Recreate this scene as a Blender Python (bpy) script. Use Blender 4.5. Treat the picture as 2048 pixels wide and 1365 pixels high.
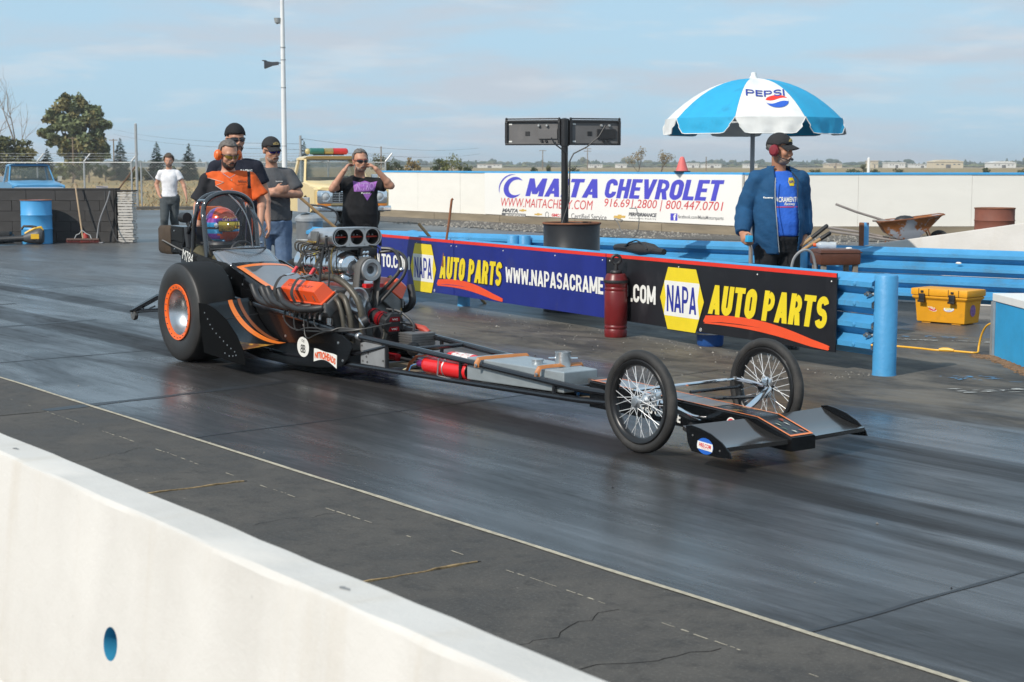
import bpy, bmesh, math, random
from mathutils import Vector, Matrix, noise
R = math.radians
V = Vector
PI = math.pi
rnd = random.Random(7)

for o in list(bpy.data.objects):
    bpy.data.objects.remove(o)
S = bpy.context.scene
COL = S.collection

# ------------------------------------------------------------------ camera
EYE = 1.57
FOC = 3200.0                      # focal length in photo pixels (photo is 2048 wide)
PITCH = math.atan((682.5 - 332.0) / FOC)
cd = bpy.data.cameras.new('camera')
cam = bpy.data.objects.new('camera', cd)
COL.objects.link(cam)
cam.location = (0, 0, EYE)
cam.rotation_euler = (PI / 2 - PITCH, 0, 0)
cd.sensor_width = 36.0
cd.lens = 36.0 * FOC / 2048.0
cd.clip_start = 0.05
cd.clip_end = 20000
cd.dof.use_dof = True
cd.dof.focus_distance = 11.0
cd.dof.aperture_fstop = 9.0
S.camera = cam

# ------------------------------------------------------------------ world and sun
SUN_EL = R(38.5)
SUN_AZ = math.atan2(-0.69, -0.72)            # from +Y, clockwise
W = bpy.data.worlds.new('World')
S.world = W
W.use_nodes = True
wt = W.node_tree
wn, wl = wt.nodes, wt.links
wn.clear()
wout = wn.new('ShaderNodeOutputWorld')
bgr = wn.new('ShaderNodeBackground')
bgr.inputs['Strength'].default_value = 0.125
sky = wn.new('ShaderNodeTexSky')
sky.sky_type = 'NISHITA'
sky.sun_disc = False
sky.sun_elevation = SUN_EL
sky.sun_rotation = SUN_AZ % (2 * PI)
sky.air_density = 1.0
sky.dust_density = 1.6
sky.ozone_density = 1.6
wtc = wn.new('ShaderNodeTexCoord')
# thin layered cloud: the view direction projected on a flat layer overhead
sep = wn.new('ShaderNodeSeparateXYZ')
wl.new(wtc.outputs['Generated'], sep.inputs[0])
zc = wn.new('ShaderNodeMath'); zc.operation = 'MAXIMUM'; zc.inputs[1].default_value = 0.0
wl.new(sep.outputs['Z'], zc.inputs[0])
za = wn.new('ShaderNodeMath'); za.operation = 'ADD'; za.inputs[1].default_value = 0.13
wl.new(zc.outputs[0], za.inputs[0])
dx = wn.new('ShaderNodeMath'); dx.operation = 'DIVIDE'
dy = wn.new('ShaderNodeMath'); dy.operation = 'DIVIDE'
wl.new(sep.outputs['X'], dx.inputs[0]); wl.new(za.outputs[0], dx.inputs[1])
wl.new(sep.outputs['Y'], dy.inputs[0]); wl.new(za.outputs[0], dy.inputs[1])
cmb = wn.new('ShaderNodeCombineXYZ')
wl.new(dx.outputs[0], cmb.inputs['X']); wl.new(dy.outputs[0], cmb.inputs['Y'])
def sky_noise(scale, detail, rough, off, lo, hi):
    mp = wn.new('ShaderNodeMapping')
    mp.inputs['Location'].default_value = off
    wl.new(cmb.outputs[0], mp.inputs['Vector'])
    nz = wn.new('ShaderNodeTexNoise')
    nz.inputs['Scale'].default_value = scale
    nz.inputs['Detail'].default_value = detail
    nz.inputs['Roughness'].default_value = rough
    nz.inputs['Distortion'].default_value = 0.25
    wl.new(mp.outputs[0], nz.inputs['Vector'])
    mr = wn.new('ShaderNodeMapRange')
    mr.interpolation_type = 'SMOOTHSTEP'
    mr.inputs['From Min'].default_value = lo
    mr.inputs['From Max'].default_value = hi
    wl.new(nz.outputs['Fac'], mr.inputs['Value'])
    return mr.outputs[0]
cl_a = sky_noise(0.85, 7.0, 0.56, (3.1, 1.7, 0), 0.43, 0.62)
cl_b = sky_noise(2.1, 6.0, 0.6, (9.4, 5.2, 0), 0.5, 0.7)
# cloud greys and whites
veil = wn.new('ShaderNodeMixRGB')            # general high haze first
veil.inputs['Fac'].default_value = 0.86
veil.inputs['Color2'].default_value = (3.15, 4.8, 6.1, 1)
wl.new(sky.outputs[0], veil.inputs['Color1'])
m1 = wn.new('ShaderNodeMixRGB'); m1.inputs['Color2'].default_value = (3.95, 4.35, 4.9, 1)
f1 = wn.new('ShaderNodeMath'); f1.operation = 'MULTIPLY'; f1.inputs[1].default_value = 0.85
wl.new(cl_a, f1.inputs[0]); wl.new(f1.outputs[0], m1.inputs['Fac'])
wl.new(veil.outputs[0], m1.inputs['Color1'])
m2 = wn.new('ShaderNodeMixRGB'); m2.inputs['Color2'].default_value = (5.0, 5.35, 5.7, 1)
f2 = wn.new('ShaderNodeMath'); f2.operation = 'MULTIPLY'; f2.inputs[1].default_value = 0.45
wl.new(cl_b, f2.inputs[0]); wl.new(f2.outputs[0], m2.inputs['Fac'])
wl.new(m1.outputs[0], m2.inputs['Color1'])
wl.new(m2.outputs[0], bgr.inputs['Color'])
wl.new(bgr.outputs[0], wout.inputs['Surface'])

sd = bpy.data.lights.new('sun', 'SUN')
sd.energy = 3.4
sd.angle = R(0.55)
sd.color = (1.0, 0.935, 0.84)
sun = bpy.data.objects.new('sun', sd)
COL.objects.link(sun)
to_sun = V((math.sin(SUN_AZ) * math.cos(SUN_EL), math.cos(SUN_AZ) * math.cos(SUN_EL), math.sin(SUN_EL)))
sun.rotation_euler = to_sun.to_track_quat('Z', 'Y').to_euler()
sun.location = to_sun * 60

S.view_settings.view_transform = 'Standard'
S.view_settings.look = 'None'
S.view_settings.exposure = 0.2
S.view_settings.gamma = 1.0
S.view_settings.use_curve_mapping = False
S.render.engine = 'CYCLES'
S.cycles.max_bounces = 6
S.cycles.use_denoising = True

# ------------------------------------------------------------------ materials
MATS = {}
def mat(name, col, rough=0.5, metal=0.0, var=0.12, vs=6.0, bump=0.0, bs=60.0, dirt=0.0, dcol=(0.05, 0.045, 0.04), ds=3.0,
        stretch=(1, 1, 1), coat=0.0, spec=0.5, alpha=1.0, trans=0.0, dlo=0.52, dhi=0.7, rvar=0.08):
    """Principled material: a base colour with fine mottling, an optional dirt layer of its own shape, relief and gloss variation."""
    if name in MATS:
        return MATS[name]
    m = bpy.data.materials.new(name)
    m.use_nodes = True
    nt = m.node_tree
    n, l = nt.nodes, nt.links
    b = n['Principled BSDF']
    b.inputs['Roughness'].default_value = rough
    b.inputs['Metallic'].default_value = metal
    b.inputs['Specular IOR Level'].default_value = spec
    b.inputs['Coat Weight'].default_value = coat
    b.inputs['Coat Roughness'].default_value = 0.06
    b.inputs['Alpha'].default_value = alpha
    b.inputs['Transmission Weight'].default_value = trans
    tc = n.new('ShaderNodeTexCoord')
    mp = n.new('ShaderNodeMapping')
    mp.inputs['Scale'].default_value = stretch
    l.new(tc.outputs['Object'], mp.inputs['Vector'])
    nz = n.new('ShaderNodeTexNoise')
    nz.inputs['Scale'].default_value = vs
    nz.inputs['Detail'].default_value = 6
    nz.inputs['Roughness'].default_value = 0.62
    l.new(mp.outputs[0], nz.inputs['Vector'])
    rp = n.new('ShaderNodeValToRGB')
    rp.color_ramp.elements[0].position = 0.28
    rp.color_ramp.elements[1].position = 0.74
    rp.color_ramp.elements[0].color = tuple(c * (1 - var) for c in col[:3]) + (1,)
    rp.color_ramp.elements[1].color = tuple(min(1, c * (1 + var)) for c in col[:3]) + (1,)
    l.new(nz.outputs['Fac'], rp.inputs['Fac'])
    last = rp.outputs[0]
    if dirt > 0:
        dz = n.new('ShaderNodeTexNoise')
        dz.inputs['Scale'].default_value = ds
        dz.inputs['Detail'].default_value = 8
        dz.inputs['Roughness'].default_value = 0.7
        l.new(mp.outputs[0], dz.inputs['Vector'])
        mr = n.new('ShaderNodeMapRange')
        mr.inputs['From Min'].default_value = dlo
        mr.inputs['From Max'].default_value = dhi
        mr.inputs['To Max'].default_value = dirt
        l.new(dz.outputs['Fac'], mr.inputs['Value'])
        mx = n.new('ShaderNodeMixRGB')
        mx.inputs['Color2'].default_value = tuple(dcol) + (1,)
        l.new(mr.outputs[0], mx.inputs['Fac'])
        l.new(last, mx.inputs['Color1'])
        last = mx.outputs[0]
    l.new(last, b.inputs['Base Color'])
    if rvar > 0 and trans == 0:
        mr2 = n.new('ShaderNodeMapRange')
        mr2.inputs['To Min'].default_value = max(0.02, rough - rvar)
        mr2.inputs['To Max'].default_value = min(1, rough + rvar)
        l.new(nz.outputs['Fac'], mr2.inputs['Value'])
        l.new(mr2.outputs[0], b.inputs['Roughness'])
    if bump > 0:
        bz = n.new('ShaderNodeTexNoise')
        bz.inputs['Scale'].default_value = bs
        bz.inputs['Detail'].default_value = 5
        l.new(mp.outputs[0], bz.inputs['Vector'])
        bp = n.new('ShaderNodeBump')
        bp.inputs['Strength'].default_value = bump
        bp.inputs['Distance'].default_value = 0.02
        l.new(bz.outputs['Fac'], bp.inputs['Height'])
        l.new(bp.outputs[0], b.inputs['Normal'])
    MATS[name] = m
    return m

# ------------------------------------------------------------------ mesh builder
class MB:
    def __init__(self):
        self.v = []; self.f = []; self.mi = []; self.T = Matrix(); self.m = 0
    def add(self, vs, fs):
        k = len(self.v)
        T = self.T
        self.v += [T @ V(p) for p in vs]
        self.f += [tuple(k + i for i in f) for f in fs]
        self.mi += [self.m] * len(fs)
        return self
    def box(self, c, s, rot=None):
        x, y, z = (a / 2 for a in s)
        p = [V((i * x, j * y, k * z)) for k in (-1, 1) for j in (-1, 1) for i in (-1, 1)]
        if rot is not None:
            M = rot if isinstance(rot, Matrix) else Matrix.Rotation(rot, 3, 'Z')
            p = [M @ q for q in p]
        c = V(c)
        return self.add([q + c for q in p], [(0, 2, 3, 1), (4, 5, 7, 6), (0, 1, 5, 4), (1, 3, 7, 5), (3, 2, 6, 7), (2, 0, 4, 6)])
    def loft(self, rings, cap=True, closed=False):
        n = len(rings[0]); vs = [p for r in rings for p in r]; fs = []
        m = len(rings)
        for i in range(m if closed else m - 1):
            a, b = i * n, ((i + 1) % m) * n
            for j in range(n):
                k = (j + 1) % n
                fs.append((a + j, a + k, b + k, b + j))
        if cap and not closed:
            fs.append(tuple(reversed(range(n))))
            fs.append(tuple((m - 1) * n + j for j in range(n)))
        return self.add(vs, fs)
    def sheet(self, rows):
        n = len(rows[0]); fs = []
        for i in range(len(rows) - 1):
            for j in range(n - 1):
                a = i * n + j
                fs.append((a, a + 1, a + n + 1, a + n))
        return self.add([p for r in rows for p in r], fs)
    def tube(self, pts, r, n=8, closed=False, cap=True, flat=1.0):
        pts = [V(p) for p in pts]
        m = len(pts)
        rr = r if isinstance(r, (list, tuple)) else [r] * m
        rings = []; prev = None
        for i, p in enumerate(pts):
            if closed:
                t = pts[(i + 1) % m] - pts[i - 1]
            else:
                t = pts[min(i + 1, m - 1)] - pts[max(i - 1, 0)]
            t.normalize()
            if prev is None:
                u = t.orthogonal().normalized() if abs(t.z) > 0.95 else t.cross(V((0, 0, 1))).normalized()
            else:
                u = (prev - t * prev.dot(t)).normalized()
            prev = u
            w = t.cross(u)
            rings.append([p + (u * math.cos(2 * PI * j / n) + w * math.sin(2 * PI * j / n) * flat) * rr[i] for j in range(n)])
        return self.loft(rings, cap, closed)
    def cyl(self, a, b, r0, r1=None, n=14, cap=True):
        return self.tube([a, b], [r0, r0 if r1 is None else r1], n, cap=cap)
    def lathe(self, prof, o=(0, 0, 0), ax='Z', n=20, cap=True):
        o = V(o); rings = []
        for r, z in prof:
            ring = []
            for j in range(n):
                c, s = math.cos(2 * PI * j / n) * r, math.sin(2 * PI * j / n) * r
                if ax == 'Z': q = V((c, s, z))
                elif ax == 'Y': q = V((s, z, c))
                else: q = V((z, c, s))
                ring.append(o + q)
            rings.append(ring)
        return self.loft(rings, cap)
    def ell(self, c, r, n=12, m=8, rot=None):
        c = V(c); r = (r, r, r) if not isinstance(r, (tuple, list)) else r
        rings = []
        for i in range(1, m):
            a = PI * i / m
            ring = []
            for j in range(n):
                q = V((r[0] * math.sin(a) * math.cos(2 * PI * j / n), r[1] * math.sin(a) * math.sin(2 * PI * j / n), -r[2] * math.cos(a)))
                ring.append(c + (rot @ q if rot is not None else q))
            rings.append(ring)
        k = len(self.v)
        self.loft(rings, False)
        bot, top = V((0, 0, -r[2])), V((0, 0, r[2]))
        if rot is not None: bot, top = rot @ bot, rot @ top
        kb = len(self.v)
        self.v += [self.T @ (c + bot), self.T @ (c + top)]
        for j in range(n):
            jj = (j + 1) % n
            self.f.append((kb, k + jj, k + j)); self.mi.append(self.m)
            e = k + (m - 2) * n
            self.f.append((kb + 1, e + j, e + jj)); self.mi.append(self.m)
        return self
    def capsule(self, a, b, r0, r1, n=12):
        a, b = V(a), V(b)
        t = (b - a).normalized()
        pts = []; rs = []
        for i in range(1, 4):
            an = PI / 2 * i / 4
            pts.append(a - t * r0 * math.cos(an)); rs.append(r0 * math.sin(an))
        pts += [a, b]; rs += [r0, r1]
        for i in range(3, 0, -1):
            an = PI / 2 * i / 4
            pts.append(b + t * r1 * math.cos(an)); rs.append(r1 * math.sin(an))
        return self.tube(pts, rs, n)
    def prism(self, poly, h, T=None, z0=0.0):
        """Extrude a 2D outline from z0 to z0+h in frame T."""
        old = self.T
        if T is not None: self.T = old @ T
        n = len(poly)
        area = sum(poly[i][0] * poly[(i + 1) % n][1] - poly[(i + 1) % n][0] * poly[i][1] for i in range(n))
        if area < 0: poly = list(reversed(poly))
        vs = [(x, y, z0) for x, y in poly] + [(x, y, z0 + h) for x, y in poly]
        fs = [tuple(reversed(range(n))), tuple(range(n, 2 * n))] + [(i, (i + 1) % n, n + (i + 1) % n, n + i) for i in range(n)]
        self.add(vs, fs)
        self.T = old
        return self
    def torus(self, c, Rr, r, ax='Y', n=32, k=10, flat=1.0):
        c = V(c); pts = []
        for i in range(n):
            a = 2 * PI * i / n
            x, y = math.cos(a) * Rr, math.sin(a) * Rr
            pts.append(c + (V((x, 0, y)) if ax == 'Y' else V((x, y, 0)) if ax == 'Z' else V((0, x, y))))
        return self.tube(pts, r, k, closed=True, flat=flat)
    def mesh(self, name, mats, smooth=35, bevel=0.0):
        me = bpy.data.meshes.new(name)
        me.from_pydata([tuple(p) for p in self.v], [], self.f)
        for m in (mats if isinstance(mats, (list, tuple)) else [mats]):
            me.materials.append(m)
        if len(set(self.mi)) > 1 or (self.mi and self.mi[0]):
            me.polygons.foreach_set('material_index', self.mi)
        if bevel > 0:
            bm = bmesh.new(); bm.from_mesh(me)
            bmesh.ops.remove_doubles(bm, verts=bm.verts, dist=1e-5)
            es = [e for e in bm.edges if len(e.link_faces) == 2 and e.calc_face_angle(0) > R(40)]
            bmesh.ops.bevel(bm, geom=es, offset=bevel, segments=2, affect='EDGES', clamp_overlap=True, profile=0.6)
            bm.to_mesh(me); bm.free()
        if smooth:
            me.polygons.foreach_set('use_smooth', [True] * len(me.polygons))
            me.set_sharp_from_angle(angle=R(smooth))
        me.update()
        return me
    def build(self, name, mats, parent=None, smooth=35, bevel=0.0, loc=(0, 0, 0), rz=0.0, **tags):
        me = self.mesh(name, mats, smooth, bevel)
        return link(name, me, parent, loc, rz, **tags)

def link(name, data, parent=None, loc=(0, 0, 0), rz=0.0, **tags):
    o = bpy.data.objects.new(name, data)
    COL.objects.link(o)
    o.location = loc
    o.rotation_euler = (0, 0, rz)
    if parent is not None: o.parent = parent
    for k, v in tags.items(): o[k] = v
    return o

def thing(name, label, cat, loc=(0, 0, 0), rz=0.0, group=None):
    o = link(name, None, None, loc, rz, label=label, category=cat)
    o.empty_display_size = 0.2
    if group: o['group'] = group
    return o

def dup(root, loc, rz=None, label=None):
    r = root.copy(); COL.objects.link(r); r.location = loc
    if rz is not None: r.rotation_euler = (0, 0, rz)
    if label: r['label'] = label
    for ch in list(root.children):
        c = ch.copy(); COL.objects.link(c); c.parent = r
        for g in list(ch.children):
            d = g.copy(); COL.objects.link(d); d.parent = c
    return r

def frame(o, x, y):
    """4x4 frame with origin o, first axis x, second axis y."""
    x = V(x).normalized(); z = x.cross(V(y)).normalized(); y = z.cross(x)
    M = Matrix((x, y, z)).transposed().to_4x4()
    M.translation = V(o)
    return M

# heavy block capitals for sign lettering, each glyph a set of strokes (x to w, y to 1)
def block_mesh(s, w, h, t=0.25, shear=0.0, gap=0.10, wide=0.62):
    polys = []
    def strip(p, tt, cl=False):
        p = [q for i, q in enumerate(p) if (i or not cl or math.dist(q, p[-1]) > 1e-3) and (i == 0 or math.dist(q, p[i - 1]) > 1e-3)]; n = len(p)
        P2 = [V((a, b)) for a, b in p]; out = []
        for i in range(n):
            a = P2[i - 1] if (i or cl) else None; c = P2[(i + 1) % n] if (i < n - 1 or cl) else None; q = P2[i]
            d1 = (q - a).normalized() if a is not None else None; d2 = (c - q).normalized() if c is not None else None
            d1 = d1 or d2; d2 = d2 or d1
            m = (V((-d1.y, d1.x)) + V((-d2.y, d2.x))).normalized(); k = tt / 2 / max(0.4, m.dot(V((-d1.y, d1.x))))
            out.append((q + m * k, q - m * k))
        for i in range(n if cl else n - 1):
            (a, b), (c, d) = out[i], out[(i + 1) % n]; polys.append([a, b, d, c])
    def arc(cx, cy, rx, ry, a0, a1, k=7): return [(cx + rx * math.cos(R(a0 + (a1 - a0) * i / k)), cy + ry * math.sin(R(a0 + (a1 - a0) * i / k))) for i in range(k + 1)]
    X = 0.0
    for ch in s:
        g = {'M': 1.35, 'W': 1.45, 'I': t / wide, '.': t / wide, ' ': 0.42, 'N': 1.08, 'A': 1.12, 'V': 1.1, 'L': 0.85, 'E': 0.85, 'T': 0.95}.get(ch, 1.0) * wide
        u = t / 2; n0 = len(polys)
        def box_(x0, y0, x1, y1): polys.append([(x0, y0), (x1, y0), (x1, y1), (x0, y1)])
        def dg_(x0, x1, y0=0.0, y1=1.0, tt=t): polys.append([(x0, y0), (x0 + tt, y0), (x1 + tt, y1), (x1, y1)])
        r = min(g / 2 - u, 0.26)
        tl, tr_, bl, br = arc(u + r, 1 - u - r, r, r, 180, 90), arc(g - u - r, 1 - u - r, r, r, 90, 0), arc(u + r, u + r, r, r, 270, 180), arc(g - u - r, u + r, r, r, 360, 270)
        if ch == 'A': dg_(0, g / 2 - u); dg_(g - t, g / 2 - u); box_(g * 0.3, 0.17, g * 0.7, 0.33)
        elif ch == 'V': dg_(g / 2 - u, 0); dg_(g / 2 - u, g - t)
        elif ch == 'W': a = g / 2 - u; dg_(g * 0.25 - u, 0); dg_(g * 0.25 - u, a, 0, 0.86, t * 0.9); dg_(g * 0.75 - u, a, 0, 0.86, t * 0.9); dg_(g * 0.75 - u, g - t)
        elif ch == 'M': box_(0, 0, t, 1); box_(g - t, 0, g, 1); dg_(g / 2 - u, 0, 0.12, 1, t); dg_(g / 2 - u, g - t, 0.12, 1, t)
        elif ch == 'N': box_(0, 0, t, 1); box_(g - t, 0, g, 1); dg_(g - t, 0, 0, 1, t)
        elif ch == 'E': box_(0, 0, t, 1); [box_(t, y, g * (0.92 if y == 0.41 else 1), y + 0.18) for y in (0, 0.41, 0.82)]
        elif ch == 'H': box_(0, 0, t, 1); box_(g - t, 0, g, 1); box_(t, 0.40, g - t, 0.60)
        elif ch == 'L': box_(0, 0, t, 1); box_(t, 0, g, 0.19)
        elif ch == 'T': box_(0, 0.81, g, 1); box_(g / 2 - u, 0, g / 2 + u, 0.81)
        elif ch == 'I': box_(0, 0, t, 1)
        elif ch == '.': box_(0, 0, t, 0.2)
        elif ch == 'O': strip(tl + tr_ + list(br) + list(bl), t, True)
        elif ch == 'C': strip([(g - u, 0.66)] + list(reversed(tr_)) + list(reversed(tl)) + list(reversed(bl)) + list(reversed(br)) + [(g - u, 0.34)], t)
        elif ch == 'U': strip([(u, 1)] + list(reversed(bl)) + list(reversed(br)) + [(g - u, 1)], t)
        elif ch in 'PR':
            box_(0, 0, t, 1); y0 = 0.44; q = (1 - u - y0) / 2; cx = g - u - min(q, g * 0.3); strip([(t, 1 - u * 0.8)] + arc(cx, y0 + q, g - u - cx, q - 0.0, 90, -90) + [(t, y0)], t * 0.8)
            if ch == 'R': dg_(g - t * 1.02, g * 0.42, 0, 0.40)
        elif ch == 'S': strip(arc(g / 2, 0.725, g / 2 - u, 0.275 - u * 0.8, 10, 180, 9) + arc(g / 2, 0.70, g / 2 - u, 0.2, 180, 260, 4) + arc(g / 2, 0.30, g / 2 - u, 0.2, 80, 0, 4) + arc(g / 2, 0.275, g / 2 - u, 0.275 - u * 0.8, 0, -170, 9), t * 0.85)
        for p in range(n0, len(polys)): polys[p] = [(q[0] + X, q[1]) for q in polys[p]]
        X += g + gap * wide
    mb = MB(); xs = [q[0] + shear * q[1] for p in polys for q in p]; x0, x1 = min(xs), max(xs)
    for k, p in enumerate(polys): mb.add([(((q[0] + shear * q[1] - x0) / (x1 - x0) - 0.5) * w, (q[1] - 0.5) * h, 0.00012 * (k % 5)) for q in p], [tuple(range(len(p)))])
    return mb.mesh('lettering', [], 0)

def text_mesh(s, w, h, bold=0.0, shear=0.0, spacing=1.0):
    """Outlines of the built-in typeface, fitted to a box w wide and h high (centred), flat in XY."""
    c = bpy.data.curves.new('lettering', 'FONT')
    c.body = s; c.size = 1.0; c.offset = bold; c.shear = shear; c.space_character = spacing
    c.fill_mode = 'FRONT'; c.resolution_u = 3
    o = bpy.data.objects.new('lettering', c)
    COL.objects.link(o)
    dg = bpy.context.evaluated_depsgraph_get()
    dg.update()
    me = bpy.data.meshes.new_from_object(o.evaluated_get(dg))
    bpy.data.objects.remove(o); bpy.data.curves.remove(c)
    xs = [v.co.x for v in me.vertices]; ys = [v.co.y for v in me.vertices]
    x0, x1, y0, y1 = min(xs), max(xs), min(ys), max(ys)
    for v in me.vertices:
        v.co.x = ((v.co.x - x0) / (x1 - x0) - 0.5) * w
        v.co.y = ((v.co.y - y0) / max(1e-6, y1 - y0) - 0.5) * h
        v.co.z = 0
    return me

def lettering(s, w, h, m, parent, T, bold=0.0, shear=0.0, name='lettering', warp=None, block=0):
    me = block_mesh(s, w, h, block, shear) if block else text_mesh(s, w, h, bold, shear)
    if warp:
        for v in me.vertices: v.co = V(warp(v.co.x, v.co.y))
    me.transform(T)
    me.materials.clear(); me.materials.append(m)
    me.name = name
    return link(name, me, parent)

def remesh(mb, voxel, name, smooth_it=4, disp=None):
    """Union overlapping closed shapes into one continuous surface."""
    me = bpy.data.meshes.new(name)
    me.from_pydata([tuple(p) for p in mb.v], [], mb.f)
    o = bpy.data.objects.new(name, me)
    COL.objects.link(o)
    md = o.modifiers.new('union', 'REMESH'); md.mode = 'VOXEL'; md.voxel_size = voxel; md.use_smooth_shade = True
    if smooth_it:
        sm = o.modifiers.new('relax', 'SMOOTH'); sm.factor = 0.5; sm.iterations = smooth_it
    dg = bpy.context.evaluated_depsgraph_get(); dg.update()
    res = bpy.data.meshes.new_from_object(o.evaluated_get(dg))
    bpy.data.objects.remove(o); bpy.data.meshes.remove(me)
    if disp:
        for v, nn in [(v, v.normal.copy()) for v in res.vertices]:
            v.co += nn * disp(v.co)
    res.name = name
    res.polygons.foreach_set('use_smooth', [True] * len(res.polygons))
    return res
# ================================================================== SETTING
def nodes_of(name, rough=0.6, spec=0.5):
    m = bpy.data.materials.new(name); m.use_nodes = True
    n, l = m.node_tree.nodes, m.node_tree.links
    b = n['Principled BSDF']; b.inputs['Roughness'].default_value = rough; b.inputs['Specular IOR Level'].default_value = spec
    tc = n.new('ShaderNodeTexCoord')
    return m, n, l, b, tc
def n_noise(n, l, vec, scale, detail=6, rough=0.6, stretch=None, off=None, dist=0.0):
    if stretch or off:
        mp = n.new('ShaderNodeMapping')
        if stretch: mp.inputs['Scale'].default_value = stretch
        if off: mp.inputs['Location'].default_value = off
        l.new(vec, mp.inputs['Vector']); vec = mp.outputs[0]
    z = n.new('ShaderNodeTexNoise')
    z.inputs['Scale'].default_value = scale; z.inputs['Detail'].default_value = detail; z.inputs['Roughness'].default_value = rough
    z.inputs['Distortion'].default_value = dist
    l.new(vec, z.inputs['Vector'])
    return z.outputs['Fac']
def n_range(n, l, val, lo, hi, a=0.0, b=1.0):
    r = n.new('ShaderNodeMapRange'); r.interpolation_type = 'SMOOTHSTEP'
    for k, v in zip(('From Min', 'From Max', 'To Min', 'To Max'), (lo, hi, a, b)): r.inputs[k].default_value = v
    l.new(val, r.inputs['Value'])
    return r.outputs[0]
def n_mix(n, l, fac, c1, c2):
    x = n.new('ShaderNodeMixRGB')
    for k, v in (('Fac', fac), ('Color1', c1), ('Color2', c2)):
        if isinstance(v, (tuple, list)): x.inputs[k].default_value = tuple(v) + (1,)
        elif isinstance(v, (int, float)): x.inputs[k].default_value = v
        else: l.new(v, x.inputs[k])
    return x.outputs[0]
def n_math(n, l, op, a, b=0.0):
    x = n.new('ShaderNodeMath'); x.operation = op
    for i, v in enumerate((a, b)):
        if isinstance(v, (int, float)): x.inputs[i].default_value = v
        else: l.new(v, x.inputs[i])
    return x.outputs[0]
def n_bump(n, l, b, h, strength, dist=0.01):
    x = n.new('ShaderNodeBump'); x.inputs['Strength'].default_value = strength; x.inputs['Distance'].default_value = dist
    l.new(h, x.inputs['Height']); l.new(x.outputs[0], b.inputs['Normal'])

# dry grass field to the horizon
m, n, l, b, tc = nodes_of('dry_field', 0.95, 0.1)
a1 = n_noise(n, l, tc.outputs['Object'], 0.03, 6, 0.6, stretch=(0.35, 1.6, 1))
a2 = n_noise(n, l, tc.outputs['Object'], 0.6, 8, 0.7)
c = n_mix(n, l, n_range(n, l, a1, 0.38, 0.62), (0.36, 0.255, 0.125), (0.25, 0.20, 0.10))
c = n_mix(n, l, n_range(n, l, a2, 0.4, 0.75, 0, 0.5), c, (0.17, 0.145, 0.07))
l.new(c, b.inputs['Base Color'])
M_FIELD = m
mb = MB()
mb.sheet([[(-2900, -45, 0), (2900, -45, 0)], [(-2900, 2950, 0), (2900, 2950, 0)]])
mb.build('dry_field', M_FIELD, loc=(0, 0, -0.03), kind='structure')

# asphalt of pits and staging area
m, n, l, b, tc = nodes_of('asphalt', 0.6, 0.32)
o1 = n_noise(n, l, tc.outputs['Object'], 0.35, 8, 0.65)
o2 = n_noise(n, l, tc.outputs['Object'], 2.2, 8, 0.7, stretch=(1, 0.4, 1))
o3 = n_noise(n, l, tc.outputs['Object'], 160, 3, 0.6)
c = n_mix(n, l, n_range(n, l, o1, 0.35, 0.65), (0.066, 0.065, 0.064), (0.092, 0.090, 0.088))
c = n_mix(n, l, n_range(n, l, o2, 0.48, 0.72, 0, 0.6), c, (0.05, 0.049, 0.048))
c = n_mix(n, l, n_range(n, l, o3, 0.3, 0.75, 0, 0.35), c, (0.14, 0.135, 0.125))
l.new(c, b.inputs['Base Color'])
l.new(n_range(n, l, o1, 0.3, 0.7, 0.30, 0.52), b.inputs['Roughness'])
n_bump(n, l, b, o3, 0.25, 0.006)
M_ASPH = m
mb = MB()
mb.sheet([[(-45, -8, 0), (60, -8, 0)], [(-45, 57.5, 0), (60, 57.5, 0)]])
mb.build('asphalt', M_ASPH, kind='structure')

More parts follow.
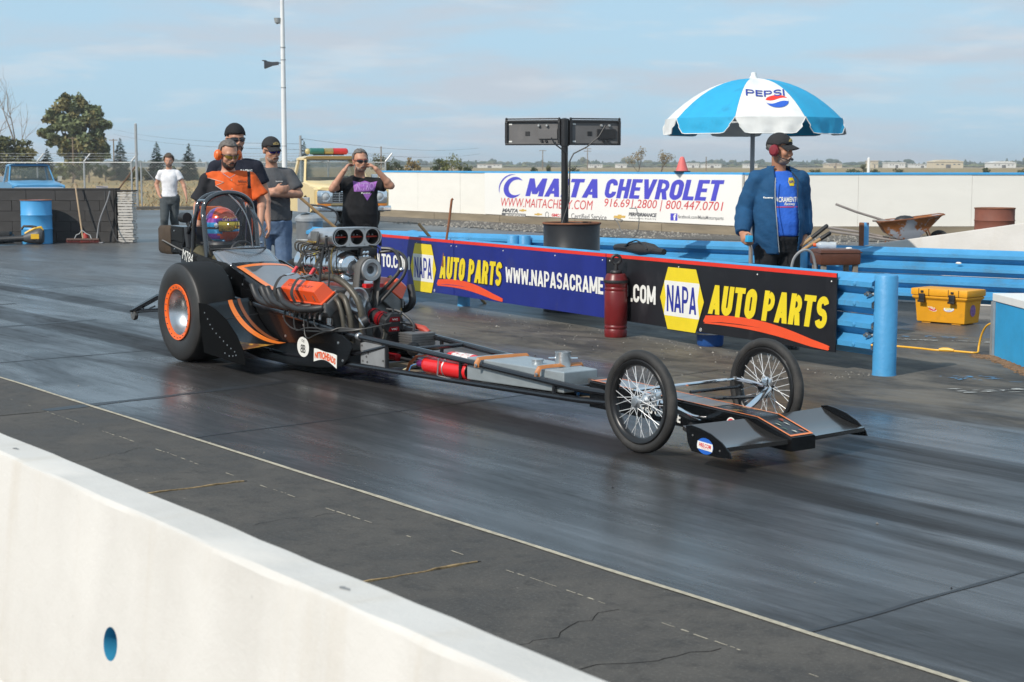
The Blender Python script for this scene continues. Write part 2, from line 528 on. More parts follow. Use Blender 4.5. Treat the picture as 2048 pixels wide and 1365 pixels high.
# the dragstrip: x runs along the lane towards the start of the run (right and nearer), y across it
TR_O = V((0.52, 5.888, 0)); TR_A = R(-53.75)
def trk(x, y, z=0.0):
    c, s = math.cos(TR_A), math.sin(TR_A)
    return V((TR_O.x + c * x - s * y, TR_O.y + s * x + c * y, z))
def lane_material(name):
    m, n, l, b, tc = nodes_of(name, 0.4, 0.5)
    ob = tc.outputs['Object']
    s1 = n_noise(n, l, ob, 1.0, 6, 0.6, stretch=(0.05, 1.15, 1), off=(3, 0.3, 0))
    s2 = n_noise(n, l, ob, 1.0, 10, 0.8, stretch=(0.5, 8.0, 1), off=(0, 7, 0), dist=0.4)
    s3 = n_noise(n, l, ob, 1.0, 8, 0.68, stretch=(0.35, 1.1, 1), off=(5, 1, 0), dist=0.5)
    s4 = n_noise(n, l, ob, 60, 5, 0.75, stretch=(0.4, 1, 1))
    s5 = n_noise(n, l, ob, 7.0, 9, 0.78, stretch=(0.3, 1, 1))
    sp = n.new('ShaderNodeSeparateXYZ'); l.new(ob, sp.inputs[0])
    wob = n_math(n, l, 'ADD', sp.outputs['Y'], n_math(n, l, 'MULTIPLY', n_math(n, l, 'SUBTRACT', s1, 0.5), 0.5))
    wob = n_math(n, l, 'ADD', wob, n_math(n, l, 'MULTIPLY', n_math(n, l, 'SUBTRACT', s2, 0.5), 0.22))
    def band(c0, w):
        d = n_math(n, l, 'ABSOLUTE', n_math(n, l, 'SUBTRACT', wob, c0))
        return n_range(n, l, d, w * 0.72, w, 1.0, 0.0)
    bands = n_math(n, l, 'MAXIMUM', band(1.80, 0.26), n_math(n, l, 'MAXIMUM', band(3.0, 0.26), n_math(n, l, 'MULTIPLY', band(1.15, 0.3), 0.35)))
    streak = n_math(n, l, 'MULTIPLY', n_range(n, l, s2, 0.46, 0.68), n_range(n, l, s3, 0.36, 0.6))
    patch = n_range(n, l, s3, 0.36, 0.64)
    fleck = n_range(n, l, s5, 0.62, 0.76)
    s6 = n_noise(n, l, ob, 1.0, 8, 0.7, stretch=(0.22, 4.2, 1), off=(2, 13, 0), dist=0.3)
    sheen = n_math(n, l, 'MULTIPLY', n_range(n, l, s6, 0.42, 0.60), n_range(n, l, s3, 0.62, 0.42))
    col = n_mix(n, l, patch, (0.052, 0.0495, 0.0485), (0.029, 0.0275, 0.027))
    col = n_mix(n, l, n_math(n, l, 'MULTIPLY', sheen, 0.6), col, (0.098, 0.096, 0.099))
    col = n_mix(n, l, n_math(n, l, 'MULTIPLY', streak, 0.6), col, (0.022, 0.0212, 0.021))
    col = n_mix(n, l, n_math(n, l, 'MULTIPLY', fleck, 0.5), col, (0.022, 0.021, 0.021))
    col = n_mix(n, l, n_range(n, l, s4, 0.60, 0.8, 0, 0.30), col, (0.16, 0.15, 0.14))
    col = n_mix(n, l, n_math(n, l, 'MULTIPLY', bands, 0.75), col, (0.022, 0.021, 0.0215))
    edge = n_range(n, l, sp.outputs['Y'], 0.0, 0.16, 0.7, 0.0)
    col = n_mix(n, l, edge, col, (0.034, 0.033, 0.033))
    far = n_range(n, l, n_math(n, l, 'ADD', sp.outputs['Y'], n_math(n, l, 'MULTIPLY', n_math(n, l, 'SUBTRACT', s3, 0.5), 1.2)), 3.7, 4.7)
    stain = n_noise(n, l, ob, 1.1, 8, 0.72, stretch=(0.8, 1.4, 1), off=(11, 2, 0), dist=0.6)
    apron = n_mix(n, l, n_range(n, l, stain, 0.36, 0.64), (0.15, 0.132, 0.108), (0.055, 0.051, 0.047))
    leftw = n_range(n, l, sp.outputs['X'], -11.0, -7.5, 1.0, 0.0)
    apron = n_mix(n, l, leftw, apron, n_mix(n, l, n_range(n, l, stain, 0.36, 0.64), (0.094, 0.094, 0.096), (0.068, 0.068, 0.070)))
    col = n_mix(n, l, far, col, apron)
    far = n_math(n, l, 'MULTIPLY', far, n_math(n, l, 'SUBTRACT', 1.0, n_math(n, l, 'MULTIPLY', leftw, 0.7)))
    l.new(col, b.inputs['Base Color'])
    rg = n_math(n, l, 'ADD', n_range(n, l, s3, 0.3, 0.7, 0.20, 0.36), n_math(n, l, 'MULTIPLY', bands, 0.12))
    rg = n_math(n, l, 'ADD', rg, n_math(n, l, 'MULTIPLY', n_math(n, l, 'MAXIMUM', streak, fleck), 0.16))
    rg = n_math(n, l, 'ADD', rg, n_math(n, l, 'MULTIPLY', far, 0.3))
    l.new(rg, b.inputs['Roughness'])
    spc = n_math(n, l, 'ADD', 0.18, n_math(n, l, 'MULTIPLY', sheen, 0.2))
    l.new(n_math(n, l, 'MAXIMUM', 0.08, n_math(n, l, 'SUBTRACT', spc, n_math(n, l, 'MULTIPLY', n_math(n, l, 'MAXIMUM', bands, n_math(n, l, 'MAXIMUM', far, edge)), 0.16))), b.inputs['Specular IOR Level'])
    n_bump(n, l, b, n_math(n, l, 'ADD', s4, n_math(n, l, 'MULTIPLY', s5, 0.5)), 0.13, 0.006)
    return m
M_LANE = lane_material('rubbered_lane')
mb = MB(); mb.sheet([[(-60, 0.02, 0), (9, 0.02, 0)], [(-60, 8.2, 0), (9, 8.2, 0)]])
lane = mb.build('dragstrip_lane', M_LANE, loc=(TR_O.x, TR_O.y, 0.004), rz=TR_A, kind='structure')

# shoulder between the seam and the near barrier, laid as separate slabs
m, n, l, b, tc = nodes_of('old_shoulder', 0.8, 0.2)
ob = tc.outputs['Object']
q1 = n_noise(n, l, ob, 1.6, 9, 0.7); q2 = n_noise(n, l, ob, 9, 8, 0.75); q3 = n_noise(n, l, ob, 230, 3, 0.6)
c = n_mix(n, l, n_range(n, l, q1, 0.35, 0.68), (0.062, 0.0565, 0.051), (0.098, 0.0895, 0.080))
c = n_mix(n, l, n_range(n, l, q2, 0.48, 0.66, 0, 0.55), c, (0.040, 0.0375, 0.0355))
c = n_mix(n, l, n_range(n, l, n_noise(n, l, ob, 13, 7, 0.7), 0.66, 0.72, 0, 0.5), c, (0.30, 0.28, 0.25))
c = n_mix(n, l, n_range(n, l, n_noise(n, l, ob, 70, 6, 0.8), 0.5, 0.72, 0, 0.5), c, (0.20, 0.185, 0.165))
l.new(c, b.inputs['Base Color'])
l.new(n_range(n, l, q1, 0.3, 0.7, 0.6, 0.85), b.inputs['Roughness'])
n_bump(n, l, b, n_math(n, l, 'ADD', q2, n_math(n, l, 'MULTIPLY', q3, 0.5)), 0.35, 0.008)
M_SHOULDER = m
mb = MB(); mb.sheet([[(-60, -0.315, 0), (9, -0.315, 0)], [(-60, 0.0, 0), (9, 0.0, 0)]])
mb.build('shoulder_strip', M_SHOULDER, loc=(TR_O.x, TR_O.y, 0.004), rz=TR_A, kind='structure')
sh = link('concrete_shoulder', None, None, (TR_O.x, TR_O.y, 0.004), TR_A, kind='structure')
cuts = [-40, -30, -22, -15.5, -9.4, -5.5, -2.69, -0.66, 1.5, 4.9, 9]
for i in range(len(cuts) - 1):
    mb = MB()
    mb.box((0.5 * (cuts[i] + cuts[i + 1]), -1.975, -0.05), (cuts[i + 1] - cuts[i] - 0.024, 3.334, 0.1 + rnd.uniform(0.001, 0.003)))
    mb.build('slab', M_SHOULDER, sh, smooth=0, bevel=0.001)
M_FOAM = mat('joint_foam', (0.26, 0.18, 0.09), 0.9, var=0.6, vs=30)
for cx in (-2.69, -0.66):
    mb = MB(); pts = []
    for k in range(26):
        pts.append((cx + rnd.uniform(-0.004, 0.004), -0.33 - k * 0.05, 0.0015 + rnd.uniform(-0.003, 0.003)))
    mb.tube(pts, [0.0065 * rnd.uniform(0.4, 1.1) for _ in pts], 5); mb.build('joint_filler', M_FOAM, sh)
M_SEAL = mat('seam_sealant', (0.42, 0.37, 0.28), 0.8, var=0.35, vs=25, dirt=0.5, dcol=(0.1, 0.09, 0.08), ds=8)
mb = MB(); L0 = []; L1 = []
for k in range(260):
    x = -46 + k * 0.21
    y = 0.01 + 0.006 * noise.noise((x * 1.7, 0, 0)); w = 0.013 + 0.005 * noise.noise((x * 5, 3, 0))
    L0.append((x, y - w, 0)); L1.append((x, y + w, 0))
mb.sheet([L0, L1]); mb.build('lane_seam', M_SEAL, loc=(TR_O.x, TR_O.y, 0.0072), rz=TR_A, kind='structure')
# thin broken seam beside the slabs
mb = MB()
x = -30
while x < 7:
    ln = rnd.uniform(0.012, 0.09)
    w = rnd.uniform(0.0015, 0.005)
    y = -0.312 + 0.012 * noise.noise((x * 2.3, 7, 0)) + rnd.uniform(-0.004, 0.004)
    mb.sheet([[(x, y - w, 0), (x + ln, y - w * 0.7, 0)], [(x, y + w, 0), (x + ln, y + w * 0.6, 0)]])
    x += ln + rnd.choice((0.012, 0.02, 0.03, 0.06, 0.3))
mb.build('slab_seam', M_SEAL, loc=(TR_O.x, TR_O.y, 0.0066), rz=TR_A, kind='structure')
# saw joints across the lane, cracks and tar
M_TAR = mat('tar', (0.018, 0.017, 0.018), 0.45, var=0.3, vs=12)
mb = MB()
def ribbon(pts, w, z):
    A = []; B = []
    for i, p in enumerate(pts):
        p = V((p[0], p[1], 0)); q = V(pts[min(i + 1, len(pts) - 1)][:2] + (0,)) - V(pts[max(i - 1, 0)][:2] + (0,))
        q.normalize(); s = V((-q.y, q.x, 0)) * w * rnd.uniform(0.6, 1.3)
        A.append((p.x - s.x, p.y - s.y, z)); B.append((p.x + s.x, p.y + s.y, z))
    mb.sheet([A, B])
for cx, sk in ((0.79, 0.06), (-4.03, 0.1), (-8.2, 0.08), (-15.5, 0.05), (-20, 0.04), (5.2, 0.05)):
    ribbon([(cx - sk * k * 0.2 + rnd.uniform(-0.006, 0.006), 0.02 + 0.2 * k) for k in range(24)], 0.012, 0.0)
for cx in (-5.55, -10.8, -13.2):
    ribbon([(cx - 0.16 * 0.2 * k + rnd.uniform(-0.015, 0.015), -0.3 + 0.2 * k) for k in range(14)], 0.05, 0.0)
mb.build('lane_joint', M_TAR, loc=(TR_O.x, TR_O.y, 0.0058), rz=TR_A, kind='structure')
mb = MB()
def crack(x, y, dx, dy, nn, w):
    pts = []
    for k in range(nn):
        pts.append((x, y)); x += dx + rnd.uniform(-0.035, 0.035); y += dy + rnd.uniform(-0.04, 0.03)
    ribbon(pts, w * 0.28, 0.0)
for a in ((0.2, -0.32, 0.01, -0.05, 16, 0.006), (0.75, -0.35, -0.02, -0.05, 16, 0.007), (1.9, -0.33, -0.03, -0.05, 14, 0.006), (-1.75, -0.32, -0.01, -0.05, 9, 0.004), (-3.9, -0.35, 0.02, -0.05, 10, 0.005), (-6.5, -0.35, 0.03, -0.06, 12, 0.006)):
    crack(*a)
mb.build('shoulder_crack', mat('crack_dark', (0.022, 0.019, 0.017), 0.95, spec=0.1), loc=(TR_O.x, TR_O.y, 0.0062), rz=TR_A, kind='structure')
# paint scraps and overspray behind the rail end
M_BPAINT = mat('rail_blue', (0.060, 0.29, 0.55), 0.5, var=0.16, vs=2.5, bump=0.16, bs=30, dirt=0.7, dcol=(0.10, 0.14, 0.17), ds=2.6, dlo=0.53, dhi=0.74)
M_WSCRAP = mat('worn_white_paint', (0.55, 0.55, 0.52), 0.8, var=0.3, vs=20)
mb = MB()
def scraps(a, bb, nn, w, lw):
    a, bb = V(a), V(bb)
    for k in range(nn):
        t = rnd.random(); p = a.lerp(bb, t) + V((rnd.gauss(0, w), rnd.gauss(0, w), 0))
        d = (bb - a).normalized() * rnd.uniform(0.01, 0.07); s = V((-d.y, d.x, 0)).normalized() * rnd.uniform(0.004, lw)
        mb.add([p - d - s * 0.4, p - d * 0.3 - s, p + d * 0.5 - s * 0.7, p + d, p + d * 0.2 + s, p - d * 0.6 + s * 0.6], [(0, 1, 2, 3, 4, 5)])
scraps((2.95, 14.6, 0), (4.35, 14.1, 0), 46, 0.02, 0.012)
scraps((3.0, 11.0, 0), (4.0, 11.15, 0), 30, 0.05, 0.012)
mb.build('worn_white_line', M_WSCRAP, loc=(0, 0, 0.0125), kind='structure')
mb = MB()
scraps((3.1, 11.8, 0), (3.7, 11.65, 0), 26, 0.07, 0.012)
scraps((3.1, 14.75, 0), (4.2, 14.5, 0), 22, 0.05, 0.014)
mb.build('blue_paint_scrapes', M_BPAINT, loc=(0, 0, 0.0105), kind='structure')

# gravel strip at the foot of the far wall
m, n, l, b, tc = nodes_of('gravel_bed', 0.95, 0.2)
ob = tc.outputs['Object']
g1 = n_noise(n, l, ob, 9, 5, 0.8); g2 = n_noise(n, l, ob, 0.8, 6, 0.6)
c = n_mix(n, l, n_range(n, l, g1, 0.35, 0.7), (0.10, 0.092, 0.082), (0.24, 0.22, 0.195))
c = n_mix(n, l, n_range(n, l, g2, 0.4, 0.65, 0, 0.5), c, (0.11, 0.10, 0.09))
l.new(c, b.inputs['Base Color']); n_bump(n, l, b, g1, 0.9, 0.05)
WA, WB, WC = V((-3.62, 49.67, 0)), V((5.2, 36.1, 0)), V((15.5, 36.3, 0))
wu = (WB - WA).normalized(); wn_ = V((wu.y, -wu.x, 0))       # pointing to the viewer
if wn_.y > 0: wn_ = -wn_
mb = MB()
o = V((0, 0, 0.012))
mb.sheet([[WA + o + wn_ * 0.2, WB + o + wn_ * 0.1, WC + o + V((0, -0.1, 0))], [WA + o + wn_ * 2.2, WB + o + wn_ * 3.5 + V((0.5, 0, 0)), WC + o + V((0, -4.5, 0))]])
mb.build('gravel_strip', m, kind='structure')
M_STONE = mat('pale_gravel', (0.27, 0.25, 0.22), 0.9, var=0.45, vs=1.2)
mb = MB()
for k in range(1500):
    t = rnd.random()
    if rnd.random() < 0.5: p = WA.lerp(WB, 0.3 + 0.7 * t) + wn_ * rnd.uniform(0.25, 3.0)
    else: p = WB.lerp(WC, t * 0.75) + V((0, -rnd.uniform(0.2, 4), 0))
    s = rnd.uniform(0.015, 0.05); a = rnd.uniform(0, 6)
    p.z = 0.012
    vs = [p + V((math.cos(a + i * 2.09) * s * rnd.uniform(0.7, 1.3), math.sin(a + i * 2.09) * s * rnd.uniform(0.7, 1.3), -0.004)) for i in range(3)] + [p + V((0, 0, s * rnd.uniform(0.5, 1.0)))]
    mb.add(vs, [(0, 1, 3), (1, 2, 3), (2, 0, 3)])
mb.build('gravel', M_STONE, smooth=0, kind='stuff')

# ================================================================== NEAR CONCRETE BARRIER
m, n, l, b, tc = nodes_of('painted_concrete', 0.75, 0.3)
ob = tc.outputs['Object']
k1 = n_noise(n, l, ob, 2.2, 8, 0.65); k2 = n_noise(n, l, ob, 30, 6, 0.7); k3 = n_noise(n, l, ob, 1.2, 8, 0.7, stretch=(5, 1, 0.5))
c = n_mix(n, l, n_range(n, l, k1, 0.35, 0.7), (0.63, 0.60, 0.56), (0.57, 0.54, 0.50))
c = n_mix(n, l, n_range(n, l, k3, 0.5, 0.75, 0, 0.4), c, (0.52, 0.46, 0.38))
c = n_mix(n, l, n_range(n, l, k2, 0.68, 0.74, 0, 0.6), c, (0.25, 0.24, 0.23))
l.new(c, b.inputs['Base Color']); n_bump(n, l, b, n_math(n, l, 'ADD', k2, k1), 0.22, 0.012)
M_CONC = m
BA = V((-1.488, 4.596, 0)); BB_ = V((0.171, 2.299, 0))
ba = math.atan2(BB_.y - BA.y, BB_.x - BA.x)
bar = thing('concrete_barrier', 'low white concrete barrier across the near corner with a round blue lined hole', 'barrier', (BA.x, BA.y, 0), ba)
prof = [(0, 0.79), (-0.018, 0.808), (-0.119, 0.81), (-0.1265, 0.806), (-0.1305, 0.798), (-0.195, 0.24), (-0.40, 0.06), (-0.40, 0.0), (0.27, 0.0), (0.27, 0.06), (0.065, 0.24)]
mb = MB(); mb.loft([[(x, y + rnd.uniform(-0.0018, 0.0018) * (z > 0.7), z + rnd.uniform(-0.0015, 0.0015) * (z > 0.7)) for y, z in reversed(prof)] for x in [-9 + 0.12 * i for i in range(126)]])
me = mb.mesh('body', M_CONC, smooth=0)
HX = 1.226; HZ = 0.50
M_HOLE = mat('hole_lining', (0.03, 0.25, 0.42), 0.55, var=0.25, vs=14)
mb = MB(); mb.lathe([(0.038, -0.5), (0.038, 0.4)], (HX, 0, HZ), 'Y', 28)
cut = link('cutter', mb.mesh('cutter', M_HOLE))
tmp = link('body', me)
bo = tmp.modifiers.new('hole', 'BOOLEAN'); bo.operation = 'DIFFERENCE'; bo.object = cut; bo.solver = 'EXACT'; bo.material_mode = 'TRANSFER'
dg = bpy.context.evaluated_depsgraph_get(); dg.update()
me2 = bpy.data.meshes.new_from_object(tmp.evaluated_get(dg))
bpy.data.objects.remove(tmp); bpy.data.objects.remove(cut)
me2.polygons.foreach_set('use_smooth', [True] * len(me2.polygons)); me2.set_sharp_from_angle(angle=R(22))
link('body', me2, bar)
mb = MB(); mb.lathe([(0.0, 0.0), (0.046, 0.0), (0.046, 0.006), (0.0, 0.006)], (HX, 0.0, HZ), 'Y', 28)
mb.build('hole_back', M_HOLE, bar)
for x, dz in ((0.36, 0), (2.13, 0)):
    mb = MB(); mb.add([(x + a * 0.018, -0.075 + b2 * 0.008, 0.8112) for a, b2 in ((-1, -0.2), (-0.4, -0.9), (0.3, -0.5), (1, -0.1), (0.5, 0.7), (-0.2, 0.5), (-0.7, 0.8))], [tuple(range(7))])
    mb.build('chip', mat('chipped_concrete', (0.22, 0.22, 0.22), 0.8, var=0.5, vs=60), bar)

# ================================================================== GUARD RAILS
def wbeam_ring(x, z0, off, h=0.305, depth=0.082, t=0.005, nn=16):
    F = []; Bk = []
    for i in range(nn + 1):
        u = i / nn
        s = math.sin(2 * PI * u) ** 2
        s = min(1.0, s * 1.18) - 0.0
        F.append((x, off - depth * s, z0 + h * u)); Bk.append((x, off - depth * s + t, z0 + h * u))
    return F + list(reversed(Bk))
M_BOLT = mat('galvanised_bolt', (0.35, 0.37, 0.38), 0.35, 0.8, var=0.2)
def guardrail(name, label, origin, ang, x0, x1, posts, bolts, k=1.0):
    t = thing(name, label, 'guardrail', origin, ang)
    for z0 in (0.145, 0.455):
        mb = MB(); xs = [x0 + (x1 - x0) * i / 6 for i in range(7)]
        mb.loft([wbeam_ring(x, z0, 0.0) for x in xs])
        mb.build('beam', M_BPAINT, t, smooth=50)
    for px, py, r in posts:
        mb = MB(); mb.lathe([(r + 0.004, 0), (r, 0.02), (r, 0.745), (r - 0.008, 0.758), (0.01, 0.770)], (px, py, 0), 'Z', 22)
        mb.build('post', M_BPAINT, t, smooth=35)
    t.scale = (1, 1, k)
    for bx in bolts:
        for bz in (0.223, 0.374, 0.533, 0.684):
            mb = MB(); mb.lathe([(0.018, 0), (0.017, -0.008), (0.004, -0.013)], (bx, -0.083 + 0.004, bz), 'Y', 8)
            mb.build('bolt', M_BPAINT, t)
    return t
NR_O = V((2.775, 11.933, 0)); NR_A = math.atan2(-0.868, 0.497)
rail = guardrail('guardrail', 'blue double beam guardrail carrying the parts shop boards, with a thick end post', (NR_O.x, NR_O.y, 0), NR_A, -11.05, -0.035,
                 [(0.0, 0.03, 0.088), (-6.85, 0.10, 0.07), (-10.2, 0.10, 0.075)], [-0.22, -10.85])
for bz in (0.30, 0.61):
    mb = MB()
    mb.cyl((-0.115, -0.052, bz), (-0.115, -0.02, bz), 0.022, n=6); mb.cyl((-0.115, -0.075, bz), (-0.115, -0.05, bz), 0.011, n=8)
    mb.box((-0.095, -0.005, bz), (0.06, 0.03, 0.02))
    mb.build('clamp_bolt', M_BOLT, rail)
BR_A = R(-37.58)
rail2 = guardrail('guardrail', 'long blue guardrail behind the umbrella, drum and yellow cooler box', (-1.74, 21.75, 0), BR_A, -1.2, 15.5,
                  [(0.4, 0.14, 0.075), (2.34, -0.16, 0.078), (2.50, -0.13, 0.075), (6.35, -0.17, 0.09), (9.6, 0.12, 0.08)], [0.9, 4.3], 0.921)
mb = MB(); mb.ell((8.15, -0.085, 0.606), (0.032, 0.008, 0.014), 10, 6)
mb.build('reflector', mat('reflector', (0.75, 0.74, 0.7), 0.3), rail2)

# ================================================================== PARTS SHOP BOARDS ON THE NEAR RAIL
def board_mat(name, col):
    return mat(name, col, 0.36, var=0.18, vs=3.0, dirt=0.35, dcol=(0.10, 0.10, 0.11), ds=2.6, dlo=0.55, dhi=0.8, bump=0.03, bs=9, stretch=(1, 1, 0.6))
M_NBLUE = board_mat('sign_blue', (0.012, 0.022, 0.20))
M_NBLACK = board_mat('sign_black', (0.012, 0.012, 0.015))
M_YEL = mat('sign_yellow', (0.78, 0.60, 0.02), 0.42, var=0.07, vs=6, dirt=0.25, dcol=(0.35, 0.27, 0.05), ds=9, dlo=0.6, dhi=0.75)
M_WHT = mat('sign_white', (0.78, 0.77, 0.73), 0.45, var=0.04, vs=6, dirt=0.3, dcol=(0.4, 0.38, 0.34), ds=9, dlo=0.62, dhi=0.78)
M_RED = mat('sign_red', (0.72, 0.035, 0.02), 0.45, var=0.08, vs=6)
M_SWOOSH = mat('sign_orange_red', (0.80, 0.085, 0.025), 0.45, var=0.06, vs=6)
M_NAVYLET = mat('letter_blue', (0.02, 0.03, 0.28), 0.45, var=0.08, vs=6)
M_BLKLET = mat('letter_black', (0.012, 0.012, 0.012), 0.5, var=0.1)
SGN_Y = -0.1                                     # boards hang on the crests of the beams
def on_board(x, z, k=0):
    return frame((x, -0.0085 - 0.0009 * k, z), (1, 0, 0), (0, 0, 1))
def sign_board(label, x0, x1, m, marks):
    t = thing('advertising_board', label, 'sign', (NR_O.x + math.cos(NR_A) * x0 - math.sin(NR_A) * SGN_Y, NR_O.y + math.sin(NR_A) * x0 + math.cos(NR_A) * SGN_Y, 0.142), NR_A)
    mb = MB(); mb.box(((x1 - x0) / 2, 0, 0.305), (x1 - x0 - 0.006, 0.012, 0.61)); mb.build('panel', m, t, smooth=0, bevel=0.002)
    mb = MB(); mb.prism([(0, 0), (x1 - x0 - 0.006, 0), (x1 - x0 - 0.006, 0.032), (0, 0.032)], 0.0012, frame((0.003, -0.0062, 0.577), (1, 0, 0), (0, 0, 1)))
    mb.build('red_stripe', M_RED, t, smooth=0)
    for sx in (0.06, x1 - x0 - 0.06, (x1 - x0) * 0.36, (x1 - x0) * 0.7):
        mb = MB(); mb.lathe([(0.007, 0), (0.006, -0.003), (0.001, -0.004)], (sx, -0.0062, 0.545), 'Y', 8); mb.build('screw', M_WHT, t)
    for fn in marks: fn(t, x0)
    return t
def hexlogo(cx):
    def f(t, x0):
        x = cx - x0; z = 0.263
        def hx(w, wt, h): return [(-w, 0), (-wt, -h), (wt, -h), (w, 0), (wt, h), (-wt, h)]
        mb = MB(); mb.prism(hx(0.335, 0.215, 0.283), 0.0008, on_board(x, z, 0)); mb.build('logo_outline', M_BLKLET, t, smooth=0)
        mb = MB(); mb.prism(hx(0.325, 0.207, 0.275), 0.0008, on_board(x, z, 1)); mb.build('logo_hexagon', M_YEL, t, smooth=0)
        mb = MB(); mb.prism([(-0.255, -0.155), (0.255, -0.155), (0.262, -0.14), (0.235, 0), (0.262, 0.14), (0.255, 0.155), (-0.255, 0.155), (-0.262, 0.14), (-0.235, 0), (-0.262, -0.14)], 0.0008, on_board(x, z, 2)); mb.build('logo_band', M_WHT, t, smooth=0)
        lettering('NAPA', 0.44, 0.235, M_NAVYLET, t, on_board(x, z, 4), block=0.17)
        mb = MB(); mb.torus((0, 0, 0), 0.014, 0.002, 'Z', 16, 5); mb.T = Matrix()
        for v in range(len(mb.v)): mb.v[v] = on_board(x + 0.285, 0.012 + 0.012, 2) @ mb.v[v]
        mb.build('registered_mark', M_WHT, t)
        lettering('R', 0.012, 0.014, M_WHT, t, on_board(x + 0.285, 0.024, 3))
    return f
def autoparts(x0_, x1_):
    def f(t, x0):
        cx = (x0_ + x1_) / 2 - x0; w = x1_ - x0_
        lettering('AUTO PARTS', w + 0.012, 0.262, M_BLKLET, t, on_board(cx + 0.008, 0.292, 1), block=0.30, shear=0.2)
        lettering('AUTO PARTS', w, 0.25, M_YEL, t, on_board(cx, 0.297, 3), block=0.265, shear=0.2)
        # brush stroke
        top = []; bot = []; w2 = w * 1.02
        for i in range(25):
            u = i / 24
            zc = 0.118 - 0.006 * u - 0.085 * u * u + 0.045 * math.sin(PI * min(1, u * 1.15)) * 0.6
            th = 0.014 + 0.032 * math.sin(PI * min(1.0, 0.18 + u * 0.8)) ** 0.7
            x = (u - 0.5) * w2
            top.append((x, zc + th)); bot.append((x, zc - th))
        ragged = [(top[-1][0] + 0.02, top[-1][1] - 0.008), (top[-1][0] + 0.002, top[-1][1] - 0.017), (top[-1][0] + 0.016, bot[-1][1] + 0.012)]
        left = [(bot[0][0] - 0.03, bot[0][1] + 0.001), (bot[0][0] - 0.004, bot[0][1] + 0.008), (bot[0][0] - 0.035, bot[0][1] + 0.017)]
        mb = MB(); mb.prism(top + ragged + list(reversed(bot)) + left, 0.0008, on_board(cx - 0.015, 0.0, 2)); mb.build('brush_stroke', M_SWOOSH, t, smooth=0)
        m2 = M_NBLACK if x1_ > -1 else M_NBLUE
        mb = MB(); mb.prism([(-0.49 * w2, 0.101), (-0.36 * w2, 0.119), (-0.2 * w2, 0.123), (-0.02 * w2, 0.117), (-0.2 * w2, 0.118), (-0.36 * w2, 0.113)], 0.0006, on_board(cx - 0.015, -0.006, 3)); mb.build('stroke_gap', m2, t, smooth=0)
    return f
def words(s, x0_, x1_, z, h, bold=0.04):
    def f(t, x0):
        lettering(s, x1_ - x0_, h, M_WHT, t, on_board((x0_ + x1_) / 2 - x0, z, 2), block=0.2)
    return f
sign_board('blue parts shop board furthest along the near rail, behind the engine', -10.42, -9.76, M_NBLUE, [])
sign_board('blue parts shop board with first yellow hexagon, next to the engine', -9.757, -6.695, M_NBLUE, [words('WWW.NAPASACRAMEN', -9.73, -8.62, 0.297, 0.155), words('TO.COM', -8.56, -7.79, 0.297, 0.155), hexlogo(-7.445)])
sign_board('blue parts shop board lettered with yellow words and a web address', -6.69, -3.622, M_NBLUE, [autoparts(-7.04, -5.6), words('WWW.NAPASACRAME', -5.53, -3.66, 0.30, 0.16)])
sign_board('black parts shop board with yellow hexagon and large yellow words at the rail end', -3.617, -0.395, M_NBLACK, [words('NTO', -3.60, -3.24, 0.283, 0.16), words('.COM', -3.20, -2.80, 0.27, 0.165), hexlogo(-2.405), autoparts(-2.02, -0.475)])

# ================================================================== FAR WHITE WALL
M_PLY = mat('white_plywood', (0.79, 0.76, 0.70), 0.6, var=0.035, vs=1.2, dirt=0.35, dcol=(0.55, 0.50, 0.43), ds=2.5, dlo=0.6, dhi=0.8, bump=0.06, bs=20, stretch=(1, 1, 3))
M_CAP = mat('wall_cap_blue', (0.06, 0.36, 0.70), 0.5, var=0.1, vs=3)
M_TIMB = mat('old_timber', (0.25, 0.205, 0.145), 0.85, var=0.3, vs=2, bump=0.2, bs=12, stretch=(0.3, 1, 3))
def wall(label, A, B, step):
    d = (B - A); L = d.length; ang = math.atan2(d.y, d.x)
    t = thing('plywood_wall', label, 'wall', (A.x, A.y, 0), ang)
    nn = int(round(L / step)); s = L / nn
    for i in range(nn):
        mb = MB(); mb.box((s * (i + 0.5), rnd.uniform(-0.004, 0.004), 0.79), (s - 0.005, 0.02, 1.16)); mb.build('panel', M_PLY, t, smooth=0, bevel=0.002)
    for i in range(int(L / 3.6) + 1):
        x0 = i * 3.6; x1 = min(L, x0 + 3.6)
        mb = MB(); mb.box(((x0 + x1) / 2, -0.05, 0.1), (x1 - x0 - 0.02, 0.14, 0.2)); mb.build('timber', M_TIMB, t, smooth=0, bevel=0.006)
    mb = MB(); mb.box((L / 2, 0.03, 1.395), (L, 0.12, 0.05)); mb.build('cap_rail', M_CAP, t, smooth=0, bevel=0.004)
    mb = MB(); mb.box((L / 2, 0.075, 0.69), (L, 0.11, 1.36)); mb.build('backing', M_TIMB, t, smooth=0)
    return t
wallL = wall('long white plywood wall with blue cap, carrying the car dealer banner', WA - wu * 1.0, WB, 2.44)
wallR = wall('white plywood wall with blue cap behind the wheelbarrow', WB + V((0.02, 0.0, 0)), WC, 2.6)

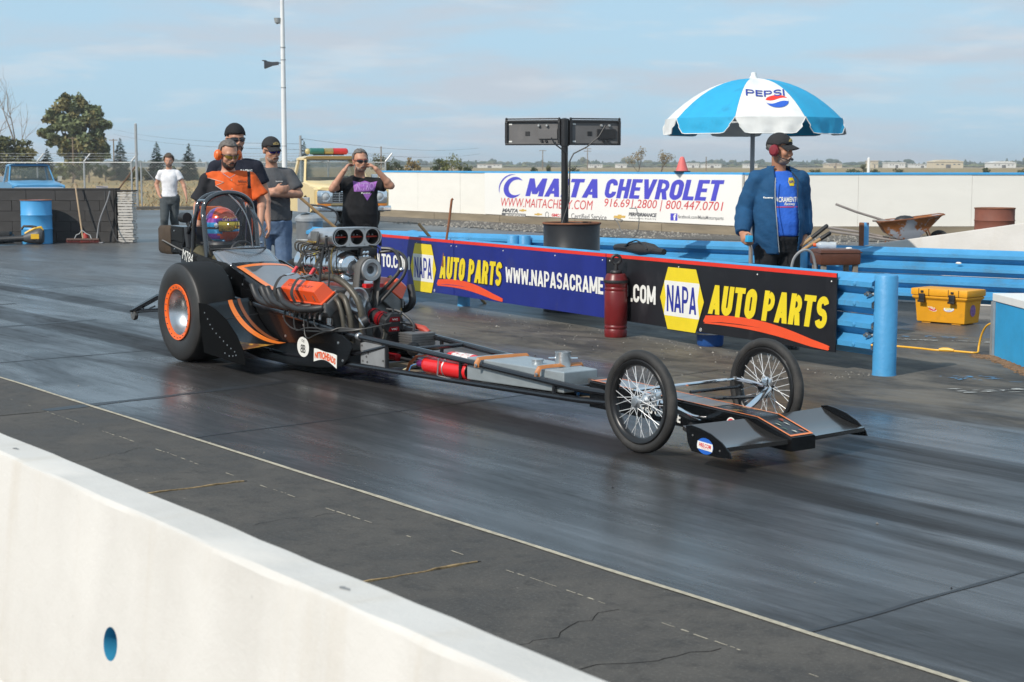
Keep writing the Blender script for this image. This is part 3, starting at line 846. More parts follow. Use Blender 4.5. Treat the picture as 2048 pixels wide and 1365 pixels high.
# dealer banner
M_DBLUE = mat('banner_blue', (0.075, 0.07, 0.52), 0.5, var=0.06, vs=2)
M_DRED = mat('banner_red', (0.62, 0.05, 0.06), 0.5, var=0.08, vs=2)
M_DGRY = mat('banner_grey', (0.11, 0.11, 0.12), 0.5, var=0.1, vs=2)
M_DGOLD = mat('banner_gold', (0.62, 0.40, 0.10), 0.5, var=0.1, vs=2)
M_BAN = mat('banner_white', (0.80, 0.78, 0.745), 0.5, var=0.02, vs=2, dirt=0.25, dcol=(0.72, 0.58, 0.46), ds=0.9, dlo=0.55, dhi=0.75)
WLA = math.atan2(wu.y, wu.x)
bo_ = WA + wu * 5.29 + wn_ * 0.03
ban = thing('banner', 'white car dealer banner with big blue name and red phone numbers', 'banner', (bo_.x, bo_.y, 0.22), WLA)
BW = 10.88
mb = MB(); mb.box((BW / 2, 0, 0.575), (BW, 0.012, 1.15)); mb.build('sheet', M_BAN, ban, smooth=0)
def bt(s, x0, z0, x1, z1, m, bold=0.0, shear=0.0, k=0, block=0):
    return lettering(s, x1 - x0, z1 - z0, m, ban, frame(((x0 + x1) / 2 - 5.29, -0.009 - 0.002 * k, (z0 + z1) / 2 - 0.22), (1, 0, 0), (0, 0, 1)), bold=bold, shear=shear, block=block)
bt('MAITA', 7.36, 0.755, 10.68, 1.235, M_DBLUE, 0, 0.22, 0, 0.23)
bt('CHEVROLET', 10.98, 0.765, 15.58, 1.245, M_DBLUE, 0, 0.22, 0, 0.23)
bt('WWW.MAITACHEVY.COM', 6.15, 0.45, 10.48, 0.69, M_DRED, 0.0, 0.2)
bt('916.691.2800 | 800.447.0701', 10.98, 0.48, 15.55, 0.75, M_DRED, 0.0, 0.2)
bt('MAITA', 6.2, 0.295, 7.0, 0.4, M_DGRY, 0.05, 0.25)
mb = MB(); mb.prism([(0, 0), (1.2, 0), (1.2, 0.1), (0, 0.1)], 0.001, frame((6.18 - 5.29, -0.008, 0.165 - 0.22 + 0.01), (1, 0, 0), (0, 0, 1))); mb.build('word_block', M_DGRY, ban, smooth=0)
bt('MOTORSPORTS', 6.38, 0.19, 7.34, 0.255, M_BAN, 0.02, 0.1, 1)
def bowtie(x0, z0, x1, z1):
    w, h = x1 - x0, z1 - z0
    p = [(0, 0.15), (0.33, 0.15), (0.33, 0), (0.62, 0), (0.64, 0.25), (0.96, 0.25), (1, 0.8), (0.66, 0.8), (0.66, 1), (0.37, 1), (0.35, 0.72), (0.06, 0.72)]
    mb = MB(); mb.prism([(x * w, z * h) for x, z in p], 0.001, frame((x0 - 5.29, -0.0085, z0 - 0.22), (1, 0, 0), (0, 0, 1))); mb.build('gold_emblem', M_DGOLD, ban, smooth=0)
bowtie(7.05, 0.33, 7.42, 0.4); bowtie(7.8, 0.245, 8.18, 0.31); bowtie(11.36, 0.26, 11.86, 0.36)
mb = MB(); mb.torus((0, 0, 0), 0.075, 0.008, 'Z', 20, 5); mb.v = [frame((8.41 - 5.29, -0.008, 0.275 - 0.22), (1, 0, 0), (0, 0, 1)) @ V(p) for p in mb.v]; mb.build('round_emblem', M_DGRY, ban)
bt('GMC', 8.62, 0.235, 8.98, 0.315, M_DRED, 0.05); bt('Cadillac', 9.0, 0.235, 9.4, 0.315, M_DRED, 0.0)
bt('Certified Service', 9.52, 0.205, 11.07, 0.345, M_DGRY, 0.004)
bt('PERFORMANCE', 11.98, 0.335, 13.1, 0.43, M_DGRY, 0.05, 0.2)
bt('RACING PARTS', 12.0, 0.27, 13.08, 0.3, M_DGRY, 0.0)
mb = MB(); mb.prism([(0, 0), (0.26, 0), (0.26, 0.17), (0, 0.17)], 0.001, frame((13.63 - 5.29, -0.008, 0.275 - 0.22), (1, 0, 0), (0, 0, 1))); mb.build('square_icon', M_DBLUE, ban, smooth=0)
bt('f', 13.74, 0.285, 13.85, 0.435, M_BAN, 0.04, 0, 1)
bt('facebook.com/MaitaMotorsports', 13.92, 0.31, 15.56, 0.42, M_DGRY, 0.006)
# crescent emblem
def crescent(cx, cz, r, tilt, a0, a1, th):
    out = []; inn = []
    for i in range(25):
        u = i / 24; a = a0 + (a1 - a0) * u
        w = th * math.sin(PI * u) ** 0.8
        def pt(rr):
            x, z = rr * math.cos(a) * 1.05, rr * math.sin(a) * 0.62
            return (cx + x + z * tilt, cz + z)
        out.append(pt(r)); inn.append(pt(r - w))
    mb = MB(); mb.prism(out + list(reversed(inn))[1:-1], 0.001, frame((-5.29, -0.0085, -0.22), (1, 0, 0), (0, 0, 1))); mb.build('crescent', M_DBLUE, ban, smooth=0)
crescent(6.78, 0.98, 0.47, 0.35, R(40), R(325), 0.24)
crescent(6.62, 1.0, 0.55, 0.35, R(75), R(215), 0.07)

# loose grit on the apron, dark rubber crumbs on the lane
mb = MB(); rg = random.Random(77)
for k in range(520):
    if rg.random() < 0.9: p = V((NR_O.x, NR_O.y, 0)).lerp(V((-2.9, 21.8, 0)), rg.random() ** 1.3) + V((-0.868, -0.497, 0)) * abs(rg.gauss(0.15, 0.45)); mb.m = rg.choice((0, 0, 1))
    else: p = trk(rg.uniform(-9, 1.5), rg.uniform(0.1, 5)); mb.m = rg.choice((1, 1, 1, 0))
    s_ = rg.uniform(0.003, 0.010) * (1.6 if rg.random() < 0.05 else 1); a = rg.uniform(0, 6); p.z = 0.004
    vs = [p + V((math.cos(a + i * 2.09) * s_ * rg.uniform(0.7, 1.6), math.sin(a + i * 2.09) * s_, -0.001)) for i in range(3)] + [p + V((0, 0, s_ * 0.8))]
    mb.add(vs, [(0, 1, 3), (1, 2, 3), (2, 0, 3)])
mb.build('grit', [M_STONE, M_TAR], smooth=0, kind='stuff')
# ================================================================== VEGETATION
def leafmat(name, col, var=0.35):
    m, n, l, b, tc = nodes_of(name, 0.75, 0.2)
    a = n_noise(n, l, tc.outputs['Object'], 1.3, 3, 0.6)
    c = n_mix(n, l, n_range(n, l, a, 0.3, 0.7), tuple(x * (1 - var) for x in col), tuple(min(1, x * (1 + var)) for x in col))
    l.new(c, b.inputs['Base Color'])
    b.inputs['Subsurface Weight'].default_value = 0.0
    return m
L_EUC = leafmat('eucalyptus_leaf', (0.15, 0.175, 0.085)); L_EUC2 = leafmat('eucalyptus_tan', (0.20, 0.18, 0.08))
L_CON = leafmat('conifer_leaf', (0.032, 0.06, 0.036)); L_OLV = leafmat('olive_leaf', (0.10, 0.105, 0.045)); L_AUT = leafmat('autumn_leaf', (0.26, 0.185, 0.07))
L_BUSH = leafmat('bush_leaf', (0.065, 0.085, 0.035)); L_YG = leafmat('yellow_green_leaf', (0.15, 0.16, 0.05))
L_BARK = mat('bark', (0.13, 0.10, 0.075), 0.9, var=0.3, vs=3)
L_GREYB = mat('grey_bark', (0.24, 0.20, 0.17), 0.9, var=0.3, vs=3)
def leaves(mb, c, r, nn, s, flat=0.8, rg=rnd):
    """Leaf sprays: little bent quads spread through a clump, denser near its skin."""
    for k in range(nn):
        d = V((rg.gauss(0, 1), rg.gauss(0, 1), rg.gauss(0, 1))).normalized()
        q = V(c) + V((d.x * r[0], d.y * r[1], d.z * r[2])) * (rg.random() ** 0.38)
        u = V((rg.gauss(0, 1), rg.gauss(0, 1), rg.gauss(0, 0.7))).normalized()
        w = u.cross(V((rg.gauss(0, 1), rg.gauss(0, 1), rg.gauss(0, 1)))).normalized()
        a = s * rg.uniform(0.6, 1.5); b2 = a * flat * rg.uniform(0.5, 1)
        mb.add([q - u * a, q + w * b2, q + u * a, q - w * b2], [(0, 1, 2, 3)])
def branchy(mb, p, d, ln, r, depth, rg, spread=0.5, tips=None, up=0.15):
    q = V(p); pts = [q.copy()]; rs = [r]
    dd = V(d).normalized()
    for k in range(4):
        dd = (dd + V((rg.gauss(0, 0.13), rg.gauss(0, 0.13), rg.gauss(0, 0.1) + up * 0.3))).normalized()
        q = q + dd * ln / 4; pts.append(q.copy()); rs.append(r * (1 - 0.16 * (k + 1)))
    mb.tube(pts, rs, 5 if depth > 1 else 4)
    if depth == 0:
        if tips is not None: tips.append(q)
        return
    for k in range(3 if depth > 1 else 4):
        o = V((rg.gauss(0, 1), rg.gauss(0, 1), rg.gauss(0, 0.6) + up)).normalized()
        branchy(mb, pts[2 + (k % 3)], dd * (1 - spread) + o * spread * 1.3, ln * rg.uniform(0.55, 0.8), r * 0.45, depth - 1, rg, spread, tips, up)
def gx(px, d): return (px - 1024.0) / FOC * d
def ground_tree(name, label, cat, px, d, clumps, leafm, leaf_s, dens, trunk_r, h, group=None, seed=1, mats2=None):
    rg = random.Random(seed)
    t = thing(name, label, cat, (gx(px, d), d, -0.03), 0, group)
    mb = MB()
    mb.tube([(0, 0, 0), (0.05, 0, h * 0.25), (-0.04, 0, h * 0.5)], [trunk_r, trunk_r * 0.8, trunk_r * 0.5], 7)
    for (c, r, nn) in clumps:
        mb.tube([(0, 0, h * 0.18), (c[0] * 0.5, c[1] * 0.5, c[2] * 0.6), c], [trunk_r * 0.5, trunk_r * 0.3, trunk_r * 0.1], 5)
    mb.build('trunk', L_BARK, t)
    mb = MB()
    for i, (c, r, nn) in enumerate(clumps):
        mb.m = 0
        for k in range(max(4, nn)):      # each clump is broken into sprays
            d2 = V((rg.gauss(0, 1), rg.gauss(0, 1), rg.gauss(0, 0.8))).normalized() * rg.uniform(0.15, 1.0)
            q = V(c) + V((d2.x * r[0], d2.y * r[1], d2.z * r[2]))
            if mats2: mb.m = 1 if rg.random() < 0.28 else 0
            rr = rg.uniform(0.26, 0.46) * max(r)
            leaves(mb, q, (rr, rr, rr * 0.75), dens, leaf_s, rg=rg)
    mb.build('crown', [leafm] + ([mats2] if mats2 else []), t, smooth=0)
    return t
# the big eucalyptus
ground_tree('eucalyptus_tree', 'large dark eucalyptus with billowing crown beyond the fence', 'tree', 158, 190,
    [((-0.3, 0, 8.6), (1.9, 1.5, 1.1), 26), ((1.9, 0, 8.2), (1.3, 1.2, 1.0), 18), ((-2.4, 0.5, 7.3), (1.5, 1.2, 0.8), 16), ((3.0, 0, 6.4), (1.2, 1.0, 0.9), 14), ((-3.4, 0, 5.6), (1.0, 1, 0.7), 12),
     ((0.4, 0, 6.6), (2.6, 2, 1.3), 34), ((1.2, 0, 4.4), (2.5, 2, 1.3), 28), ((2.7, 0, 3.2), (1.6, 1.4, 1.2), 18), ((-1.2, 0, 3.6), (1.5, 1.2, 1.1), 16), ((-0.3, 0, 2.0), (1.8, 1.3, 0.9), 14), ((-2.3, 0, 4.8), (1.4, 1.1, 0.9), 14), ((2.4, 0, 5.2), (1.4, 1.2, 1.0), 14), ((-1.4, 0, 6.2), (1.5, 1.2, 0.9), 14)],
    L_EUC, 0.26, 62, 0.42, 9.5, seed=3, mats2=L_EUC2)
def conifer(label, px, d, h, w, seed):
    rg = random.Random(seed)
    t = thing('conifer', label, 'tree', (gx(px, d), d, -0.03), 0, 'young conifers behind the fence')
    mb = MB(); mb.tube([(0, 0, 0), (0, 0, h * 0.97)], [0.09, 0.015], 6); mb.build('trunk', L_BARK, t)
    mb = MB()
    nl = 30
    for i in range(nl):
        u = i / nl; z = h * (0.05 + 0.93 * u); r = w * 0.66 * (1 - u) ** 0.8 * rg.uniform(0.8, 1.15)
        for k in range(int(26 * (1 - u)) + 5):
            a = rg.uniform(0, 2 * PI); rr = r * rg.uniform(0.75, 1.1)
            tip = V((math.cos(a) * rr, math.sin(a) * rr, z - 0.12 * rr + rg.uniform(-0.05, 0.12)))
            s = V((-math.sin(a), math.cos(a), 0)) * (0.07 + rr * 0.16)
            base = V((math.cos(a) * rr * 0.1, math.sin(a) * rr * 0.1, z + 0.05)); mid = base.lerp(tip, 0.6)
            mb.add([base, mid + s, tip, mid - s - V((0, 0, 0.06))], [(0, 1, 2, 3)])
    mb.build('crown', L_CON, t, smooth=0)
conifer('tallest young conifer, left of the tall bare gate post', 246, 165, 4.6, 2.5, 1)
conifer('young conifer right of the gate post, above the white shirted walker', 318, 170, 4.3, 2.2, 2)
conifer('young conifer above the gate, just left of the orange shirted man', 382, 172, 4.1, 2.2, 3)
conifer('conifer top showing behind the yellow truck light bar', 611, 185, 4.6, 2.0, 4)
conifer('short broad conifer under the eucalyptus, left of its trunk', 101, 160, 3.4, 2.4, 5)
# bare tree and thicket at the far left
rg = random.Random(12)
t = thing('bare_tree', 'leafless pale branched tree at the left edge', 'tree', (gx(42, 175), 175, -0.03))
mb = MB(); branchy(mb, (0, 0, 0), (0.1, 0, 1), 5.2, 0.2, 3, rg, 0.42, up=0.5); branchy(mb, (-1.6, 0.3, 0), (-0.25, 0, 1), 5.0, 0.17, 3, rg, 0.42, up=0.5)
mb.build('branches', L_GREYB, t)
ground_tree('leafy_tree', 'tan and green bushy tree under the bare tree', 'tree', 20, 160, [((-0.5, 0, 3.6), (1.9, 1.4, 1.1), 18), ((1.7, 0, 3.0), (1.5, 1.2, 1.2), 16), ((0.2, 0, 2.0), (2.4, 1.6, 1.1), 20), ((2.4, 0, 1.4), (1.2, 1, 0.9), 9), ((-2.5, 0, 2.3), (1.4, 1, 1.2), 12)], L_OLV, 0.2, 48, 0.2, 3.6, seed=5, mats2=L_EUC2)
sh_g = 'bushes along the fence'
for i, (px, d, h, w, mt, lab) in enumerate(((150, 150, 2.0, 2.6, L_OLV, 'round olive bush behind the fence, below the eucalyptus'), (182, 155, 2.5, 2.6, L_BUSH, 'dark bush behind the fence at the eucalyptus foot'), (215, 158, 2.0, 2.2, L_BUSH, 'dark low bush behind the fence, left of the tallest conifer'),
        (286, 150, 1.75, 1.9, L_OLV, 'low olive bush behind the gate, right of the bare post'), (125, 148, 1.9, 1.8, L_YG, 'yellowish bush behind the fence, right of the short conifer'), (60, 150, 2.0, 3.0, L_OLV, 'bush behind the fence above the blue pickup'), (350, 185, 1.7, 2.6, L_BUSH, 'low bush between the two conifers over the gate'),
        (764, 185, 3.3, 2.6, L_OLV, 'grey green tree beside the earplugging man'), (792, 190, 2.5, 2.6, L_BUSH, 'dark low tree at the far end of the white wall'), (826, 190, 3.0, 2.0, L_AUT, 'tan autumn tree above the white wall'),
        (880, 190, 3.1, 1.9, L_BUSH, 'dark upright bush left of the yellow green tree'), (904, 185, 3.3, 3.2, L_YG, 'yellow green rounded tree above the white wall'), (935, 195, 2.0, 1.4, L_BUSH, 'small dark bush right of the yellow green tree'))):
    ground_tree('bush', lab, 'bush', px, d, [((0, 0, h * 0.62), (w * 0.42, w * 0.35, h * 0.32), 14), ((-w * 0.25, 0, h * 0.4), (w * 0.3, w * 0.3, h * 0.3), 9), ((w * 0.27, 0, h * 0.42), (w * 0.3, w * 0.3, h * 0.32), 9)], mt, 0.11, 22, 0.08, h, sh_g, seed=20 + i)
def sparse_tree(label, px, d, h, seed):
    rg = random.Random(seed)
    t = thing('sparse_tree', label, 'tree', (gx(px, d), d, -0.03), 0, 'thin autumn trees beyond the wall')
    mb = MB(); tips = []
    branchy(mb, (0, 0, 0), (0.02, 0, 1), h * 0.42, 0.09, 3, rg, 0.42, tips, up=0.45)
    mb.build('trunk', L_BARK, t)
    mb = MB()
    for q in tips: leaves(mb, q, (0.38, 0.38, 0.3), 16, 0.08, rg=rg)
    mb.build('crown', [L_AUT], t, smooth=0)
sparse_tree('taller thin autumn tree left of the cone', 1272, 200, 3.9, 2)
sparse_tree('shorter thin autumn tree nearest the cone', 1320, 205, 3.4, 4)
for i, (px, d, h, w, lab) in enumerate(((1145, 260, 1.7, 2.2, 'dark round bush right of the signal stand pole'), (1628, 260, 1.35, 2.6, 'low dark bush right of the starter, beyond the wall'), (1700, 280, 1.3, 2.8, 'low olive bush above the upturned barrow handle'),
        (1722, 300, 2.3, 1.5, 'taller olive bush left of the white marker post'), (1745, 300, 1.1, 1.8, 'small bush right of the white marker post'), (1792, 290, 1.3, 2.5, 'low bush above the wheelbarrow'), (1965, 270, 1.6, 1.5, 'round bush above the rusty half drum'), (2040, 280, 1.4, 2.2, 'low bush at the right edge'),
        (1068, 250, 1.6, 1.0, 'small shrub left of the signal stand pole'), (1096, 250, 1.9, 0.9, 'small pointed shrub beside the signal stand pole'))):
    ground_tree('field_bush', lab, 'bush', px, d, [((0, 0, h * 0.5), (w * 0.45, w * 0.4, h * 0.42), 12), ((w * 0.25, 0, h * 0.35), (w * 0.3, w * 0.3, h * 0.3), 7)], L_BUSH if i % 2 == 0 else L_OLV, 0.12, 18, 0.05, h, 'bushes in the field', seed=60 + i)
# distant woods: one mass
rg = random.Random(5)
mb = MB()
def far_tree(x, y, h, w, kind):
    mb.m = kind
    if kind == 0 and rg.random() < 0.45:
        for k in range(3): mb.tube([(x, y, h * (0.05 + 0.27 * k)), (x, y, h * (0.05 + 0.27 * k) + h * 0.42)], [w * (0.38 - 0.09 * k), 0.05], 6)
    else:
        for k in range(4):
            mb.ell((x + rg.gauss(0, w * 0.22), y + rg.gauss(0, 1), h * rg.uniform(0.3, 0.75)), (w * rg.uniform(0.25, 0.42), w * 0.3, h * rg.uniform(0.18, 0.3)), 6, 4, Matrix.Rotation(rg.uniform(0, 3), 3, 'Z'))
for k in range(1150):
    px = rg.uniform(-250, 2300); d = rg.uniform(1500, 2200)
    far_tree(gx(px, d), d, rg.uniform(5, 10) * (1.35 if rg.random() < 0.1 else 1) * (0.8 + 0.5 * noise.noise((px * 0.01, 0, 0))), rg.uniform(7, 15), 0 if rg.random() < 0.8 else 1)
for k in range(420):
    px = rg.uniform(700, 2250); d = rg.uniform(1350, 1480)
    far_tree(gx(px, d), d, rg.uniform(1.2, 3.2), rg.uniform(5, 12), 2 if noise.noise((px * 0.008, 5, 0)) > 0 else 1)
mb.build('distant_woods', [L_CON, L_OLV, L_YG], kind='stuff')
# distant buildings
M_CREAM = mat('cream_wall', (0.62, 0.52, 0.36), 0.8, var=0.05, vs=0.1); M_PALE = mat('pale_wall', (0.72, 0.70, 0.66), 0.8, var=0.05, vs=0.1)
M_ROOFT = mat('tan_roof', (0.50, 0.42, 0.33), 0.8, var=0.06, vs=0.1); M_ROOFW = mat('white_roof', (0.74, 0.72, 0.68), 0.7, var=0.05, vs=0.1); M_DARKDOOR = mat('dark_opening', (0.10, 0.085, 0.075), 0.8)
M_WINFAR = mat('far_window', (0.07, 0.08, 0.09), 0.3)
def building(label, px0, px1, ytop, d, wm, rm, gable, group='buildings across the airfield', name='hangar'):
    x0, x1 = gx(px0, d), gx(px1, d); w = x1 - x0; h = (332 - ytop) / FOC * d + EYE
    t = thing(name, label, 'building', ((x0 + x1) / 2, d, -0.03), 0, group)
    e = h * (0.72 if gable else 0.88)
    mb = MB(); mb.box((0, 9, e / 2), (w, 18, e)); mb.build('wall', wm, t, smooth=0)
    mb = MB(); p = [(-w / 2 - 0.5, e + 0.02), (w / 2 + 0.5, e + 0.02), (w / 2 + 0.5, e + 0.3)] + ([(w * 0.22, h), (-w * 0.22, h)] if gable else [(w / 2 + 0.5, h), (-w / 2 - 0.5, h)]) + [(-w / 2 - 0.5, e + 0.3)]
    mb.prism(p, 19, frame((0, -0.5, 0), (1, 0, 0), (0, 0, 1)), z0=-19); mb.build('roof', rm, t, smooth=0)
    mb = MB(); mb.box((0, -0.06, e * 0.3), (min(5, w * 0.16), 0.1, e * 0.6)); mb.build('door', M_DARKDOOR, t, smooth=0)
    for k in (-0.36, -0.2, 0.2, 0.36):
        mb = MB(); mb.box((w * k, -0.06, e * 0.62), (w * 0.07, 0.1, e * 0.16)); mb.build('window', M_WINFAR, t, smooth=0)
building('large cream hangar with dark door far across the field', 1862, 1921, 320, 1100, M_CREAM, M_CREAM, True)
building('white long building left of the cream hangar', 1772, 1806, 325, 1150, M_PALE, M_ROOFW, False)
building('white building group furthest right across the field', 1978, 2026, 323, 1200, M_PALE, M_ROOFW, True)
building('small cream building just right of the starter', 1652, 1680, 327, 1150, M_CREAM, M_ROOFT, True)
building('low white shed right of the white marker post', 1822, 1858, 328, 1250, M_PALE, M_ROOFW, False)
building('white low building right of the cone', 1372, 1396, 326.5, 1300, M_PALE, M_ROOFW, False)
building('pale low building between the cone and the umbrella pole', 1404, 1440, 328, 1250, M_PALE, M_ROOFW, False)
building('long white shed left of the umbrella pole', 1489, 1512, 328, 1150, M_PALE, M_ROOFW, False)
building('white low building left of the thin autumn trees', 1232, 1252, 328, 1200, M_PALE, M_ROOFW, False)
building('pale sheds above the left end of the banner', 955, 1004, 328.5, 1250, M_PALE, M_ROOFT, False)
building('white row of sheds right of the signal pole', 1176, 1204, 329, 1300, M_PALE, M_ROOFW, False)
building('cream tower building left of the white low building', 1738, 1752, 321.5, 1150, M_CREAM, M_ROOFT, False, name='tower')

# ================================================================== POLES, WIRES, FENCE
M_STEEL = mat('galvanised_steel', (0.42, 0.43, 0.43), 0.5, 0.5, var=0.15, vs=8)
M_WPOLE = mat('white_pole_paint', (0.75, 0.75, 0.74), 0.45, var=0.06, vs=3)
M_WOODP = mat('pole_wood', (0.21, 0.16, 0.115), 0.9, var=0.3, vs=4, stretch=(4, 4, 0.4))
M_WIRE = mat('cable_black', (0.02, 0.02, 0.022), 0.5, var=0.2)
t = thing('tall_pole', 'tall white mast with a floodlight and a loudspeaker horn', 'pole', (gx(572, 53), 53, 0))
mb = MB(); mb.tube([(0, 0, 0), (0, 0, 3.2), (0, 0, 9.5)], [0.095, 0.085, 0.05], 12); mb.build('pole', M_WPOLE, t)
for z in (2.2, 4.1, 5.0, 5.4):
    mb = MB(); mb.lathe([(0.09, z), (0.09, z + 0.03)], n=12); mb.build('band', M_STEEL, t)
mb = MB(); mb.loft([[(-0.15, y, 4.9 + z) for y, z in ((-.05, -.05), (.05, -.05), (.05, .05), (-.05, .05))], [(-0.35, y, 4.88 + z) for y, z in ((-.06, -.06), (.06, -.06), (.06, .06), (-.06, .06))], [(-0.6, y, 4.86 + z) for y, z in ((-.14, -.13), (.14, -.13), (.14, .12), (-.14, .12))]])
mb.cyl((0, 0, 4.92), (-0.2, 0, 4.9), 0.02, n=6); mb.box((-0.61, 0, 4.985), (0.12, 0.3, 0.02)); mb.build('loudspeaker', mat('dark_grey_plastic', (0.06, 0.065, 0.075), 0.6, var=0.2), t)
mb = MB(); mb.cyl((0, 0, 6.17), (-0.12, 0, 6.2), 0.02, n=6); mb.lathe([(0.02, 0), (0.09, 0.05), (0.12, 0.2), (0.02, 0.2)], (-0.16, 0, 6.16), 'Z', 12); mb.build('floodlight', M_STEEL, t)
def upole(label, px, d, ytop, arms=1, m=None):
    t = thing('utility_pole', label, 'pole', (gx(px, d), d, -0.03), 0, 'utility poles')
    h = (332 - ytop) / FOC * d + EYE + 0.03
    mb = MB(); mb.tube([(0, 0, 0), (0, 0, h)], [0.0003 * d + 0.03, 0.0002 * d + 0.03], 8); mb.build('pole', m or M_WOODP, t)
    for k in range(arms):
        mb = MB(); mb.box((0, -0.1, h - 0.03 * h - 0.12 * h * k), (0.0042 * d + 0.2, 0.0002 * d + 0.03, 0.0003 * d + 0.02)); mb.build('crossarm', m or M_WOODP, t, smooth=0)
upole('wooden utility pole left of the signal stand', 1085, 640, 301); upole('utility pole with two crossarms right of the signal stand', 1174, 640, 297, 2)
upole('utility pole in front of the eucalyptus', 152, 178, 275); upole('utility pole right of the eucalyptus', 233, 180, 279); upole('utility pole between the earplugging man and the tan tree', 764, 180, 294, 0)
upole('bare wooden pole left of the starter umbrella', 1410, 500, 314, 0); upole('thin pole right of the starter', 1668, 500, 326, 0)
for lab, px, d, yt in (('white marker post across the field', 1733, 230, 315),):
    t = thing('marker_post', lab, 'post', (gx(px, d), d, -0.03)); h = (332 - yt) / FOC * d + EYE
    mb = MB(); mb.lathe([(0.2, 0), (0.2, h - 0.1), (0.05, h)], n=10); mb.build('post', M_WPOLE, t)
    mb = MB(); mb.box((0, 0, 0.1), (1.2, 1.2, 0.2)); mb.build('base', M_PALE, t, smooth=0)
fpost = thing('fence_pole', 'dark metal pole left of the tall white mast, carrying the wires', 'pole', (gx(604, 58), 58, 0))
mb = MB(); mb.cyl((0, 0, 0), (0, 0, 2.65), 0.045, n=8); mb.build('pole', M_STEEL, fpost)
for k in range(5):
    mb = MB(); mb.cyl((-0.02, 0, 1.7 + 0.2 * k), (0.1, 0, 1.7 + 0.2 * k), 0.02, n=5); mb.build('insulator', M_WIRE, fpost)
for k, lab in enumerate(('topmost wire running right from the dark pole', 'second wire running right from the dark pole', 'lowest wire running right from the dark pole')):
    A = V((gx(604, 58), 58, 2.55 - 0.33 * k)); Bp = V((gx(960, 120), 120, 2.9 - 0.45 * k))
    mb = MB(); mb.tube([A.lerp(Bp, u / 14) - V((0, 0, 0.5 * 4 * (u / 14) * (1 - u / 14) * 0.6)) for u in range(15)], 0.006, 4)
    mb.build('overhead_wire', M_WIRE, None, label=lab, category='wire', group='overhead wires')
for k, (y, lab) in enumerate(((2.25, 'upper wire over the gate'), (2.05, 'lower wire over the gate'))):
    A = V((gx(233, 150), 150, y * 2.2)); Bp = V((gx(604, 58), 58, y + 0.1))
    mb = MB(); mb.tube([A.lerp(Bp, u / 8) - V((0, 0, 1.2 * (u / 8) * (1 - u / 8))) for u in range(9)], 0.006, 4)
    mb.build('overhead_wire', M_WIRE, None, label=lab, category='wire', group='overhead wires')

def fence(label, A, B, step, h, arms, name='chain_link_fence'):
    A, B = V(A), V(B); d = B - A; L = d.length; ang = math.atan2(d.y, d.x)
    t = thing(name, label, 'fence', A, ang)
    nn = max(1, int(round(L / step))); s = L / nn
    for i in range(nn + 1):
        mb = MB(); mb.cyl((s * i, 0, 0), (s * i, 0, h), 0.035, n=7); mb.build('post', M_STEEL, t)
        if arms:
            mb = MB(); mb.tube([(s * i, 0, h), (s * i + 0.24, 0.06, h + 0.3)], 0.03, 6); mb.build('barb_arm', M_STEEL, t)
    mb = MB(); mb.cyl((0, 0, h - 0.03), (L, 0, h - 0.03), 0.02, n=6); mb.build('top_rail', M_STEEL, t)
    mb = MB(); w = 0.0035
    nx = int((L + h) / 0.11)
    for i in range(nx):
        for sgn in (1, -1):
            x0 = -h + i * 0.11 if sgn > 0 else i * 0.11
            # diagonal wire clipped to the panel
            z0, z1 = 0.03, h - 0.03
            xa, xb = x0, x0 + sgn * (z1 - z0)
            pa, pb = V((xa, 0, z0)), V((xb, 0, z1))
            lo, hi = 0.0, 1.0
            dxx = pb.x - pa.x
            ts = sorted(((0 - pa.x) / dxx, (L - pa.x) / dxx)); lo, hi = max(0, ts[0]), min(1, ts[1])
            if hi - lo < 0.03: continue
            qa, qb = pa.lerp(pb, lo), pa.lerp(pb, hi); o = V((w, 0, 0)); yy = V((0, 0.004 * sgn, 0))
            mb.add([qa - o + yy, qa + o + yy, qb + o + yy, qb - o + yy], [(0, 1, 2, 3)])
    mb.build('chain_mesh', M_STEEL, t, smooth=0, kind='stuff')
    if arms:
        mb = MB()
        for k in range(3): mb.cyl((0, 0.02 * k, h + 0.1 * (k + 1)), (L + 0.2, 0.02 * k, h + 0.1 * (k + 1)), 0.006, n=4)
        mb.build('barbed_wire', M_STEEL, t)
    return t
fence('chain link fence with slanted barbed wire arms beyond the block wall', (-30.5, 62.5, 0), (-13.95, 59.0, 0), 1.95, 1.72, True)
gt = fence('chain link gate with pipe frame behind the white shirted walker', (-13.6, 59.0, 0), (-11.2, 59.0, 0), 2.4, 1.72, False, 'chain_link_gate')
mb = MB(); mb.cyl((0, 0, 0.06), (2.4, 0, 0.06), 0.025, n=6); mb.build('bottom_rail', M_STEEL, gt)
mb = MB(); mb.cyl((0, 0, 1.66), (1.2, 0, 0.1), 0.012, n=5); mb.build('brace', M_STEEL, gt)
fence('chain link fence right of the gate, behind the standing men', (-10.9, 59.0, 0), (-4.6, 58.5, 0), 2.1, 1.72, True)
t = thing('gate_post', 'tall bare steel post at the gate', 'post', (-13.76, 59.0, 0)); mb = MB(); mb.lathe([(0.05, 0), (0.05, 3.08), (0.02, 3.12)], n=10); mb.build('post', M_STEEL, t)
mb = MB(); mb.cyl((0, 0, 1.6), (-1.15, 0, 0.1), 0.03, n=6); mb.build('brace', mat('rusty_pipe', (0.16, 0.09, 0.055), 0.8, var=0.3), t)
mb = MB(); mb.box((-20, 58.2, 0.05), (34, 0.18, 0.11)); mb.build('curb', M_ASPH, None, smooth=0, bevel=0.01, kind='structure')
t = thing('notice_sign', 'small blank looking notice low on the fence by the broom', 'sign', (gx(217, 61), 61 - 0.7, 0.0))
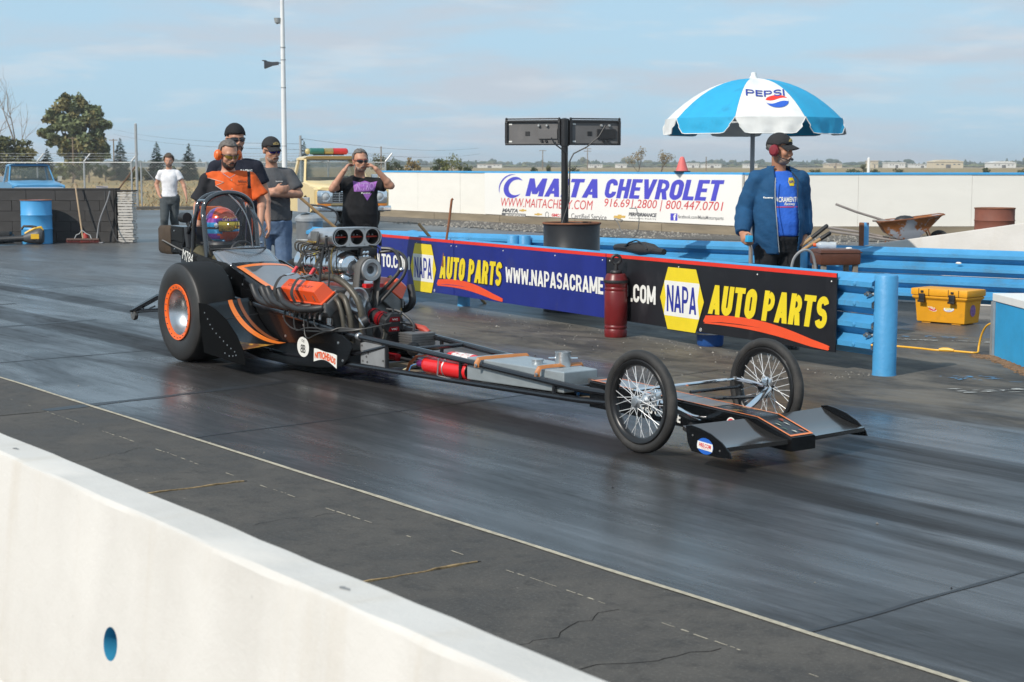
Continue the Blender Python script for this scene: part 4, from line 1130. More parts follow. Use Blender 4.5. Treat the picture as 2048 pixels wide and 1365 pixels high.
mb = MB(); mb.box((0, 0, 0.72), (0.44, 0.01, 0.2)); mb.build('plate', mat('faded_notice', (0.45, 0.40, 0.42), 0.6, var=0.25, vs=22), t, smooth=0)
mb = MB(); mb.cyl((0, 0.02, 0), (0, 0.02, 0.7), 0.015, n=6); mb.build('stake', M_STEEL, t)
# dry grass tufts at the fence foot
M_STRAW = mat('straw', (0.37, 0.265, 0.13), 0.9, var=0.2, vs=3)
mb = MB(); rg = random.Random(9)
for k in range(6000):
    x = rg.uniform(-32, 0); y = 58.6 + 95 * rg.random() ** 2.2; h = rg.uniform(0.08, 0.26); a = rg.uniform(0, 6.3)
    if x < -32 + 0.0: continue
    dxv = V((math.cos(a), math.sin(a), 0)) * 0.03 * (1 + y / 80); lean = V((rg.gauss(0, 0.12), rg.gauss(0, 0.12), 0))
    p = V((x * y / 59.0, y, -0.03))
    mb.add([p - dxv, p + dxv, p + lean + V((0, 0, h))], [(0, 1, 2)])
mb.build('dry_grass', M_STRAW, smooth=0, kind='stuff')
# ================================================================== PROPS
M_BLKPAINT = mat('black_paint', (0.018, 0.018, 0.02), 0.4, var=0.3, vs=4, dirt=0.35, dcol=(0.16, 0.14, 0.12), ds=5, dlo=0.6, dhi=0.75)
M_BLKPLAST = mat('black_plastic', (0.02, 0.02, 0.022), 0.5, var=0.2)
M_RUBBER = mat('rubber', (0.022, 0.021, 0.021), 0.72, var=0.25, vs=10, bump=0.08, bs=60)
M_CHROME = mat('chrome', (0.80, 0.81, 0.83), 0.12, 1.0, var=0.05)
M_ALU = mat('brushed_aluminium', (0.60, 0.61, 0.62), 0.34, 0.9, var=0.1, vs=12, stretch=(1, 6, 1))
M_RUST = mat('rust', (0.22, 0.085, 0.04), 0.85, var=0.4, vs=6, bump=0.15, bs=30)
M_WOOD = mat('handle_wood', (0.36, 0.22, 0.10), 0.6, var=0.25, vs=5, stretch=(4, 4, 0.6))
M_BARRELB = mat('barrel_blue', (0.07, 0.34, 0.66), 0.45, var=0.08, vs=3, dirt=0.5, dcol=(0.14, 0.15, 0.16), ds=4, dlo=0.62, dhi=0.76)
def drum_prof(r, h):
    p = [(r * 0.9, 0.0), (r, 0.006), (r, 0.02)]
    for z in (0.34, 0.66): p += [(r, h * z - 0.018), (r + 0.012, h * z), (r, h * z + 0.018)]
    return p + [(r, h - 0.02), (r + 0.01, h - 0.012), (r + 0.01, h), (r - 0.008, h), (r - 0.012, h - 0.02)]
def drum(label, loc, r, h, m, inner=True, closed=False):
    t = thing('steel_drum', label, 'drum', loc)
    mb = MB(); pr = drum_prof(r, h)
    mb.lathe(pr + ([(0.02, h - 0.02)] if closed else [(r - 0.015, 0.1), (0.01, 0.1)]), n=36); mb.build('shell', m, t, smooth=40)
    mb = MB(); mb.torus((0, 0, h), r + 0.004, 0.011, 'Z', 36, 6); mb.build('rim', M_RUST if inner else m, t)
    return t
# signal stand: pole in a black drum, with two board backs
drum('black steel drum between the rails holding the signal stand', (0.645, 17.3, 0), 0.305, 0.955, M_BLKPAINT)
st = thing('signal_stand', 'black pole with two dark signal board backs, standing in the black drum', 'signal', (0.565, 17.3, 0))
mb = MB(); mb.lathe([(0.036, 0.11), (0.036, 1.78), (0.047, 1.78), (0.047, 2.07), (0.01, 2.08)], n=14); mb.build('pole', M_BLKPAINT, st)
M_PANELB = mat('panel_back_grey', (0.13, 0.125, 0.125), 0.6, var=0.12, vs=4, dirt=0.3, dcol=(0.22, 0.2, 0.19), ds=6)
def panel(x0, x1, yaw, dark):
    t = thing('signal_board', 'dark boxed signal board back %s of the stand pole' % ('left' if x0 < 0 else 'right'), 'signal board', (0.565 + (x1 if x0 < 0 else x0), 17.3, 1.79), yaw)
    w = x1 - x0; s = -1 if x0 < 0 else 1; cx = s * w / 2
    mb = MB(); mb.box((cx, 0.05, 0.135), (w - 0.02, 0.10, 0.25)); mb.build('case', M_PANELB, t, smooth=0, bevel=0.003)
    mb = MB()
    mb.box((cx, 0, 0.258), (w, 0.05, 0.022)); mb.box((cx, 0, 0.01), (w, 0.05, 0.02)); mb.box((cx - w / 2 + 0.012, 0, 0.134), (0.03, 0.05, 0.23)); mb.box((cx + w / 2 - 0.012, 0, 0.134), (0.026, 0.05, 0.23))
    mb.build('frame', M_BLKPAINT, t, smooth=0, bevel=0.003)
    mb = MB(); mb.cyl((cx - w / 2, -0.01, 0.282), (cx + w / 2, -0.01, 0.282), 0.008, n=6); mb.build('rod', M_BLKPAINT, t)
    for q in (-1, 1):
        mb = MB(); mb.ell((cx + q * w / 2 - q * 0.012, -0.01, 0.28), 0.016, 8, 6); mb.build('rod_end', M_BLKPAINT, t)
    hx = 0.17 if s < 0 else 0.13
    mb = MB(); mb.box((cx + hx, -0.008, 0.12), (0.21, 0.016, 0.105)); mb.build('hatch', M_BLKPLAST if dark else M_PANELB, t, smooth=0, bevel=0.003)
    for q in (0.10, 0.15):
        mb = MB(); mb.lathe([(0.016, 0), (0.014, -0.02), (0.002, -0.02)], (cx + q, -0.0, 0.045), 'Y', 10); mb.build('socket', M_BLKPLAST, t)
    for q in (0.07, 0.16):
        mb = MB(); mb.lathe([(0.014, 0), (0.016, -0.015), (0.011, -0.03), (0.002, -0.03)], (cx + q, -0.0, 0.21), 'Y', 10); mb.build('connector', M_STEEL, t)
    mb = MB(); mb.box((cx - 0.06 * s * s, -0.003, 0.125), (0.05, 0.004, 0.045)); mb.build('rating_label', M_BLKPLAST, t, smooth=0)
    for zz in (0.04, 0.225):
        mb = MB(); mb.box((cx - w / 2 + 0.055, -0.002, zz), (0.035, 0.003, 0.016)); mb.build('sticker', M_WHT, t, smooth=0)
panel(-0.66, -0.045, R(-17), False); panel(0.05, 0.63, R(17), True)
for pts, lab in (([(0.42, 17.27, 1.87), (0.46, 17.26, 1.80), (0.54, 17.25, 1.74), (0.585, 17.25, 1.70), (0.60, 17.25, 1.4), (0.60, 17.25, 0.95)], 'black cable from the left signal board down the pole'), ([(1.0, 17.26, 2.0), (0.93, 17.25, 1.88), (0.80, 17.25, 1.77), (0.66, 17.25, 1.70), (0.62, 17.25, 1.62), (0.615, 17.25, 1.2), (0.53, 17.2, 0.93)], 'grey cable from the right signal board into the drum')):
    mb = MB(); mb.tube(pts, 0.008, 6); mb.build('cable', M_WIRE, None, label=lab, category='cable')
# umbrella
M_UBLUE = mat('umbrella_blue', (0.02, 0.35, 0.60), 0.75, var=0.10, vs=5, dirt=0.5, dcol=(0.02, 0.16, 0.30), ds=5, bump=0.12, bs=9)
M_UWHITE = mat('umbrella_white', (0.72, 0.72, 0.70), 0.75, var=0.05, vs=5, dirt=0.3, dcol=(0.5, 0.5, 0.47), ds=4, bump=0.12, bs=9)
M_UNAVY = mat('umbrella_navy', (0.03, 0.05, 0.30), 0.7)
UX, UY = 2.545, 17.05
um = thing('umbrella', 'blue and white striped soft drink umbrella on a grey pole over the starter', 'umbrella', (UX, UY, 0))
mb = MB(); mb.lathe([(0.024, 0.02), (0.024, 2.45), (0.01, 2.46)], n=12); mb.build('pole', mat('grey_pole', (0.30, 0.31, 0.33), 0.4, 0.4), um)
mb = MB(); mb.lathe([(0.05, 2.475), (0.045, 2.49), (0.03, 2.515), (0.028, 2.545), (0.005, 2.55)], n=12); mb.build('finial', M_UWHITE, um)
UR, UZ0, UZ1 = 0.925, 2.06, 2.485
def ucan(a, u, lift=0.0):
    """point on the canopy: u 0 at the top to 1 at the rim, a angle"""
    r = UR * u
    k = (a - UA0) / (PI / 4); k = k - math.floor(k)
    sag = math.cos(PI * (k - 0.5)) ** 2
    z = UZ1 - (UZ1 - UZ0) * (0.06 * u + 0.94 * u ** 2.3)
    return V((r * math.cos(a) * (1 - 0.045 * sag * u), r * math.sin(a) * (1 - 0.045 * sag * u), z - 0.018 * sag * math.sin(PI * u) + lift))
UA0 = R(-90 + 3 - 22.5)
for k in range(8):
    a0 = UA0 + k * PI / 4; m = M_UWHITE if k % 2 == 0 else M_UBLUE
    mb = MB()
    mb.sheet([[ucan(a0 + 0.001 + (PI / 4 - 0.002) * j / 10, i / 10) for j in range(11)] for i in range(11)])
    mb.build('canopy_panel', m, um, smooth=60)
    mb = MB(); rows = []
    for i in range(6):
        v = i / 5; row = []
        for j in range(13):
            s = j / 12; ins = 0.07 * min(1, v * 1.6) if True else 0
            a = a0 + (PI / 4) * (ins + (1 - 2 * ins) * s)
            p = ucan(a, 1.0); out = V((math.cos(a), math.sin(a), 0))
            edge = 1 - 0.55 * v * max(0, (abs(s - 0.5) * 2) ** 6 - 0.25)
            wav = 0.012 * math.sin(s * 17 + k * 2.1 + v * 2) * v + 0.012 * noise.noise((s * 5, k * 3.3, v * 3))
            row.append(p * 1.0 + out * (0.012 + wav + 0.02 * v) + V((0, 0, -0.165 * v * edge)))
        rows.append(row)
    mb.sheet(rows); mb.build('valance', m, um, smooth=60)
    mb = MB(); mb.tube([rows[i][0] for i in range(6)] + [rows[5][j] for j in range(1, 13)] + [rows[i][12] for i in range(4, -1, -1)], 0.005, 4); mb.build('valance_piping', M_UWHITE, um)
    mb = MB(); mb.tube([ucan(a0, u / 6, -0.012) for u in range(7)], 0.006, 5); mb.build('rib', M_STEEL, um)
mid = UA0 + PI / 8
def uwarp(x, y, lift=0.006):
    # lettering laid on the white front panel: x along the panel, y up
    u = 0.70 - y; a = mid + x / (UR * max(u, 0.2))
    return ucan(a, u, 0) + V((0.35 * math.cos(a), 0.35 * math.sin(a), 0.8)) * lift
I4 = Matrix()
def subdiv(me, cuts=2):
    bm = bmesh.new(); bm.from_mesh(me); bmesh.ops.triangulate(bm, faces=bm.faces)
    bmesh.ops.subdivide_edges(bm, edges=[e for e in bm.edges if e.calc_length() > 0.03], cuts=cuts, use_grid_fill=True); bm.to_mesh(me); bm.free()
def on_canopy(me, name, m, parent, dx, dy, lift):
    subdiv(me)
    for v in me.vertices: v.co = uwarp(v.co.x + dx, v.co.y + dy, lift)
    me.materials.clear(); me.materials.append(m); return link(name, me, parent)
on_canopy(block_mesh('PEPSI', 0.42, 0.12, 0.2, 0.2, 0.16, 1.0), 'lettering', M_UNAVY, um, 0.0, 0.035, 0.008)
def globe_part(y0, y1, wav, m, name, lift):
    p = []
    N = 20
    def edge(yv, amp): return lambda x: yv + amp * math.sin(x / 0.12 * PI * 0.9)
    top, bot = edge(y1, wav), edge(y0, wav)
    xs = [-0.118 + 0.236 * i / N for i in range(N + 1)]
    up = []; dn = []
    for x in xs:
        lim = 0.118 * 0.8 * math.sqrt(max(0, 1 - (x / 0.12) ** 2))
        up.append((x, max(-lim, min(lim, top(x))))); dn.append((x, max(-lim, min(lim, bot(x)))))
    mb = MB(); mb.prism(up + list(reversed(dn)), 0.0); mb.f = mb.f[1:2]; mb.mi = mb.mi[:1]
    me = mb.mesh(name, m, 0)
    on_canopy(me, name, m, um, 0.10, -0.10, lift)
globe_part(0.022, 0.2, 0.018, M_RED, 'emblem_red', 0.007)
globe_part(-0.022, 0.022, 0.018, M_UWHITE, 'emblem_white', 0.0075)
globe_part(-0.2, -0.022, 0.018, mat('emblem_blue', (0.02, 0.10, 0.50), 0.6), 'emblem_blue', 0.007)
# red hand pump tank with hose in front of the boards
M_TANK = mat('dirty_red', (0.17, 0.010, 0.012), 0.38, var=0.25, vs=4, dirt=0.75, dcol=(0.05, 0.008, 0.008), ds=5, dlo=0.48, dhi=0.68, stretch=(1, 1, 0.6))
tk = thing('sprayer_tank', 'dirty red pump tank with black ring handle standing before the boards', 'tank', (0.955, 14.66, 0))
mb = MB(); pr = [(0.06, 0), (0.108, 0.006), (0.112, 0.03)]
for z in (0.08, 0.115, 0.43, 0.465): pr += [(0.112, z - 0.012), (0.106, z), (0.112, z + 0.012)]
pr += [(0.112, 0.50), (0.118, 0.505), (0.118, 0.53), (0.108, 0.545), (0.10, 0.57), (0.09, 0.585), (0.02, 0.59)]
mb.lathe([(r_ * 0.94, z_) for r_, z_ in pr], n=28); mb.build('body', M_TANK, tk)
mb = MB(); mb.lathe([(0.112, 0.503), (0.115, 0.515), (0.112, 0.53)], n=28, cap=False); mb.build('band', M_BLKPLAST, tk)
mb = MB(); mb.lathe([(0.05, 0.585), (0.055, 0.60), (0.05, 0.615), (0.02, 0.62), (0.018, 0.68), (0.01, 0.68)], n=14); mb.build('pump', M_BLKPLAST, tk)
mb = MB(); mb.torus((0, 0, 0.715), 0.04, 0.014, 'Y', 20, 8); mb.build('handle', M_BLKPLAST, tk)
def nrail(x, y, z):    # point in the near rail's own frame
    c, s = math.cos(NR_A), math.sin(NR_A)
    return V((NR_O.x + c * x - s * y, NR_O.y + s * x + c * y, z))
hp = [V((1.03, 14.62, 0.55)), V((1.06, 14.6, 0.585)), nrail(-3.42, -0.17, 0.60)] + [nrail(x, -0.135, z) for x, z in ((-3.36, 0.53), (-3.28, 0.42), (-3.2, 0.33), (-3.08, 0.285), (-2.95, 0.268), (-2.83, 0.29), (-2.74, 0.36), (-2.69, 0.47), (-2.67, 0.6), (-2.69, 0.70), (-2.74, 0.755))] + [nrail(-2.84, -0.08, 0.80), nrail(-3.0, -0.03, 0.80), nrail(-3.15, -0.02, 0.80)]
def smooth_path(p, k=4):
    out = []; p = [V(q) for q in p]
    for i in range(len(p) - 1):
        a, b, c, d = p[max(0, i - 1)], p[i], p[i + 1], p[min(len(p) - 1, i + 2)]
        for j in range(k):
            t = j / k
            out.append(0.5 * ((2 * b) + (c - a) * t + (2 * a - 5 * b + 4 * c - d) * t * t + (-a + 3 * b - 3 * c + d) * t ** 3))
    return out + [p[-1]]
mb = MB(); mb.tube(smooth_path(hp), 0.0085, 7); mb.build('hose', mat('hose_grey', (0.12, 0.12, 0.12), 0.5, var=0.2), tk)
# bag lying on the rail
bg = thing('tool_bag', 'black bag with strap lying on top of the black board', 'bag', nrail(-3.2, 0.02, 0.765), NR_A)
mb = MB(); mb.tube([(-0.42, -0.02, 0.04), (-0.36, -0.02, 0.045), (-0.2, 0, 0.045), (0.1, 0, 0.04), (0.34, 0, 0.032)], [0.03, 0.036, 0.045, 0.04, 0.028], 10); mb.build('roll', M_BLKPLAST, bg)
mb = MB(); mb.loft([[(x, 0.06 * math.cos(a) * s, 0.05 + 0.05 * s * math.sin(a)) for a in [2 * PI * j / 10 for j in range(10)]] for x, s in ((-0.25, 0.5), (-0.18, 1), (0, 1.25), (0.16, 0.95), (0.24, 0.4))]); mb.build('pouch', mat('black_cloth', (0.03, 0.03, 0.032), 0.85, var=0.3, bump=0.3, bs=20), bg, smooth=60)
mb = MB(); mb.tube([(-0.2, -0.06, 0.06), (-0.12, -0.07, 0.10), (-0.02, -0.06, 0.125), (0.08, -0.06, 0.1), (0.16, -0.06, 0.05)], 0.012, 6, flat=0.5); mb.build('strap', M_BLKPLAST, bg)
# small blue bucket behind the boards
t = thing('bucket', 'small blue bucket tucked under the black board', 'bucket', nrail(-2.25, 0.09, 0.0))
mb = MB(); mb.lathe([(0.10, 0), (0.115, 0.02), (0.12, 0.11), (0.125, 0.12), (0.11, 0.12), (0.1, 0.02), (0.01, 0.02)], n=20); mb.build('shell', mat('bucket_blue', (0.02, 0.09, 0.32), 0.5), t)
mb = MB(); mb.torus((0, 0, 0.115), 0.123, 0.006, 'Z', 20, 5); mb.build('rim', M_WHT, t)
# stool with things on it
M_LEATH = mat('brown_leatherette', (0.105, 0.036, 0.018), 0.4, var=0.2, vs=6, dirt=0.3, dcol=(0.03, 0.012, 0.008), ds=5, bump=0.1, bs=30)
sl = thing('stool', 'brown padded stool on wooden legs beside the starter', 'stool', (3.08, 15.25, 0), R(8))
mb = MB(); mb.box((0, 0, 0.71), (0.40, 0.34, 0.15)); mb.build('seat', M_LEATH, sl, bevel=0.03)
mb = MB()
for z in (0.755,): mb.tube([(-0.202, -0.172, z), (0.202, -0.172, z), (0.202, 0.172, z), (-0.202, 0.172, z)], 0.007, 6, closed=True)
mb.build('welt', M_LEATH, sl)
for x in (-0.155, 0.155):
    for y in (-0.125, 0.125):
        mb = MB(); mb.box((x, y, 0.318), (0.045, 0.045, 0.635)); mb.build('leg', mat('grey_wood', (0.24, 0.20, 0.16), 0.8, var=0.25), sl, smooth=0, bevel=0.004)
M_CLEARP = mat('clear_plastic', (0.75, 0.82, 0.88), 0.12, var=0.05, alpha=0.45)
wb = thing('water_bottle', 'crumpled clear drink bottle with orange cap lying on the stool', 'bottle', (2.99, 15.2, 0.787), R(-12))
mb = MB(); mb.lathe([(0.005, -0.09), (0.03, -0.085), (0.034, -0.04), (0.028, -0.01), (0.034, 0.02), (0.033, 0.07), (0.015, 0.10), (0.013, 0.115), (0.002, 0.115)], (0.04, 0, 0.034), 'X', 14)
mb.v = [V((-p.x + 0.04, p.y, p.z)) for p in mb.v]; mb.build('bottle_body', M_CLEARP, wb)
mb = MB(); mb.lathe([(0.002, -0.1), (0.018, -0.1), (0.018, -0.07), (0.002, -0.07)], (-0.03, 0, 0.034), 'X', 12); mb.build('cap', mat('cap_orange', (0.75, 0.12, 0.03), 0.4), wb)
mb = MB(); mb.lathe([(0.03, 0), (0.032, 0.004), (0.026, 0.012), (0.004, 0.014)], (3.2, 15.2, 0.787), n=14); mb.build('lid', M_WHT, None, label='white bottle lid lying on the stool right of the bottle', category='lid')
for (ax, ay, az), (bx, by, bz), lab, gl in (((1.85, 15.5, 0.03), (3.04, 15.5, 0.99), 'longer slanting wooden handle with black grip behind the starter', 0.17), ((1.9, 15.65, 0.16), (3.09, 15.6, 0.915), 'shorter slanting handle with dark grip end behind the bottle', 0.09)):
    t = thing('shovel', lab, 'shovel', (0, 0, 0)); a, bb = V((ax, ay, az)), V((bx, by, bz)); d = (bb - a).normalized()
    mb = MB(); mb.cyl(a, bb - d * gl, 0.017, n=9); mb.build('shaft', M_WOOD, t)
    mb = MB(); mb.capsule(bb - d * gl, bb, 0.0205, 0.0205, 9); mb.build('grip', M_BLKPLAST, t)
# yellow cooler box
M_YBOX = mat('cooler_yellow', (0.80, 0.36, 0.015), 0.5, var=0.08, vs=5, dirt=0.45, dcol=(0.32, 0.15, 0.03), ds=6, dlo=0.58, dhi=0.75)
cdx, cdy = 4.47 - 4.06, 15.69 - 16.12
ca = math.atan2(cdy, cdx)
ck = thing('cooler_box', 'yellow cooler box with black latches and stickers by the blue guardrail', 'cooler', (4.06, 16.12, 0), ca)
CWd = 0.60
mb = MB(); mb.loft([[(x0, y0, z) for x0, y0 in ((a, b), (CWd - a, b), (CWd - a, 0.30 - b), (a, 0.30 - b))] for z, a, b in ((0.012, 0.03, 0.015), (0.235, 0.015, 0.0), (0.25, -0.01, -0.02), (0.275, -0.012, -0.022))]); mb.build('body', M_YBOX, ck, bevel=0.012)
for x in (0.06, CWd - 0.2):
    mb = MB(); mb.box((x + 0.07, 0.15, 0.008), (0.1, 0.24, 0.016)); mb.build('foot', M_YBOX, ck, smooth=0)
mb = MB(); mb.box((CWd / 2, 0.15, 0.312), (CWd + 0.04, 0.36, 0.07)); mb.build('lid', M_YBOX, ck, bevel=0.016)
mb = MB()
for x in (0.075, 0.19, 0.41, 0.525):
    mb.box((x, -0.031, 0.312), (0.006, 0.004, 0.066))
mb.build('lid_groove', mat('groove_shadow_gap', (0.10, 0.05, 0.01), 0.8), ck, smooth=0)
for x in (0.115, 0.455):
    mb = MB(); mb.box((x, -0.035, 0.26), (0.065, 0.022, 0.075)); mb.box((x, -0.044, 0.222), (0.075, 0.03, 0.022)); mb.build('latch', M_BLKPLAST, ck, bevel=0.004)
    mb = MB(); mb.box((x, -0.033, 0.318), (0.03, 0.012, 0.02)); mb.build('latch_slot', M_BLKPLAST, ck, smooth=0)
def sticker(parent, o, w, h, tilt, cols, words_, shape='ell'):
    ct, stt = math.cos(tilt), math.sin(tilt)
    T = frame(o, (ct, 0, stt), (-stt, 0, ct))
    for k, (sc, m) in enumerate(cols):
        mb = MB(); mb.prism([(w / 2 * sc * math.cos(a), h / 2 * sc * math.sin(a)) for a in [2 * PI * i / 28 for i in range(28)]], 0.0008, T, z0=0.0009 * k); mb.build('sticker', m, parent, smooth=0)
    for (s, ww, hh, dy, m, bld, shr) in words_:
        lettering(s, ww, hh, m, parent, T @ Matrix.Translation((0, dy, 0.0012 + 0.0009 * len(cols))), bld, shr)
sticker(ck, (0.20, 0.0075, 0.158), 0.135, 0.062, R(-22), [(1.0, M_WHT), (0.88, M_DRED)], [('98 Rock', 0.09, 0.03, 0.004, M_WHT, 0.02, 0.1)])
sticker(ck, (0.40, 0.0065, 0.155), 0.125, 0.062, R(4), [(1.0, M_DBLUE), (0.92, M_WHT)], [('ROCK', 0.08, 0.022, 0.003, M_YEL, 0.03, 0.1), ('radio', 0.05, 0.01, -0.017, M_DBLUE, 0.0, 0.1)])
mb = MB(); mb.prism([(0.05 * math.cos(a), 0.06 * math.sin(a)) for a in [2 * PI * i / 20 for i in range(20)]], 0.001, frame((CWd - 0.0185, 0.15, 0.14), (0, 1, 0), (0, 0, 1))); mb.build('side_sticker', mat('purple_sticker', (0.25, 0.12, 0.3), 0.5, var=0.5, vs=40), ck, smooth=0)
# blue box and its dirt, cord
bx = thing('blue_block', 'blue painted block with white top edge at the right border', 'block', (3.985, 13.18, 0), R(1))
mb = MB(); mb.box((0.5, -0.75, 0.23), (1.0, 1.5, 0.46)); mb.build('body', mat('block_blue', (0.03, 0.33, 0.62), 0.6, var=0.14, vs=3, dirt=0.7, dcol=(0.45, 0.36, 0.33), ds=3.2, dlo=0.66, dhi=0.68, bump=0.1, bs=25), bx, smooth=0, bevel=0.006)
mb = MB(); mb.box((0.505, -0.75, 0.4925), (1.03, 1.53, 0.062)); mb.build('top_board', M_WHT, bx, smooth=0, bevel=0.004)
mb = MB(); mb.box((-0.012, -0.02, 0.23), (0.02, 0.06, 0.45)); mb.build('corner_strip', M_STEEL, bx, smooth=0)
M_DIRT = mat('brown_dirt', (0.20, 0.115, 0.06), 0.95, var=0.4, vs=20)
mb = MB(); rg = random.Random(4)
for k in range(900):
    t_ = rg.random(); p = V((3.955 + rg.gauss(0, 0.03) - 0.05 * t_, 13.2 - 1.3 * t_, 0.004)) if rg.random() < 0.85 else V((3.88 + rg.gauss(0, 0.05), 13.1 + rg.gauss(0, 0.06), 0.004))
    s = rg.uniform(0.004, 0.016); mb.ell(p, (s * 1.5, s * 1.3, s * 0.7), 5, 3, Matrix.Rotation(rg.uniform(0, 3), 3, 'Z'))
mb.build('dirt', M_DIRT, smooth=0, kind='stuff')
M_CORD = mat('cord_yellow', (0.80, 0.42, 0.03), 0.45, var=0.05)
cp = [(2.9, 14.02, 0.011), (3.15, 13.9, 0.011), (3.33, 13.83, 0.011), (3.5, 13.66, 0.011), (3.6, 13.53, 0.011), (3.70, 13.49, 0.011), (3.80, 13.40, 0.011), (3.87, 13.34, 0.011), (3.915, 13.36, 0.012), (3.935, 13.40, 0.06), (3.95, 13.38, 0.16), (3.965, 13.30, 0.24), (4.0, 13.21, 0.28)]
cd_ = thing('extension_cord', 'yellow extension cord running over the ground to the blue block', 'cord', (0, 0, 0))
mb = MB(); mb.tube(smooth_path(cp, 5), 0.0085, 7); mb.build('cable', M_CORD, cd_)
mb = MB(); mb.tube([(3.63, 13.515, 0.016), (3.66, 13.50, 0.018), (3.70, 13.49, 0.018), (3.74, 13.45, 0.016)], [0.012, 0.018, 0.018, 0.01], 8); mb.build('plug', M_CORD, cd_)
mb = MB(); mb.tube(smooth_path([(4.35, 13.1, 0.53), (4.4, 13.0, 0.55), (4.5, 12.95, 0.56), (4.7, 12.9, 0.535)], 4), 0.0085, 6); mb.build('cord_loop', M_CORD, cd_)
# cone on the wall
cpos = WA + wu * 13.97 + V((0.02, 0.03, 1.42))
t = thing('traffic_cone', 'faded pink red cone standing on top of the far wall', 'cone', cpos)
mb = MB(); mb.lathe([(0.15, 0.03), (0.055, 0.33), (0.035, 0.36), (0.01, 0.365)], n=18); mb.build('body', mat('faded_cone', (0.68, 0.14, 0.13), 0.6, var=0.15, vs=7), t)
mb = MB(); mb.box((0, 0, 0.015), (0.36, 0.36, 0.03)); mb.build('base', M_BLKPLAST, t, smooth=0, bevel=0.008)
# wheelbarrow, seen behind the sloping barrier
M_BARROW = mat('rusty_tray', (0.36, 0.125, 0.03), 0.7, var=0.4, vs=3, dirt=0.95, dcol=(0.40, 0.44, 0.50), ds=1.6, dlo=0.50, dhi=0.53)
wbx = thing('wheelbarrow', 'rusty orange and blue wheelbarrow propped with its handles up', 'wheelbarrow', (6.85, 30.0, 0.0), R(-6))
tray = [[(0.02, 0.16, 0.50), (1.14, 0.2, 0.66)], [(0.1, 0.12, 0.4), (1.0, 0.1, 0.5)], [(0.38, 0.0, 0.22), (0.72, 0.0, 0.24)]]
def tray_ring(x0, z0, x1, z1, w0, w1): return [(x0, -w0, z0), ((x0 + x1) / 2, -max(w0, w1), (z0 + z1) / 2 - 0.01), (x1, -w1, z1), (x1 + 0.02, 0, z1), (x1, w1, z1), ((x0 + x1) / 2, max(w0, w1), (z0 + z1) / 2 - 0.01), (x0, w0, z0), (x0 - 0.02, 0, z0)]
mb = MB(); mb.loft([tray_ring(0.36, 0.21, 0.72, 0.22, 0.16, 0.12), tray_ring(0.12, 0.33, 0.9, 0.40, 0.26, 0.2), tray_ring(0.0, 0.52, 1.13, 0.655, 0.34, 0.26), tray_ring(-0.02, 0.53, 1.16, 0.67, 0.36, 0.28), tray_ring(0.0, 0.51, 1.12, 0.64, 0.33, 0.25), tray_ring(0.13, 0.35, 0.88, 0.40, 0.24, 0.18), tray_ring(0.36, 0.235, 0.72, 0.24, 0.14, 0.1)]); mb.build('tray', M_BARROW, wbx, smooth=45)
mb = MB(); mb.tube([V(p) for p in tray_ring(-0.02, 0.535, 1.17, 0.675, 0.365, 0.285)], 0.014, 6, closed=True); mb.build('tray_rim', M_RUST, wbx)
M_GWOOD = mat('weathered_handle', (0.27, 0.235, 0.215), 0.8, var=0.3, vs=5, stretch=(1, 5, 5))
for y, z0 in ((-0.3, 0.0), (0.28, 0.05)):
    mb = MB(); mb.tube([(-0.92, y, 0.36 + z0), (-0.2, y * 0.9, 0.26 + z0), (0.4, y * 0.6, 0.17), (1.0, y * 0.3, 0.15)], 0.026, 7); mb.build('shaft', M_GWOOD, wbx)
for y in (-0.12, 0.12):
    mb = MB(); mb.tube([(1.0, y, 0.15), (0.9, y * 1.6, 0.36), (0.86, y * 1.8, 0.48)], 0.014, 6); mb.build('brace', M_RUST, wbx)
mb = MB(); mb.torus((1.12, 0, 0.19), 0.15, 0.04, 'Y', 22, 8); mb.build('tyre', M_RUBBER, wbx)
mb = MB(); mb.lathe([(0.02, -0.03), (0.12, -0.025), (0.12, 0.025), (0.02, 0.03)], (1.12, 0, 0.19), 'Y', 16); mb.build('rim', M_RUST, wbx)
for y in (-0.2, 0.2):
    mb = MB(); mb.tube([(0.2, y, 0.24), (0.12, y, 0.0), (0.3, y, 0.0), (0.5, y, 0.2)], 0.014, 6); mb.build('stand', M_RUST, wbx)
mb = MB(); mb.tube([(6.03, 29.9, 0.86), (6.4, 29.9, 0.72), (6.98, 29.95, 0.545)], 0.022, 8); mb.build('pole_stick', M_GWOOD, None, label='long grey wooden pole lying across the wheelbarrow tray', category='pole')
mb = MB(); mb.tube([(6.72, 29.88, 0.55), (7.05, 29.9, 0.548)], 0.02, 7); mb.build('short_stick', M_GWOOD, None, label='short stick poking out of the wheelbarrow tray', category='stick')
mb = MB(); mb.ell((7.35, 30.0, 0.56), (0.2, 0.12, 0.09), 12, 7); mb.build('dark_sack', M_BLKPLAST, None, label='dark bundle lying in the wheelbarrow', category='bundle')
